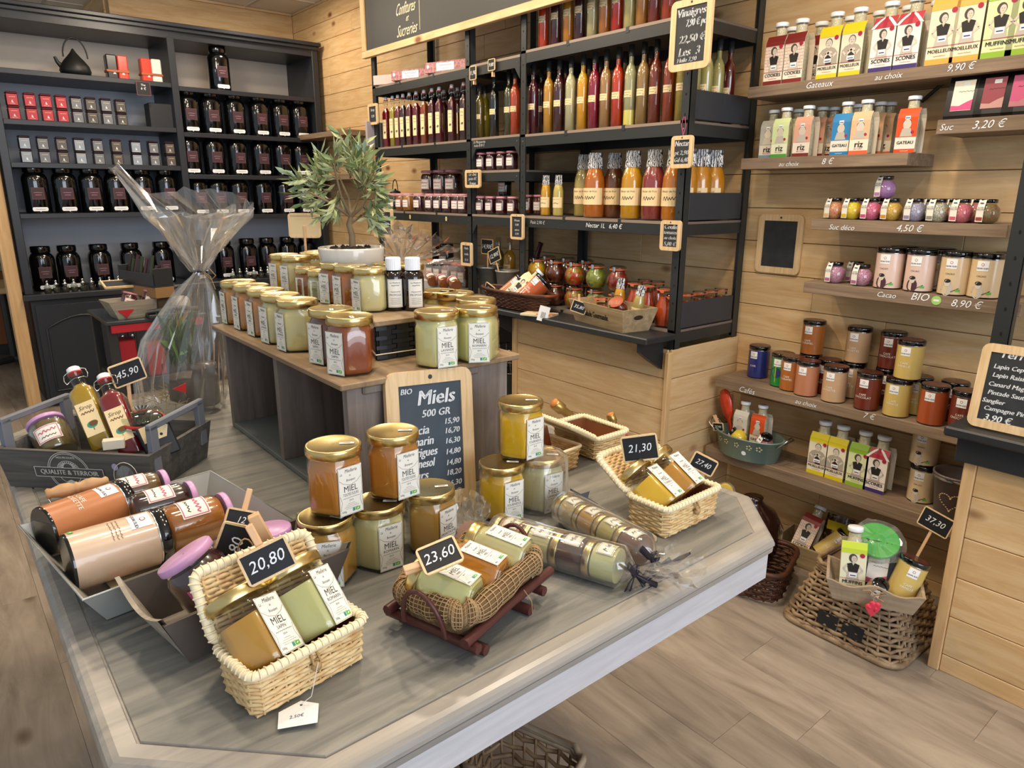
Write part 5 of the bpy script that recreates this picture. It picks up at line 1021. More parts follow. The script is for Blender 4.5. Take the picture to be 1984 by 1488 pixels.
t = thing('silicone_spatula', 'orange-red spatula in clear wrap leaning out of the green tub', 'spatula', pin(-.075, 0, .05, (-.3, 0, 1))); m = MB(); m.loft([[(x * a, .004 * b, z) for a, b in ((-1, -1), (1, -1), (1, 1), (-1, 1))] for x, z in ((.006, 0), (.008, .08), (.022, .10), (.026, .15), (.018, .19), (.006, .2))], P('orange_silicone', 'd4401f', .3, coat=.4), True); obj('blade', m, t)
tag('slate tag on a peg at the left of the green tub', '23,90', pin(-.125, -.03, .09, (-.2, 0, 1)), .05, .035, pegq=-.4)
for i, (px, nm, kw, cn) in enumerate(((1588, 'MOELLEUX', gt[2][2], 'yellow'), (1622, 'MOELLEUX', gt[2][2], 'yellow'), (1664, 'MUFFINS', gt[8][2], 'green'), (1699, 'SCONES', gt[4][2], 'flag-topped'))):
    place('lw%s%d' % (nm, i), carton(nm, H=.20, W_=.035, **kw), 'baking_mix_bottle', '%s %s baking mix, %s of four on the lowest wall shelf' % (cn, nm.lower(), nth(i, 4)), 'bottle', wl(px, Z6, 2.44), 'baking mixes on the lowest wall shelf')
for k, dz in enumerate((0, .1305)): place('coc1', tin('d8bd94', 'CACAO', .042, .130, True, cocoart(1), '2b1c1e'), 'cocoa_tin', ('cocoa tin at the bottom of the stack on the lowest wall shelf', 'cocoa tin on top of the stack, just under the coffee shelf')[k], 'tin', wl(1782 + 6 * k, Z6 + dz, 2.47), 'cocoa tins')
def heart(t, R, H):
    m = MB(); hp = [(.032 * 16 * sin(a) ** 3 / 16, .032 * (13 * cos(a) - 5 * cos(2 * a) - 2 * cos(3 * a) - cos(4 * a)) / 16) for a in [2 * pi * k / 34 for k in range(34)]]
    w = CYL(R * .87, H * .48, 0, .17)
    for x, y in hp: m.ell(x, y, .0028, .0018, paperc, w, .0012, 6)
    obj('heart_outline', m, t, label='dotted cream heart'); m = MB(); m.lathe([(R * 1.035, H * .9), (R * 1.04, H * .93), (R * 1.035, H * .95)], wire, 24, caps=(False, False)); obj('rim_wire', m, t)
bucket('purple-grey metal bucket with a dotted heart beside the counter', wl(1843, Z6, 2.40, .1), .070, .155, P('mauve_zinc', '6e625e', .4, .3, var=.2, vscale=15), heart, 'heart_bucket')
tag('slate tag reading 37,30 on a stick above the wooden tray on the hamper', '37,30', basis(AX(1813, 1012, 2.17), (.1, -.25, 1), (-1, 0, .1)), .088, .062, stick=.10)

# ------------------------------------------------------------------ pine counter with the terrine slate
XC = 2.13; yc1 = .604; t = thing('pine_counter', 'pine board counter with a black top at the right edge', 'counter', T(0, 0, 0))
m = MB(); boards_x(m, XC, -1.2, yc1 - .03, 0, .725, pine, off=.057, dirn=-1, length=2.2); m.box(XC + .013, XW - .002, -1.2, yc1 - .032, 0, .725, P('counter_core', '7a5c38', .7)); obj('front_boards', m, t)
m = MB(); m.box(XC - .008, XC + .03, yc1 - .03, yc1, 0, .725, pinez, .002); obj('corner_trim', m, t)
m = MB(); boards_y(m, yc1 - .014, XC + .03, XW - .002, 0, .725, pinex, off=.057); obj('end_boards', m, t)
m = MB(); m.box(XC - .07, XW - .002, -1.2, yc1 + .045, .735, .762, blackw, .005); m.box(XC - .03, XC + .0, -1.2, yc1 + .02, .66, .735, blackw, .003); obj('countertop', m, t)
c = AX(1960, 715, 2.10); c.z = .762 + .115
slateboard('large framed slate of terrine prices standing on the black counter top', .30, .225, [('Terrines', -0.19, 0.39, .030), ('Lapin Cepes', -0.25, 0.24, .0165), ('Lapin Raisins', -0.24, 0.14, .0165), ('Canard Magret', -0.23, 0.03, .0165), ('Pintade Sauternes', -0.19, -0.07, .0165), ('Sanglier', -0.33, -0.17, .0165), ('Campagne Piment', -0.19, -0.26, .0165), ('3,90 €', -0.27, -0.37, .024)], T(2.11, SY(1885, 2.11, .87) - .15, .767) @ rotz(FACEX) @ Matrix.Rotation(-.12, 4, 'X') @ T(0, 0, .112), b=.022, rnd=.02, shear=.2)

# ------------------------------------------------------------------ floor level at the right: hamper, trays, baskets
def weave(mb, path, z0, z1, rows, mat, r=.004, amp=.004, step=.02, closed=True, taper=None, nn=5, stakemat=None):
    """horizontal rods woven in and out of upright stakes along a closed outline (list of xy)"""
    n = len(path); L = [0]
    for i in range(n if closed else n - 1): a, b = path[i], path[(i + 1) % n]; L.append(L[-1] + sqrt((a[0] - b[0]) ** 2 + (a[1] - b[1]) ** 2))
    tot = L[-1]; k = max(6, int(tot / step)); k += k % 2
    def pt_(s):
        s = s % tot if closed else min(s, tot - 1e-6)
        for i in range(len(L) - 1):
            if s <= L[i + 1]: break
        a, b = path[i], path[(i + 1) % n]; q = (s - L[i]) / (L[i + 1] - L[i] + 1e-9); d = Vector((b[0] - a[0], b[1] - a[1])).normalized(); return Vector((a[0] + (b[0] - a[0]) * q, a[1] + (b[1] - a[1]) * q)), Vector((d.y, -d.x))
    tp = taper or (lambda v: 1)
    for j in range(rows):
        v = (j + .5) / rows; z = z0 + (z1 - z0) * v; pts = []
        for i in range(k if closed else k + 1):
            p, nn_ = pt_(tot * i / k); o = amp * (1 if (i + j) % 2 else -1); pts.append(((p.x + nn_.x * o) * tp(v), (p.y + nn_.y * o) * tp(v), z + (random.random() - .5) * r * .5))
        mb.tube(pts, r * random.uniform(.85, 1.1), mat, nn, closed=closed)
    for i in range(k):
        p, _ = pt_(tot * i / k); mb.tube([(p.x * tp(0), p.y * tp(0), z0), (p.x * tp(.5), p.y * tp(.5), (z0 + z1) / 2), (p.x * tp(1), p.y * tp(1), z1)], r * .6, stakemat or mat, 4)
def rrect(a, b, r=.02, n=3):
    o = []
    for cx, cy, t0 in ((1, 1, 0), (-1, 1, pi / 2), (-1, -1, pi), (1, -1, 3 * pi / 2)):
        for k in range(n + 1): t = t0 + pi / 2 * k / n; o.append((cx * (a / 2 - r) + r * cos(t), cy * (b / 2 - r) + r * sin(t)))
    return o
hL, hF = AZ(1513, 1195, 0.0), AZ(1735, 1305, 0.0)
d = (hF - hL); ang = atan2(d.y, d.x); t = thing('wicker_hamper', 'grey willow hamper with sloping sides standing on the floor by the counter', 'basket', T(0, 0, 0))
cw, cdp = d.length, .36; cc = (hL + hF) / 2; nrm = Vector((-sin(ang), cos(ang), 0)); cc = cc + nrm * cdp / 2; HM = T(cc.x, cc.y, 0) @ rotz(ang); t.matrix_world = HM; HH = .215
m = MB(); weave(m, rrect(cw, cdp, .05), .012, HH - .02, 13, wickd, .0072, .006, .034, taper=lambda v: 1 - .34 * v ** 1.1)
m.tube([(x * 1.01, y * 1.01, .01) for x, y in rrect(cw, cdp, .05, 5)], .011, wickd, 6, closed=True); obj('woven_sides', m, t)
m = MB(); tpv = .67
for k in range(3): m.tube([(x * tpv, y * tpv, HH - .015 + k * .009 + .004 * sin(i * 2.1 + k)) for i, (x, y) in enumerate(rrect(cw, cdp, .05, 5))], .008, wickd, 6, closed=True)
obj('rim', m, t); m = MB(); weave(m, [(-cw * .32, -cdp * .3), (cw * .32, -cdp * .3)], HH - .012, HH - .005, 1, wickd, closed=False); m.box(-cw * .31, cw * .31, -cdp * .31, cdp * .31, HH - .016, HH - .008, P('hamper_top', '6a5540', .7), .002); obj('top_panel', m, t)
m = MB(); w = lambda x, y, h=0: (x, -cdp / 2 * (1 - .34 * (y / HH)) - .013 - h, y)
for x in (-.035, .045): m.add([w(x - .033, .045), w(x + .033, .045), w(x + .033, .085), w(x - .033, .085)], [(0, 1, 2, 3)], slateb)
obj('slate_plates', m, t)
# wooden tray with wavy edges on the hamper
tL, tR_ = AZ(1612, 1158, HH), AZ(1768, 1192, HH); d2 = tR_ - tL; a2 = atan2(d2.y, d2.x); tw = d2.length; nr = Vector((-sin(a2), cos(a2), 0)); tc = (tL + tR_) / 2 + nr * .055; TM = T(tc.x, tc.y, HH + .002) @ rotz(a2)
t = thing('wavy_wooden_tray', 'pale grey wooden tray with wavy edges and a hanging red heart on the hamper', 'tray', TM); woodt = WOOD('taupe_wood', ['93816a', 'a5937b', 'b5a48c'], 'X', 5, isl=.05, rough=.6)
m = MB(); N = 16; prof = [.066 + .008 * cos(4 * pi * i / N) - .006 * abs(i - N / 2) / (N / 2) for i in range(N + 1)]
for yy, s in ((-.055, -1), (.055, 1)):
    for o in (0, 1):
        pass
    lo = [(-tw / 2 + tw * i / N, yy - .004, 0) for i in range(N + 1)]; up_ = [((-tw / 2 + tw * i / N) * 1.22, yy + s * .018 - .004, prof[i]) for i in range(N + 1)]
    lo2 = [(x, y + .008, z) for x, y, z in lo]; up2 = [(x, y + .008, z) for x, y, z in up_]; vs = lo + up_ + lo2 + up2; n1 = N + 1; fs = []
    for i in range(N): fs += [(i, i + 1, n1 + i + 1, n1 + i), (2 * n1 + i, 3 * n1 + i, 3 * n1 + i + 1, 2 * n1 + i + 1), (n1 + i, n1 + i + 1, 3 * n1 + i + 1, 3 * n1 + i)]
    m.add(vs, fs, woodt)
for s in (-1, 1): m.add([(s * tw / 2, -.055, 0), (s * tw / 2, .055, 0), (s * tw * .61, .073, .066), (s * tw * .61, -.073, .066), (s * (tw / 2 - .008), -.055, 0), (s * (tw / 2 - .008), .055, 0), (s * (tw * .61 - .008), .073, .066), (s * (tw * .61 - .008), -.073, .066)], [(0, 1, 2, 3), (7, 6, 5, 4), (3, 2, 6, 7)], woodt)
m.box(-tw / 2, tw / 2, -.055, .055, 0, .006, woodt); obj('tray_body', m, t)
m = MB(); hw = FLAT(0, .0, -.083)
for ox, oz, s in ((.006, .012, .8), (0, 0, 1)): m.lathe([(.001, -.006 * s), (.009 * s, -.004 * s), (.011 * s, 0), (.009 * s, .004 * s), (.001, .006 * s)], P('coral_heart', 'd2384e', .5), 14, M=T(-.008 * s + ox, -.086, .012 + oz) @ Matrix.Rotation(pi / 2, 4, 'X')); m.lathe([(.001, -.006 * s), (.009 * s, -.004 * s), (.011 * s, 0), (.009 * s, .004 * s), (.001, .006 * s)], P('coral_heart', 'd2384e', .5), 14, M=T(.008 * s + ox, -.086, .012 + oz) @ Matrix.Rotation(pi / 2, 4, 'X')); m.loft([[(x * s + ox, y, z * s + oz + .012) for x, z in ((-.018, -.002), (.018, -.002), (0, -.028))] for y in (-.091, -.081)], P('coral_heart', 'd2384e', .5), False)
obj('red_hearts', m, t, label='two coral red hearts'); m = MB(); m.tube([(-.03, -.08, .056), (-.012, -.082, .062), (0, -.083, .05), (.014, -.083, .062), (.03, -.08, .058), (.0, -.084, .048), (.026, -.084, .036)], .0018, twine, 5); m.tube([(0, -.083, .05), (.001, -.088, .02)], .0012, twine, 4); obj('twine_bow', m, t)
def tr(dx, dy, dz, up=(0, 0, 1), fr=(0, -1, 0)): return basis(TM @ Vector((dx, dy, dz)), TM.to_3x3() @ Vector(up), TM.to_3x3() @ Vector(fr))
place('ctmf', carton('MUFFINS', H=.19, W_=.034, band='a8bc3a', bg='e9e6c4', top='b4c832'), 'baking_mix_bottle', 'pale green muffins mix standing in the wavy wooden tray', 'bottle', tr(-.055, .005, .012, (-.05, .12, 1)))
place('cfyellow', tin(cf['yellow'][0], 'CAFE', .0415, .133), 'coffee_tin', 'pale yellow coffee tin leaning in the wavy wooden tray', 'tin', tr(.068, .0, .014, (.28, .2, 1)))
place('po_b07078', pouch('b04a68', 'e6dccf'), 'sugar_pouch', 'black sugar pouch in the middle of the wavy wooden tray', 'pouch', tr(.01, .028, .012, (.05, .2, 1)))
place('sb_9a4038', sugarball('9a4038', .0345, '7a8a5a'), 'sugar_jar', 'small dark sugar jar lying in the wavy wooden tray', 'jar', tr(.008, -.022, .018, (.1, -.5, .8)))
t = thing('green_silicone_mould', 'round bright green silicone mould in clear wrap behind the muffins mix', 'mould', tr(.0, .065, .145, (.1, .8, .5), (0, -.5, .8))); m = MB(); gm = P('green_silicone', '2fae3a', .3, coat=.4)
m.lathe([(.001, 0), (.055, 0), (.06, .004), (.06, .014), (.056, .016), (.05, .012), (.044, .016), (.038, .012), (.032, .016), (.026, .012), (.02, .016), (.001, .012)], gm, 32, M=Matrix.Rotation(pi / 2, 4, 'X') @ T(0, 0, 0)); obj('mould', m, t)
def crinkle(rings, amp=.004, seed=1):
    rr = random.Random(seed); return [[(x + rr.uniform(-amp, amp), y + rr.uniform(-amp, amp), z + rr.uniform(-amp, amp)) for x, y, z in r] for r in rings]
m = MB(); m.loft(crinkle([[(r * cos(a), y, r * sin(a)) for a in [2 * pi * k / 18 for k in range(18)]] for r, y in ((.02, -.024), (.068, -.022), (.078, -.006), (.068, .006))], .005), cello, False, (True, True)); obj('cellophane', m, t)
# slatted crate against the wall with the cookies mix
kL, kR = AZ(1492, 1078, 0), AZ(1640, 1135, 0); kd = kR - kL; ka = atan2(kd.y, kd.x)
kM = T(kL.x, kL.y, 0) @ rotz(ka); t = thing('low_pine_crate', 'low natural wood crate on the floor under the lowest shelf', 'crate', kM); m = MB(); kl = kd.length + .12
m.box(0, kl, 0, .01, 0, .085, craten, .001); m.box(0, kl, .17, .18, 0, .085, craten, .001); m.box(0, .01, .01, .17, 0, .085, craten, .001); m.box(kl - .01, kl, .01, .17, 0, .085, craten, .001); m.box(0, kl, 0, .18, 0, .006, craten); obj('crate_body', m, t)
def kr(dx, dy, dz, up=(0, 0, 1), fr=(0, -1, 0)): return basis(kM @ Vector((dx, dy, dz)), kM.to_3x3() @ Vector(up), kM.to_3x3() @ Vector(fr))
place('ctCOOKIESred-brown', carton('COOKIES', H=.20, W_=.0345, **gt[0][2]), 'baking_mix_bottle', 'cookies baking mix leaning back in the low crate on the floor', 'bottle', kr(.09, .05, .03, (.12, .5, .9)))
place('cfyellow', tin(cf['yellow'][0], 'CAFE', .0415, .133), 'coffee_tin', 'pale yellow tin lying tilted in the low crate on the floor', 'tin', kr(.16, .06, .045, (.5, .45, .6)))
t = thing('chocolate_bag', 'brown snack bag with a yellow label standing in the low crate', 'bag', kr(.19, .12, .02, (0, .2, 1))); m = MB(); m.loft([[(-.05 * a, -d_, z), (.05 * a, -d_, z), (.05 * a, d_, z), (-.05 * a, d_, z)] for a, d_, z in ((1, .012, 0), (1, .022, .05), (1, .015, .12), (1, .002, .17))], P('snack_bag', '3a2117', .3, coat=.5, col2='a08a6a', vscale=90, thresh=(.55, .6)), True); m.rect(0, .13, .08, .035, P('yellow_card', 'c8b41e', .5), FLAT(0, 0, -.016)); obj('bag', m, t)
tag('slate tag reading 36,10 standing on edge at the end of the low crate', '36,10', kr(.005, -.01, .10, (1, .1, .25), (-.2, -1, .1)), .075, .045)
# big dark ceramic pot and willow basket behind the table corner
b = AZ(1482, 1120, 0); t = thing('dark_vessel', 'big rounded dark brown glossy vessel on the floor behind the table corner', 'vessel', T(2.26, SY(1462, 2.26, .3), .0) @ Matrix.Diagonal((.72, .72, SZ(962, 2.26, SY(1462, 2.26, .3)) / .29, 1))); m = MB()
m.lathe([(.09, 0), (.14, .03), (.165, .10), (.16, .17), (.12, .23), (.06, .26), (.045, .28), (.05, .29), (.001, .29)], black_ceramic, 32); obj('vessel_body', m, t); m = MB(); m.tube([(-.14, -.06, .19), (-.19, -.08, .22), (-.2, -.08, .16), (-.165, -.07, .12)], .009, black_ceramic, 8); obj('handle', m, t)
b = AZ(1478, 1150, .0); t = thing('willow_basket', 'low dark willow basket on the floor behind the table corner', 'basket', T(2.13, 1.17, 0) @ rotz(.3)); m = MB(); weave(m, rrect(.26, .20, .05), .01, .12, 8, wickdd, .006, .005, .03, taper=lambda v: .85 + .15 * v); obj('woven_sides', m, t); m = MB(); m.tube([(x * 1.02, y * 1.02, .125) for x, y in rrect(.26, .20, .05)], .009, wickdd, 6, closed=True); obj('rim', m, t)
t = thing('yellow_spoon_rest', 'bright yellow oval silicone piece in clear wrap in front of the lowest shelf', 'utensil', basis(AX(1405, 962, 2.12), (.15, .1, 1), (-1, -.2, .3))); m = MB(); ym = P('yellow_silicone', 'cfb31a', .3, coat=.4)
m.lathe([(.001, -.006), (.030, -.006), (.034, 0), (.030, .006), (.001, .006)], ym, 28, M=Matrix.Rotation(pi / 2, 4, 'X') @ Matrix.Diagonal((1, 1.5, 1, 1))); obj('spoon_head', m, t); m = MB(); m.box(-.006, .006, -.004, .004, -.40, -.04, ym, .002); obj('handle', m, t)
m = MB(); m.loft(crinkle([[(r * cos(a), y, 1.4 * r * sin(a) - .01) for a in [2 * pi * k / 14 for k in range(14)]] for r, y in ((.01, -.016), (.04, -.013), (.046, 0), (.04, .012))], .003), cello, False, (True, True)); obj('cellophane', m, t)

# ------------------------------------------------------------------ the washed wood display table
TX0, TX1, TY0, TY1, TZ, CH = .060, 1.235, .585, 2.28, .77, .15
def octo(i, z, ch=CH):
    x0, x1, y0, y1 = TX0 + i, TX1 - i, TY0 + i, TY1 - i; c, e = .175 - i * .586, .13 - i * .586
    return [(x0 + c, y0, z), (x1 - e, y0, z), (x1, y0 + e, z), (x1, y1 - c, z), (x1 - c, y1, z), (x0 + c, y1, z), (x0, y1 - c, z), (x0, y0 + c, z)]
t = thing('display_table', 'big octagonal washed grey wood table with a moulded edge, loaded with honey', 'table', T(0, 0, 0))
m = MB(); m.loft([octo(.012, .738), octo(.003, .7385), octo(.002, .748), octo(.006, .7495), octo(.006, .7505), octo(0, .752), octo(.0005, .757), octo(.003, .763), octo(.008, .767), octo(.015, .7692), octo(.034, .7695), octo(.0355, .7668), octo(.0375, .7668), octo(.0385, .770)], tabwy, False, caps=(True, False)); obj('moulded_rim', m, t)
m = MB(); o = octo(.0385, .770); m.add(o, [tuple(range(8))], tabw); obj('tabletop_panel', m, t)
m = MB(); m.loft([octo(.014, .680), octo(.009, .684), octo(.009, .734), octo(.012, .738)], P('apron_daylit', 'c2c1c4', .35, var=.12, vscale=9, stretch=(1, 6, 12)), False, caps=(True, False)); obj('apron', m, t)  # cool daylight on the apron is put into its pale colour
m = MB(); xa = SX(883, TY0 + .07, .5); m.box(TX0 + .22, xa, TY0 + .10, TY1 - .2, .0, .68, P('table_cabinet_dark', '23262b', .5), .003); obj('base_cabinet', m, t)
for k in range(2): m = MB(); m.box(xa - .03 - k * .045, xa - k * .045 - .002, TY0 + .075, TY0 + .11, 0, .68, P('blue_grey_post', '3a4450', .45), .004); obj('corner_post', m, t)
bk = AZ(1012, 1545, .2); t = thing('willow_floor_basket', 'pale grey willow basket on the floor under the table front', 'basket', T(bk.x, bk.y, 0) @ rotz(.35)); hb = SZ(1446, bk.x - .02, bk.y + .05)
m = MB(); weave(m, rrect(.15, .21, .04), .01, hb - .02, 10, wickd, .0055, .005, .028, taper=lambda v: .85 + .15 * v, stakemat=wickd); obj('woven_sides', m, t)
m = MB(); pw = P('pale_willow', 'a6937c', .6, var=.3, vscale=25)
for k in range(3): m.tube([(x * (1 + .03 * sin(i * 1.9 + k)), y * (1 + .03 * sin(i * 1.9 + k)), hb - .02 + k * .009 + .004 * cos(i * 2.2 + k)) for i, (x, y) in enumerate(rrect(.155, .215, .04, 5))], .007, pw, 6, closed=True)
obj('rim', m, t)
_pz = .77
# ------------------------------------------------------------------ riser and its jars
RZ = 1.04; rA = AZ(660, 747, RZ); rB = AZ(1021, 689, RZ); rC = AZ(404, 630, RZ)
dx = (rB - rA); rang = -.012; RW = dx.length; RD = (rC - rA).length; RM = T(rA.x, rA.y, 0) @ rotz(rang)
t = thing('display_riser', 'grey-brown wooden box riser with two open bays standing on the table', 'riser', RM)
m = MB(); m.box(0, RW, 0, RD, RZ - .012, RZ, risert, .002); obj('top_board', m, t)
m = MB(); m.box(.02, RW - .02, .02, .04, .771, RZ - .012, riserw, .001); obj('end_panel', m, t)
m = MB(); m.box(.05, RW - .1, .012, .022, RZ - .03, RZ - .013, riserw, .003); obj('edge_moulding', m, t)
m = MB(); m.box(.02, RW - .02, RD - .04, RD - .02, .771, RZ - .012, riserw, .001); obj('far_end_panel', m, t)
m = MB(); m.box(.02, RW - .02, RD * .5 - .01, RD * .5 + .01, .783, RZ - .012, riserw, .001); obj('divider', m, t)
m = MB(); m.box(RW - .04, RW - .021, .04, RD - .04, .771, RZ - .012, P('riser_back', '6d6259', .6)); obj('back_panel', m, t)
m = MB(); m.box(.02, RW - .02, .04, RD - .04, .771, .783, P('riser_floor_grey', '747a78', .6), .001); obj('bottom_board', m, t)
HX = .1085   # height of a big honey jar with lid
def honey(variety, col, label, M, face=0, key=None, scale=None, **k):
    key = 'h%s%s%d%s' % (variety, col, face, key or ''); return place(key, hexjar(variety, hon=liquid(col), face=face, **k), 'honey_jar', label, 'jar', M, 'hexagonal honey jars', scale=scale)
AMB, AMB2, CRM, PAL, YEL, DRK = 'b0671f', 'bd8a3a', 'cdbf86', 'cfc78e', 'd9a820', '8a3c14'
p5 = AZ(582, 676, RZ)
for i, (c, nm, v) in enumerate(((CRM, 'pale cream', 'LAVANDE'), (CRM, 'pale green-cream', 'LAVANDE'), ('b0702a', 'amber', 'SAPIN'), ('b57427', 'amber', 'SAPIN'), ('b57b2f', 'amber', 'SAPIN'))):
    px = (578, 545, 517, 489, 464)[i]; yy = p5.y + i * .1; xx = SX(px + 1, yy, RZ + .05)
    honey(v, c, '%s honey jar, %s in the riser\'s row of five' % (nm, ('nearest the camera', 'second from the camera', 'middle one', 'second from the far end', 'farthest')[i]), T(xx, yy, RZ) @ rotz(-1.50 - .02 * i), 0)
pa = AZ(683, 720, RZ); honey('SAPIN', DRK, 'dark amber honey jar at the riser\'s front corner, before the woven box', T(pa.x, pa.y, RZ) @ rotz(-1.22), 0)
pb = AZ(652, 702, RZ); honey('SAPIN', '6a2a10', 'dark brown honey jar half hidden behind the dark amber one on the riser', T(pb.x + .0, pb.y + .012, RZ) @ rotz(-1.3), 0)
pc = AZ(848, 706, RZ); honey('LAVANDE', PAL, 'pale honey jar on the riser top, left of the two above the big slate', T(pc.x, pc.y, RZ) @ rotz(-.12), 0)
pd = AZ(923, 696, RZ); honey('ROMARIN', PAL, 'pale rosemary honey jar on the riser\'s right front corner', T(pd.x, pd.y, RZ) @ rotz(-.50), 0)
for i, (px, c, dy) in enumerate(((812, 'c9b25c', .25), (882, 'c9a03a', .20), (918, 'c08a3a', .09))): yy = pd.y + dy; honey('LAVANDE', c, ('golden honey jar behind the propolis bottles on the riser', 'golden honey jar in the second row behind the two pale ones', 'amber honey jar directly behind the riser\'s corner jar')[i], T(SX((848, 882, 922)[i], yy, RZ + .1), yy, RZ) @ rotz(-.6), 0)
# black woven box
wN = AZ(731, 700, RZ); BZ = SZ(621, wN.x, wN.y); wR = AZ(818, 608, BZ); wL = AZ(541, 560, BZ); wang = atan2(wR.y - wN.y, wR.x - wN.x)
BW, BD = .205, min(.60, (wL - AZ(732, 620, BZ)).length + .04); BM = T(wN.x, wN.y, RZ) @ rotz(rang + .02)
t = thing('woven_box', 'black woven strip box with a grey-brown board lid standing on the riser', 'box', BM); bh = BZ - RZ
def strips(mb, p, q, z0, z1, rows, cols, mat, nrm):
    p, q, nrm = Vector(p), Vector(q), Vector(nrm); d = (q - p); L_ = d.length; d.normalize()
    for j in range(rows):
        za, zb = z0 + (z1 - z0) * j / rows + .001, z0 + (z1 - z0) * (j + 1) / rows - .001
        for i in range(cols):
            if (i + j) % 2: continue
            a, b = L_ * i / cols - L_ / cols * .1, L_ * (i + 1) / cols + L_ / cols * .1; a, b = max(a, 0), min(b, L_)
            mid = (a + b) / 2; P0, P1, P2 = p + d * a, p + d * mid + nrm * .0035, p + d * b
            mb.add([(P0.x, P0.y, za), (P1.x, P1.y, za), (P2.x, P2.y, za), (P0.x, P0.y, zb), (P1.x, P1.y, zb), (P2.x, P2.y, zb)], [(0, 1, 4, 3), (1, 2, 5, 4)], mat)
    for i in range(cols):
        a = p + d * (L_ * (i + .15) / cols); b = p + d * (L_ * (i + .85) / cols); o = nrm * .0008; mb.add([(a.x + o.x, a.y + o.y, z0), (b.x + o.x, b.y + o.y, z0), (b.x + o.x, b.y + o.y, z1), (a.x + o.x, a.y + o.y, z1)], [(0, 1, 2, 3)], mat)
m = MB(); m.box(.003, BW - .003, .003, BD - .003, 0, bh - .012, P('woven_core', '0f1012', .8)); strips(m, (0, 0, 0), (BW, 0, 0), 0.002, bh - .013, 7, 5, wickb, (0, -1, 0)); strips(m, (0, BD, 0), (0, 0, 0), .002, bh - .013, 7, 14, wickb, (-1, 0, 0)); strips(m, (BW, 0, 0), (BW, BD, 0), .002, bh - .013, 7, 14, wickb, (1, 0, 0)); obj('woven_sides', m, t)
m = MB(); m.box(-.008, BW + .008, -.008, BD + .008, bh - .012, bh, risert, .002); obj('board_lid', m, t)
m = MB(); m.tube([(-.005, -.004, .014), (BW * .5, -.006, .013), (BW, -.005, .016)], .0012, wickr, 5); m.tube([(BW * .55, -.006, .006), (BW * .55, -.008, .02)], .0016, wickr, 5); obj('tie', m, t)
def onbox(px, py): return AZ(px, py, BZ)
def bj(px, py, **k): q = onbox(px, py); return T(q.x, q.y, BZ) @ rotz(-1.25)
base = BM.to_3x3() @ Vector((0, 1, 0)); org = BM @ Vector((0, 0, bh))
def bx_(u, v, r=-1.5): q = BM @ Vector((u, v, bh)); return T(q.x, q.y, BZ) @ rotz(r)
def bv(px, u):          # distance back along the box for a jar whose column is px, at offset u
    lo, hi = -.05, .8
    for _ in range(30):
        mid = (lo + hi) / 2; q = BM @ Vector((u, mid, bh)); c = q - CAM; x = 992 + F * c.dot(RT) / c.dot(FW)
        if x > px: lo = mid
        else: hi = mid
    return lo
honey('TOUTES FLEURS', 'd6c792', 'creamy honey jar on the woven box, next to the two dark bottles', bx_(.055, bv(720, .055)), 0, lab=True, scale=.84)
honey('SAPIN', 'a85f24', 'amber honey jar on the woven box, second in its front row', bx_(.05, bv(683, .05)), 0, scale=.84)
honey('SAPIN', 'a35a20', 'amber honey jar on the woven box, third in its front row', bx_(.05, bv(655, .05), -1.35), 0, scale=.84)
place('hs1', hexjar('THYM', R=.034, H=.062, hon=liquid('b5b08a'), roundish=True, ls=.62), 'honey_jar', 'small grey-green honey jar before the white pot on the woven box', 'jar', bx_(.035, bv(622, .035), -.9), 'hexagonal honey jars', scale=.9)
place('hs2', hexjar('THYM', R=.034, H=.062, hon=liquid('9a5a28'), roundish=True, ls=.62), 'honey_jar', 'small amber honey jar beside the small grey-green one on the woven box', 'jar', bx_(.035, bv(597, .035), -1.1), 'hexagonal honey jars', scale=.9)
honey('ROMARIN', 'c2b27c', 'cream honey jar under the blank card on the woven box', bx_(.05, bv(578, .05), -1.4), 0, scale=.84)
honey('ROMARIN', 'd0a030', 'golden yellow honey jar at the far left end of the woven box', bx_(.05, bv(556, .05), -1.4), 0, scale=.84)
honey('ROMARIN', 'c6b988', 'pale honey jar between the white pot and the blank card', bx_(.13, bv(612, .13), -1.3), 0, scale=.84)
honey('ROMARIN', 'c6a24a', 'honey jar at the back of the woven box behind the blank card\'s stick', bx_(.16, bv(620, .16), -1.3), 0, scale=.84)
honey('TOUTES FLEURS', 'b88a42', 'honey jar tucked behind the creamy one near the white pot', bx_(.145, bv(757, .145), -1.2), 0, scale=.84)
honey('TOUTES FLEURS', 'b07a3a', 'amber honey jar behind the two dark bottles', bx_(.16, bv(792, .16), -1.1), 0, scale=.84)
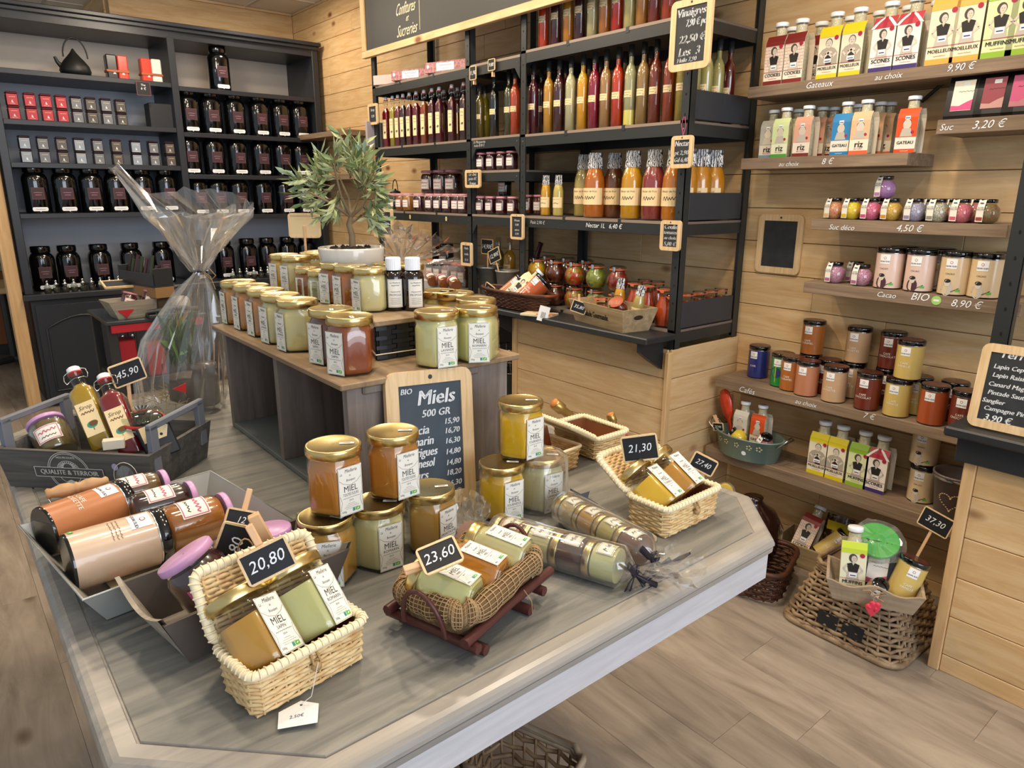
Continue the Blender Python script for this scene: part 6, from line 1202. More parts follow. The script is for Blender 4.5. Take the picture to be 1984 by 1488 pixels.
def drop():
    g = MB(); R, H = .0265, .125; g.lathe([(R * .92, 0), (R, .004), (R, H * .62), (R * .9, H * .70), (R * .6, H * .75), (R * .52, H * .76), (R * .52, H * .79)], P('amber_bottle', '170a08', .08, coat=.8), 24)
    c = MB(); n = 48; c.loft([[(r * (1 + (.03 if k % 2 else 0)) * cos(2 * pi * k / n), r * (1 + (.03 if k % 2 else 0)) * sin(2 * pi * k / n), z) for k in range(n)] for r, z in ((R * .68, H * .765), (R * .68, H * .80), (R * .665, H * .98), (R * .60, H))], whitepl, False)
    p = MB(); w = CYL(R, H * .34); p.rect(0, 0, R * 1.35, H * .53, paper, w, .0004, 6); p.frame(0, 0, R * 1.25, H * .5, .0004, ink, w, .0006, 6); p.text('La Miellerie', 0, H * .2, R * .2, ink, w, shear=.2); p.squig(0, H * .15, R * .7, R * .12, ink, w); p.text('PROPOLIS', 0, -H * .03, R * .24, ink, w); p.squig(0, H * .03, R * .9, R * .12, inkbr, w)
    for k in range(4): p.squig(0, -H * (.09 + .035 * k), R * .9, R * .07, ink, w, 13)
    return [('glass', g, None, None), ('cap', c, None, None), ('label', p, None, None)]
for i, px in enumerate((765, 802)): q = onbox(px, 600); place('drop', drop, 'propolis_bottle', ('left', 'right')[i] + ' one of the two dark bottles with ribbed white caps', 'bottle', T(q.x, q.y, BZ) @ rotz(-.42 + .12 * i), 'propolis bottles', scale=.9)
# olive tree in white pot
qv = .30; pq = BM @ Vector((.115, 0, bh)); lo = bv(686, .115); pq = BM @ Vector((.115, lo, bh)); PM = T(pq.x, pq.y, BZ)
dist = (pq - CAM).dot(FW); pr_ = 62 * dist / F; ph = SZ(478, pq.x, pq.y) - BZ
t = thing('potted_olive_tree', 'small olive tree with grey-green leaves in a glazed white bowl pot on the woven box', 'potted plant', PM)
m = MB(); m.lathe([(pr_ * .5, 0), (pr_ * .58, .006), (pr_ * .8, ph * .3), (pr_ * .95, ph * .6), (pr_, ph * .96), (pr_ * .985, ph), (pr_ * .94, ph), (pr_ * .92, ph * .85), (.001, ph * .85)], pot, 48, caps=(True, False)); obj('pot', m, t)
m = MB(); m.lathe([(pr_ * .935, ph * .88), (pr_ * .6, ph * .97), (.001, ph * 1.0)], soil, 24, caps=(False, False))
for k in range(26): a = random.random() * 6.3; r = pr_ * random.uniform(.1, .7); m.lathe([(.004, -.003), (.006, 0), (.001, .004)], soil, 5, False, M=T(r * cos(a), r * sin(a), ph * .99))
obj('soil', m, t)
def P2(px, py, off=0.0):     # local point in the tree's own upright plane
    v = AX(px, py, pq.x) if False else None
    d = ray(px, py); k = (pq.x * FW.x + pq.y * FW.y) / (d.x * FW.x + d.y * FW.y); q = Vector((d.x * k, d.y * k, CAM.z + d.z * k)); s = Vector((FW.x, FW.y, 0)).normalized() * off
    return PM.inverted() @ (q + s)
m = MB(); tips = []
def limb(pts, r0, r1): m.tube(pts, [r0 + (r1 - r0) * i / (len(pts) - 1) for i in range(len(pts))], bark, 8)
tr0 = [P2(683, 478), P2(682, 455), P2(676, 435), P2(680, 420)]; limb(tr0, .0085, .006)
forks = [((672, 385), .02, (650, 340)), ((705, 400), -.02, (725, 365)), ((690, 380), .03, (695, 330)), ((650, 395), -.03, (610, 372)), ((700, 412), .04, (730, 420)), ((668, 380), -.04, (660, 320))]
for (a, o1, b) in forks: pts = [tr0[-1] if a[1] < 405 else tr0[-2], P2(a[0], a[1], o1), P2(b[0], b[1], o1 * 1.6)]; limb(pts, .0045, .0018); tips.append((pts[1], pts[2]))
obj('trunk', m, t)
m = MB(); rr = random.Random(3); lm = (leafm, P('olive_leaf_light', 'b0b585', .45), P('olive_leaf_dark', '5c6f45', .45), P('olive_leaf_blue', '93a58c', .4))
def leaf(b, d, L_, w_, mat):
    d = d.normalized(); s = d.cross(Vector((rr.uniform(-1, 1), rr.uniform(-1, 1), rr.uniform(-.3, 1)))).normalized() * w_; u = d.cross(s).normalized() * w_ * .35
    P_ = [b, b + d * L_ * .3 + s * .8 + u, b + d * L_ * .6 + s + u, b + d * L_, b + d * L_ * .6 - s + u, b + d * L_ * .3 - s * .8 + u, b + d * L_ * .5]
    m.add(P_, [(0, 1, 6), (1, 2, 6), (2, 3, 6), (3, 4, 6), (4, 5, 6), (5, 0, 6)], mat, True)
twigs = [((700, 330), (664, 262)), ((690, 330), (672, 288)), ((650, 345), (600, 330)), ((640, 360), (570, 345)), ((700, 340), (715, 300)), ((715, 350), (738, 318)), ((725, 365), (742, 368)), ((640, 370), (590, 380)), ((700, 400), (722, 445)), ((690, 350), (690, 280)), ((660, 335), (632, 305)), ((655, 330), (650, 290)), ((680, 340), (705, 312)), ((640, 385), (600, 400)), ((720, 385), (735, 400)), ((660, 370), (655, 420)), ((675, 345), (675, 310)), ((690, 370), (728, 350)), ((620, 365), (580, 362)), ((700, 415), (735, 432)), ((650, 410), (632, 425)), ((710, 375), (700, 320)), ((630, 350), (612, 318))]
for a, b in twigs:
    for rep in range(2):
        o = rr.uniform(-.07, .07); A_, B_ = P2(*a, o * .4), P2(b[0] + rr.uniform(-8, 8), b[1] + rr.uniform(-6, 6), o); m.tube([A_, B_], [.0015, .0006], bark, 4); n = 13
        for k in range(n):
            q = A_ + (B_ - A_) * (k + 1) / n; d = (B_ - A_).normalized() * .7 + Vector((rr.uniform(-1, 1), rr.uniform(-1, 1), rr.uniform(-.6, .9))) * .75; leaf(q, d, rr.uniform(.028, .046), rr.uniform(.0035, .0052), lm[rr.choice((0, 0, 1, 1, 2, 3))])
obj('foliage', m, t)
# blank card on stick
cN = bv(599, .09); cq = BM @ Vector((.09, cN, bh)); cz = SZ(437, cq.x, cq.y); cwid = 61 * (cq - CAM).dot(FW) / F
place('card', lambda: [('card', board(cwid, cwid * .75, None, fr=palew, sl=P('bare_card', 'e0c698', .5), t=.004, b=.006, hole=False, rnd=.008)()[0][1], None, None), ('card_face', MB().box(-cwid / 2 + .006, cwid / 2 - .006, -.001, .002, -cwid * .375 + .006, cwid * .375 - .006, P('bare_card', 'e0c698', .5)), None, None), ('stick', MB().box(-.003, .003, -.005, -.002, -(cz - BZ) + .10, .0, peg, .001), None, None)], 'blank_card_sign', 'pale wooden card seen from behind on a thin stick above the honey jars', 'sign', T(cq.x, cq.y, cz) @ rotz(-.72))

# ------------------------------------------------------------------ big slate and the honey stacks
sl, sr = AZ(757, 950, .772), AZ(925, 952, .772)
sN = Vector((rA.x, rA.y, 0)); yf = -0.045
bl = RM @ Vector((.115, 0, 0)); SMt = RM @ T(.0, 0, 0)
top_l, top_r = AZ(753, 745, 1.02), AZ(911, 720, 1.02)
sw_, sh_ = .187, .272
ctr = (AY(842, 840, rA.y - .045)); 
SM = T(ctr.x, rA.y - .038, .772) @ rotz(rang - .06) @ Matrix.Rotation(-.13, 4, 'X') @ Matrix.Rotation(.05, 4, 'Y') @ T(0, 0, sh_ / 2)
slateboard('big framed slate of honey prices leaning on the riser', sw_, sh_, [('BIO', -.27, .36, .015), ('Miels', .07, .30, .040), ('500 GR', .06, .19, .020), ('Acacia', -0.19, .075, .024), ('Romarin', -0.17, -.005, .024), ('Garrigues', -0.15, -.085, .024), ('Tournesol', -0.17, -.165, .024), ('Fleurs', -0.21, -.25, .024), ('Lavande', -0.17, -.345, .024), ('15,90', .24, .115, .0155), ('16,70', .24, .045, .0155), ('16,30', .24, -.03, .0155), ('14,80', .24, -.11, .0155), ('14,80', .24, -.19, .0155), ('18,20', .24, -.265, .0155), ('16,30', .24, -.345, .0155)], SM, fr=framew, sl=slateg, b=.026, rnd=.022, t=.012, shear=.18)
def hz(px, py, z=_pz): q = AZ(px, py, z); f = Vector((q.x, q.y)).normalized() * .036; return Vector((q.x + f.x, q.y + f.y, z))
a1, a2, a3 = hz(640, 1139), hz(738, 1106), hz(836, 1074)
honey('MONTAGNE', 'b58236', 'amber mountain honey jar at the bottom left of the big stack', T(*a1) @ rotz(-.40), 0)
honey('ROMARIN', 'c9bf8d', 'pale rosemary honey jar in the middle of the stack\'s bottom row', T(*a2) @ rotz(-.05), 0)
honey('MONTAGNE', 'b3843f', 'amber honey jar at the bottom right of the stack, before the slate', T(*a3) @ rotz(.22), 0)
u1 = hz(655, 1003, _pz + HX); honey('TOUTES FLEURS', 'b4702a', 'amber all-flowers honey jar on top of the stack, left one', T(u1.x, u1.y, _pz + HX + .0015) @ rotz(.10), 0)
u2 = hz(766, 970, _pz + HX); honey('TOUTES FLEURS', 'b4702a', 'amber all-flowers honey jar on top of the stack, right one', T(u2.x, u2.y, _pz + HX + .0015) @ rotz(.05), 0)
b1, b2 = hz(972, 1012), hz(1048, 994)
honey('TOURNESOL', 'd0a024', 'golden sunflower honey jar under the bright yellow one', T(*b1) @ rotz(-.10), 0)
honey('LAVANDE', 'c9bf96', 'cream honey jar in clear wrap right of the golden sunflower honey', T(*b2) @ rotz(-.15), 0)
u3 = hz(1008, 893, _pz + HX); honey('TOURNESOL', 'dba81a', 'bright yellow sunflower honey jar topping the right-hand stack', T(u3.x, u3.y, _pz + HX + .0015) @ rotz(.0), 0)

# ------------------------------------------------------------------ wicker chests
def chest(label, N, R, Lp, h, lidang, lh=None, M_=None, hingev=None, wicker=wick, W_=None, D_=None, name='wicker_chest'):
    n, r = AZ(*N, _pz), AZ(*R, _pz); d = r - n; ang = atan2(d.y, d.x); w_ = W_ or d.length; dp = D_ or (AZ(*Lp, _pz) - n).length; M = M_ or T(n.x, n.y, _pz) @ rotz(ang); t = thing(name, label, 'basket', M @ T(w_ / 2, dp / 2, 0))
    m = MB(); o = rrect(w_, dp, .010, 2); weave(m, o, .004, h - .006, max(6, int(h / .0062)), wicker, .0032, .0016, .016, taper=lambda v: .96 + .04 * v); m.box(-w_ / 2 + .005, w_ / 2 - .005, -dp / 2 + .005, dp / 2 - .005, .001, .004, wicker); i_ = [(x * .925, y * .87) for x, y in o]
    m.loft([[(x, y, z) for x, y in i_] for z in (.004, h - .004)], P('wicker_lining', '7a4a2c', .8), False, (False, False)); obj('woven_sides', m, t)
    m = MB(); o2 = rrect(w_ * 1.01, dp * 1.02, .012, 3); m.tube([(x, y, h) for x, y in o2], .0058, wickr, 8, closed=True)
    tot = sum((Vector(o2[i]) - Vector(o2[i - 1])).length for i in range(len(o2)))
    for i in range(len(o2)):
        a, b = Vector(o2[i]), Vector(o2[(i + 1) % len(o2)]); k = max(1, int((b - a).length / .009))
        for j in range(k): q = a + (b - a) * (j + .5) / k; dd = (b - a).normalized(); m.tube([(q.x + dd.x * .003 + .0065 * dd.y * c_, q.y + dd.y * .003 - .0065 * dd.x * c_, h + .0065 * s_) for c_, s_ in ((1, 0), (.7, .7), (0, 1), (-.7, .7), (-1, 0))], .0014, wickr, 4)
    obj('wrapped_rim', m, t)
    m = MB(); m.tube([(-.004, -dp / 2 - .002, h - .004), (-.005, -dp / 2 - .010, h - .016), (0, -dp / 2 - .011, h - .024), (.005, -dp / 2 - .010, h - .016), (.004, -dp / 2 - .002, h - .004)], .0016, twine, 5); m.lathe([(.001, -.005), (.006, -.003), (.007, 0), (.006, .003), (.001, .005)], twine, 10, M=T(0, -dp / 2 - .008, h - .022) @ Matrix.Rotation(pi / 2, 4, 'X')); obj('toggle', m, t)
    # lid, hinged at the rear edge
    lm_ = MB(); LM = T(0, dp / 2 + .004, h + .004) @ Matrix.Rotation(lidang, 4, 'X'); lh = lh or dp * 1.02
    for j in range(int(lh / .0062)):
        z = .005 + j * .0062; lm_.tube([(-w_ / 2 + .008 + (w_ - .016) * i / 16, .002 * (1 if (i + j) % 2 else -1), z) for i in range(17)], .0031, wicker, 5, M=LM)
    for i in range(9): x = -w_ / 2 + .01 + (w_ - .02) * i / 8; lm_.tube([(x, 0, 0), (x, 0, lh)], .0022, wicker, 5, M=LM)
    lm_.tube([(x, 0, z + lh / 2) for x, z in rrect(w_, lh, .012, 3)], .0065, wickr, 8, closed=True, M=LM)
    oo = rrect(w_, lh, .012, 3)
    for i in range(len(oo)):
        a, b = Vector(oo[i]), Vector(oo[(i + 1) % len(oo)]); k = max(1, int((b - a).length / .009))
        for j in range(k): q = a + (b - a) * (j + .5) / k; dd = (b - a).normalized(); lm_.tube([(q.x + dd.y * .007 * c_ + dd.x * .003, -.007 * s_, q.y + lh / 2 - dd.x * .007 * c_ + dd.y * .003) for c_, s_ in ((1, 0), (.7, .7), (0, 1), (-.7, .7), (-1, 0))], .0015, wickr, 4, M=LM)
    obj('lid', lm_, t); return t, M, w_, dp, ang
cL, ML, wL_, dL_, angL = chest('open cream wicker chest in the foreground holding two tilted honey jars', (495, 1402), (711, 1278), (415, 1355), .060, -.49, lh=.088, W_=.160, D_=.086)
def inch(M, x, y, z, up, fr, s=1): return basis(M @ Vector((x, y, z)), M.to_3x3() @ Vector(up), M.to_3x3() @ Vector(fr))
place('hsapin_t', hexjar('SAPIN', hon=liquid('b0802e'), face=0, fill=.86), 'honey_jar', 'tilted jar of amber fir honey at the left in the foreground chest', 'jar', inch(ML, .046, .036, .030, (-.06, .72, .72), (.42, -1, .2)), 'hexagonal honey jars', scale=.97)
place('hroma_t', hexjar('ROMARIN', hon=liquid('b9b57c'), face=0, fill=.9), 'honey_jar', 'tilted jar of pale rosemary honey at the right in the foreground chest', 'jar', inch(ML, .124, .042, .034, (-.06, .66, .76), (.42, -1, .2)), 'hexagonal honey jars', scale=.97)
def AC(px, py, dist):      # a point on the ray of a pixel at a given depth
    d = ray(px, py).normalized(); return CAM + d * (dist / d.dot(FW))
def facing(p, roll=0, tilt=0, yaw=0):
    """upright board frame at p turned to the camera's side of the shop, roll in its own plane"""
    a = atan2(p.y, p.x) - pi / 2 + yaw; return T(*p) @ rotz(a) @ Matrix.Rotation(-tilt, 4, 'X') @ Matrix.Rotation(roll, 4, 'Y')
def depth_of(v): return (v - CAM).dot(FW)
dl = depth_of(ML @ Vector((.08, .10, .14)))
tag('slate tag reading 20,80 clipped to the lid of the foreground chest', '20,80', facing(AC(518, 1087, dl - .03), -.32, .25), .062, .043, pegq=-.05, size=.027)
t = thing('paper_price_tag', 'small white paper tag with blue figures hanging before the foreground chest', 'price tag', T(0, 0, 0)); q = AZ(575, 1385, .775); m = MB(); w = TOP(q.x, q.y, .776, -.35); m.add([w(-.022, -.018), w(.022, -.022), w(.026, .010), w(.006, .022), w(-.02, .010)], [(0, 1, 2, 3, 4)], paperw); m.text('2,50€', .0, -.004, .007, inkb, w, shear=.2); m.ell(.006, .014, .0015, .0015, ink, w); obj('paper', m, t)
m = MB(); kn = ML @ Vector((wL_ / 2, -.012, .045)); m.tube([w(.006, .014, .001), ((kn.x + q.x) / 2, (kn.y + q.y) / 2 - .01, .79), tuple(kn)], .0005, P('nylon', 'd8d4cc', .4), 4); obj('string', m, t)
t = thing('blue_round_sticker', 'pale blue round sticker on a card behind the foreground chest', 'sticker', T(0, 0, 0)); q = AZ(636, 1128, .79); m = MB(); m.lathe([(.017, 0), (.017, .0015)], P('sticker_blue', 'b9bfd8', .5), 20, M=facing(q, 0, -.5) @ Matrix.Rotation(pi / 2, 4, 'X')); obj('disc', m, t)
cR, MR, wR_, dR_, angR = chest('open cream wicker chest at the right of the table holding two tilted honey jars', (1289, 1048), (1388, 999), (1220, 1013), .058, -1.02, lh=.090, W_=.160, D_=.090)
place('hyel_t', hexjar('TOURNESOL', hon=liquid('d2a51e'), face=0, fill=.85), 'honey_jar', 'tilted jar of yellow honey at the left in the right-hand chest', 'jar', inch(MR, .052, .034, .032, (-.14, .95, .62), (.25, -1, .5)), 'hexagonal honey jars', scale=.93)
place('hamb_t', hexjar('SAPIN', hon=liquid('b87f28'), face=0, fill=.85), 'honey_jar', 'tilted jar of amber honey at the right in the right-hand chest', 'jar', inch(MR, .128, .044, .034, (-.14, .95, .66), (.25, -1, .5)), 'hexagonal honey jars', scale=.93)
tag('slate tag reading 21,30 on a stick over the right-hand chest', '21,30', facing(AC(1240, 868, depth_of(MR @ Vector((.05, .09, .14)))), .20 * -1, .1), .068, .050, stick=.02, size=.026)
tag('slate tag reading 27,40 behind the right wicker chest', '27,40', facing(AC(1363, 899, depth_of(Vector((1.185, .875, .87)))), .40, .1), .055, .038, stick=.075, stickrot=-.40)
# second row: two more baskets with bottles and bars
c3, M3, w3, d3, a3_ = chest('wicker chest behind the right-hand one, holding two corked bottles', (1143, 905), (1270, 905), (1143, 870), .055, -1.05, lh=.085, M_=T(AZ(1143, 905, _pz).x + .135, AZ(1143, 905, _pz).y + .01, _pz) @ rotz(pi / 2), W_=.15, D_=.105, name='wicker_chest')
def gbot():
    g = MB(); g.lathe([(.02, 0), (.023, .004), (.023, .10), (.018, .125), (.009, .145), (.009, .20)], glass, 18); b = MB(); b.lathe([(.0215, .003), (.0215, .10), (.017, .123), (.008, .143)], liquid('a8641a'), 18); f = MB(); f.lathe([(.0105, .15), (.0115, .155), (.0115, .185), (.016, .19), (.016, .215), (.013, .218)], P('gold_foil', 'b99a5a', .3, .8), 18); c = MB(); c.lathe([(.0135, .216), (.0135, .222), (.001, .223)], P('cork', 'c07a3a', .7), 14, caps=(True, False)); return [('glass', g, None, None), ('contents', b, None, None), ('foil', f, None, None), ('cork', c, None, None)]
place('gbot', gbot, 'corked_bottle', 'amber bottle with gold foil leaning left out of the chest against the plinth', 'bottle', basis(AC(1185, 868, 1.95), AC(1108, 808, 1.90) - AC(1185, 868, 1.95), (0, -1, 0)), 'corked bottles')
place('gboty', lambda: [(n, b, p_, l) for n, b, p_, l in gbot()], 'corked_bottle', 'yellow corked bottle standing in the chest behind the 21,30 tag', 'bottle', basis(AC(1225, 905, 1.86), AC(1197, 838, 1.84) - AC(1225, 905, 1.86), (0, -1, 0)), 'corked bottles', scale=.72)
t = thing('clothes_peg', 'wooden clothes peg clipped to the far chest\'s lid', 'peg', facing(AC(1145, 855, 1.84), .75)); m = MB(); m.box(-.0045, .0045, 0, .004, -.045, .045, peg, .001, M=Matrix.Rotation(.12, 4, 'Y')); m.box(-.0045, .0045, .004, .008, -.045, .045, peg, .001, M=Matrix.Rotation(-.12, 4, 'Y')); m.tube([(.004 * cos(k), .004, .004 * sin(k)) for k in range(12)], .0008, wire, 4); obj('peg_halves', m, t)
t = thing('clothes_peg', 'pinkish wooden peg sticking up behind the 21,30 tag', 'peg', facing(AC(1215, 845, 1.86), -.5)); m = MB(); m.box(-.0045, .0045, 0, .004, -.03, .03, P('pink_peg', 'b0664a', .5), .001); m.box(-.0045, .0045, .006, .010, -.03, .03, P('pink_peg', 'b0664a', .5), .001); obj('peg_halves', m, t)
c4n = AZ(1112, 905, _pz); t = thing('wicker_tray', 'small square wicker tray of brown sweets bars behind the yellow honey', 'tray', T(c4n.x - .055, c4n.y + .05, _pz) @ rotz(rang + .1)); m = MB(); weave(m, rrect(.12, .13, .008, 1), .004, .05, 9, wick, .003, .0015, .015, taper=lambda v: .93 + .1 * v); m.tube([(x * 1.03, y * 1.03, .052) for x, y in rrect(.12, .13, .008, 2)], .004, wickr, 6, closed=True); m.box(-.055, .055, -.06, .06, .001, .004, wick); obj('woven_sides', m, t)
for k in range(4): m = MB(); m.box(-.012, .012, -.006, .006, 0, .09, P('caramel_bar', '5e2c14', .3, coat=.4), .002); single('sweets_bar', m, 'brown wrapped bar leaning in the small wicker tray, %s from the left' % ORD[k], 'sweets', T(c4n.x - .09 + .022 * k, c4n.y + .055, _pz + .006) @ rotz(.1) @ Matrix.Rotation(-.45 + .05 * k, 4, 'Y'), 'wrapped bars in the small wicker tray')

# ------------------------------------------------------------------ branch-framed burlap basket with three jars
n_, r_, l_ = AZ(905, 1288, _pz), AZ(1058, 1152, _pz), AZ(742, 1232, _pz); d = r_ - n_; ba = atan2(d.y, d.x); bw, bd = d.length, (l_ - n_).length; KM = T(n_.x, n_.y, _pz) @ rotz(ba) @ T(bw / 2, bd / 2, 0)
t = thing('branch_basket', 'basket framed in reddish-brown branches and lined with burlap', 'basket', KM)
for y in (-bd / 2, bd / 2): m = MB(); m.tube([(-bw / 2 - .005, y, .034), (0, y + .002, .036), (bw / 2 + .012, y, .036)], .0075, woodd, 8); obj('side_branch', m, t)
for x in (-bw / 2 + .01, bw / 2 - .025): m = MB(); m.tube([(x, -bd / 2 - .012, .022), (x + .001, 0, .023), (x, bd / 2 + .012, .022)], .0075, woodd, 8); obj('end_branch', m, t)
for x in (-bw / 2 + .03, bw / 2 - .06):
    m = MB(); m.tube([(x, -bd / 2 - .01, .008), (x, bd / 2 + .006, .008)], .0078, woodd, 8); obj('foot_branch', m, t)
for x, s in ((-bw / 2, -1), (bw / 2, 1)): m = MB(); m.tube([(x + s * (.004 + .012 * sin(pi * k / 12)), -.036 * cos(pi * k / 12), .03 + .062 * sin(pi * k / 12)) for k in range(13)], .0035, woodd, 7); obj('loop_handle', m, t)
jm_, nt_, o_ = newmat('burlap'); b_ = nt_.nodes.new('ShaderNodeBsdfPrincipled'); b_.inputs['Roughness'].default_value = .9; nt_.links.new(b_.outputs[0], o_.inputs[0]); b_.inputs['Base Color'].default_value = C('a88a62'); jute = jm_
def burlap(path, rad, mb):
    n = 18; per = 150
    pts = []
    for i in range(per):
        s = i / per * len(path); k = int(s); a, b = Vector(path[k % len(path)]), Vector(path[(k + 1) % len(path)]); pts.append(a + (b - a) * (s - k))
    R_ = []
    for i in range(per):
        p, d = pts[i], (pts[(i + 1) % per] - pts[i - 1]).normalized(); nn = Vector((d.y, -d.x, 0)); rr_ = rad * (1 + .14 * sin(i * .55) + .08 * sin(i * 1.7)); R_.append([(p + nn * (rr_ * cos(a)) + Vector((0, 0, rr_ * 1.25 * sin(a) + .003 * sin(i * .35)))) for a in [2 * pi * j / n for j in range(n)]])
    for j in range(n): mb.tube([R_[i][j] for i in range(per)], .00095, jute, 3, closed=True)
    for i in range(per): mb.tube(R_[i], .00095, jute, 3, closed=True)
    inner = [[(p + (Vector(q) - p) * .93) for q in R_[i]] for i, p in enumerate(pts)]; inner.append(inner[0]); mb.loft([[tuple(v) for v in r] for r in inner], P('burlap_inner', '6e5638', .95), True, (False, False))
m = MB(); o = rrect(bw * .93, bd * .88, .025, 3); burlap([(x, y, .062) for x, y in o], .0135, m); obj('burlap_roll', m, t)
m = MB(); m.loft([[(x * s, y * s, z) for x, y in o] for s, z in ((.93, .066), (1.0, .05), (.97, .03), (.93, .018), (.80, .016))], P('burlap_cloth', '7d6444', .95, var=.35, vscale=160, bump=.8, bscale=350), True, (False, True)); obj('burlap_lining', m, t)
m = MB(); m.tube([(bw * .12, -bd / 2 - .008, .05), (bw * .13, -bd / 2 - .02, .035), (bw * .16, -bd / 2 - .018, .01)], .0006, twine, 4); obj('loose_thread', m, t)
for i, (c, nm, yy) in enumerate((('c8c184', 'pale cream', -.062), ('b9742a', 'amber', 0), ('c9bf8a', 'cream', .062))):
    x = yy * 1.02; place('hm' + c, hexjar('MIEL', R=.0335, H=.080, hon=liquid(c), face=0, ls=.78), 'honey_jar', 'small jar of %s honey lying in the burlap basket, %s' % (nm, ('nearest the camera', 'middle one', 'farthest one')[i]), 'jar', basis(KM @ Vector((x - .003, .040, .068)), KM.to_3x3() @ Vector((.02, -.95, -.12)), (0, -.15, 1)) @ T(0, 0, -.0) @ rotz(0) if False else basis(KM @ Vector((x + .008, -.052, .066)), KM.to_3x3() @ Vector((-.15, .95, .16)), (0.0, 0, 1)), 'small hexagonal honey jars')
tag('slate tag reading 23,60 tilted over the burlap basket', '23,60', facing(AC(852, 1076, depth_of(KM @ Vector((0, bd / 2, .09))) - .12), -.38, .95), .056, .041, pegq=-1.5, size=.026)

# ------------------------------------------------------------------ cellophane tubes of four small jars
def minijar(col):
    def f():
        R, H = .0265, .05; g = MB(); g.lathe([(R * .9, 0), (R, .004), (R, H * .72), (R * .9, H * .8)], glass, 20); b = MB(); b.lathe([(R * .95, .002), (R * .95, H * .74)], liquid(col), 20); l = MB(); l.lathe([(R * 1.0, H * .78), (R * 1.03, H * .8), (R * 1.03, H * .98), (R * .98, H), (.001, H)], gold, 24, caps=(True, False)); p = MB(); w = CYL(R, H * .38); p.rect(0, 0, R * 1.05, H * .5, paper, w, .0004, 5); p.frame(0, 0, R * .98, H * .44, .0004, inkbr, w, .0006, 5); p.text('Miel', 0, 0, R * .4, ink, w, shear=.3); p.rect(R * .3, -H * .16, R * .3, R * .14, ecog, w, .0006)
        return [('glass', g, None, None), ('contents', b, None, None), ('lid', l, None, None), ('label', p, None, None)]
    return f
def tubeset(label, A_, B_, cols, which, flare, seed):
    a, b = AZ(*A_, _pz + .032), AZ(*B_, _pz + .032); d = (b - a); L_ = d.length; u = d.normalized(); M = basis(a, u, (0, 0, 1))
    for i, c in enumerate(cols): s = L_ * (i + 1) / len(cols) - .001; place('mini' + c, minijar(c), 'mini_honey_jar', 'small honey jar in the %s cellophane tube, %s from its left end' % (which, ORD[i]), 'jar', basis(a + u * s, -u, (0, -.35, 1)), 'small jars in cellophane tubes', scale=L_ / 4 / .0515)
    t = thing('cellophane_tube', label, 'gift wrap', M); R_ = .0325 * L_ / .206; R_ = min(max(R_, .029), .034); n = 20; m = MB()
    prof = [(.005, -.03), (.012, -.012), (R_ * .9, -.004), (R_, .004), (R_ * 1.02, L_ * .25), (R_, L_ * .5), (R_ * 1.02, L_ * .75), (R_, L_), (R_ * .55, L_ + .014), (.005, L_ + .024)]
    m.loft(crinkle([[(r * cos(t_), max(r * sin(t_), -.031), z) if False else (r * cos(t_), r * sin(t_), z) for t_ in [2 * pi * k / n for k in range(n)]] for r, z in prof], .0012, seed), cello, True, (False, False)); obj('film', m, t)
    f = MB(); rr_ = random.Random(seed)
    for (ang, ln, wd) in flare:
        rows = []
        for k in range(6): v = k / 5; rows.append([(wd * v * s * 1.0 + .02 * v * sin(ang), -.004 - .022 * v + .012 * v * sin(s * 7 + k), L_ + .024 + ln * v * (1 - .12 * abs(s))) for s in [-1 + 2 * j / 12 for j in range(13)]])
        f.loft(crinkle(rows, .003, seed + 1), cello, False, (False, False), closed=False)
    obj('flared_end', f, t)
    r = MB(); z = L_ + .024; r.tube([(.008 * cos(t_), .008 * sin(t_), z) for t_ in [2 * pi * k / 10 for k in range(10)]], .0035, ribbon, 6, closed=True)
    for dx, dy, dz in ((-.03, .03, .03), (.02, .045, -.015)): r.tube([(0, .006, z), (dx * .6, dy * .8 + .012, z + dz * .4), (dx * .9, dy, z + dz * .9), (dx * .3, dy * .4 + .004, z + dz * .5), (0, .006, z)], [.002, .005, .006, .004, .002], ribbon, 5, flat=.3)
    for pts in ([(0, .005, z), (.018, -.008, z + .004), (.034, -.026, z + .0), (.042, -.029, z + .006)], [(0, .005, z), (-.012, .02, z + .01), (-.02, -.002, z + .03), (-.03, -.02, z + .045)]): r.tube(pts, [.003, .006, .006, .004], ribbon, 5, flat=.25)
    obj('ribbon_bow', r, t); return a, b, u, L_, M
tA = tubeset('cellophane tube of four small honey jars tied with dark ribbon, the front one', (962, 1030), (1203, 1098), ('b5803a', 'c9bf8a', '4a1e14', 'cfcb8e'), 'front', [(.2, .11, .05), (-.5, .08, .04)], 5)
tB = tubeset('cellophane tube of four small honey jars, the rear one beside the star', (1093, 982), (1248, 1068), ('b9a57a', 'b98a34', 'b9ab6a', '6a3a22'), 'rear', [(.1, .03, .02)], 9)
q = AZ(1124, 974, .772); m = MB(); pts = [((.034 if k % 2 == 0 else .014) * cos(pi * k / 5 + .3), (.034 if k % 2 == 0 else .014) * sin(pi * k / 5 + .3)) for k in range(10)]; m.loft([[(x, y, z) for x, y in pts] for z in (0, .004)], P('navy_star', '2b3546', .5), False); single('wooden_star', m, 'dark blue wooden star lying on the table between the yellow honey and the right-hand chest', 'ornament', T(q.x, q.y, .7705) @ Matrix.Rotation(.3, 4, 'X') @ T(0, 0, .009))
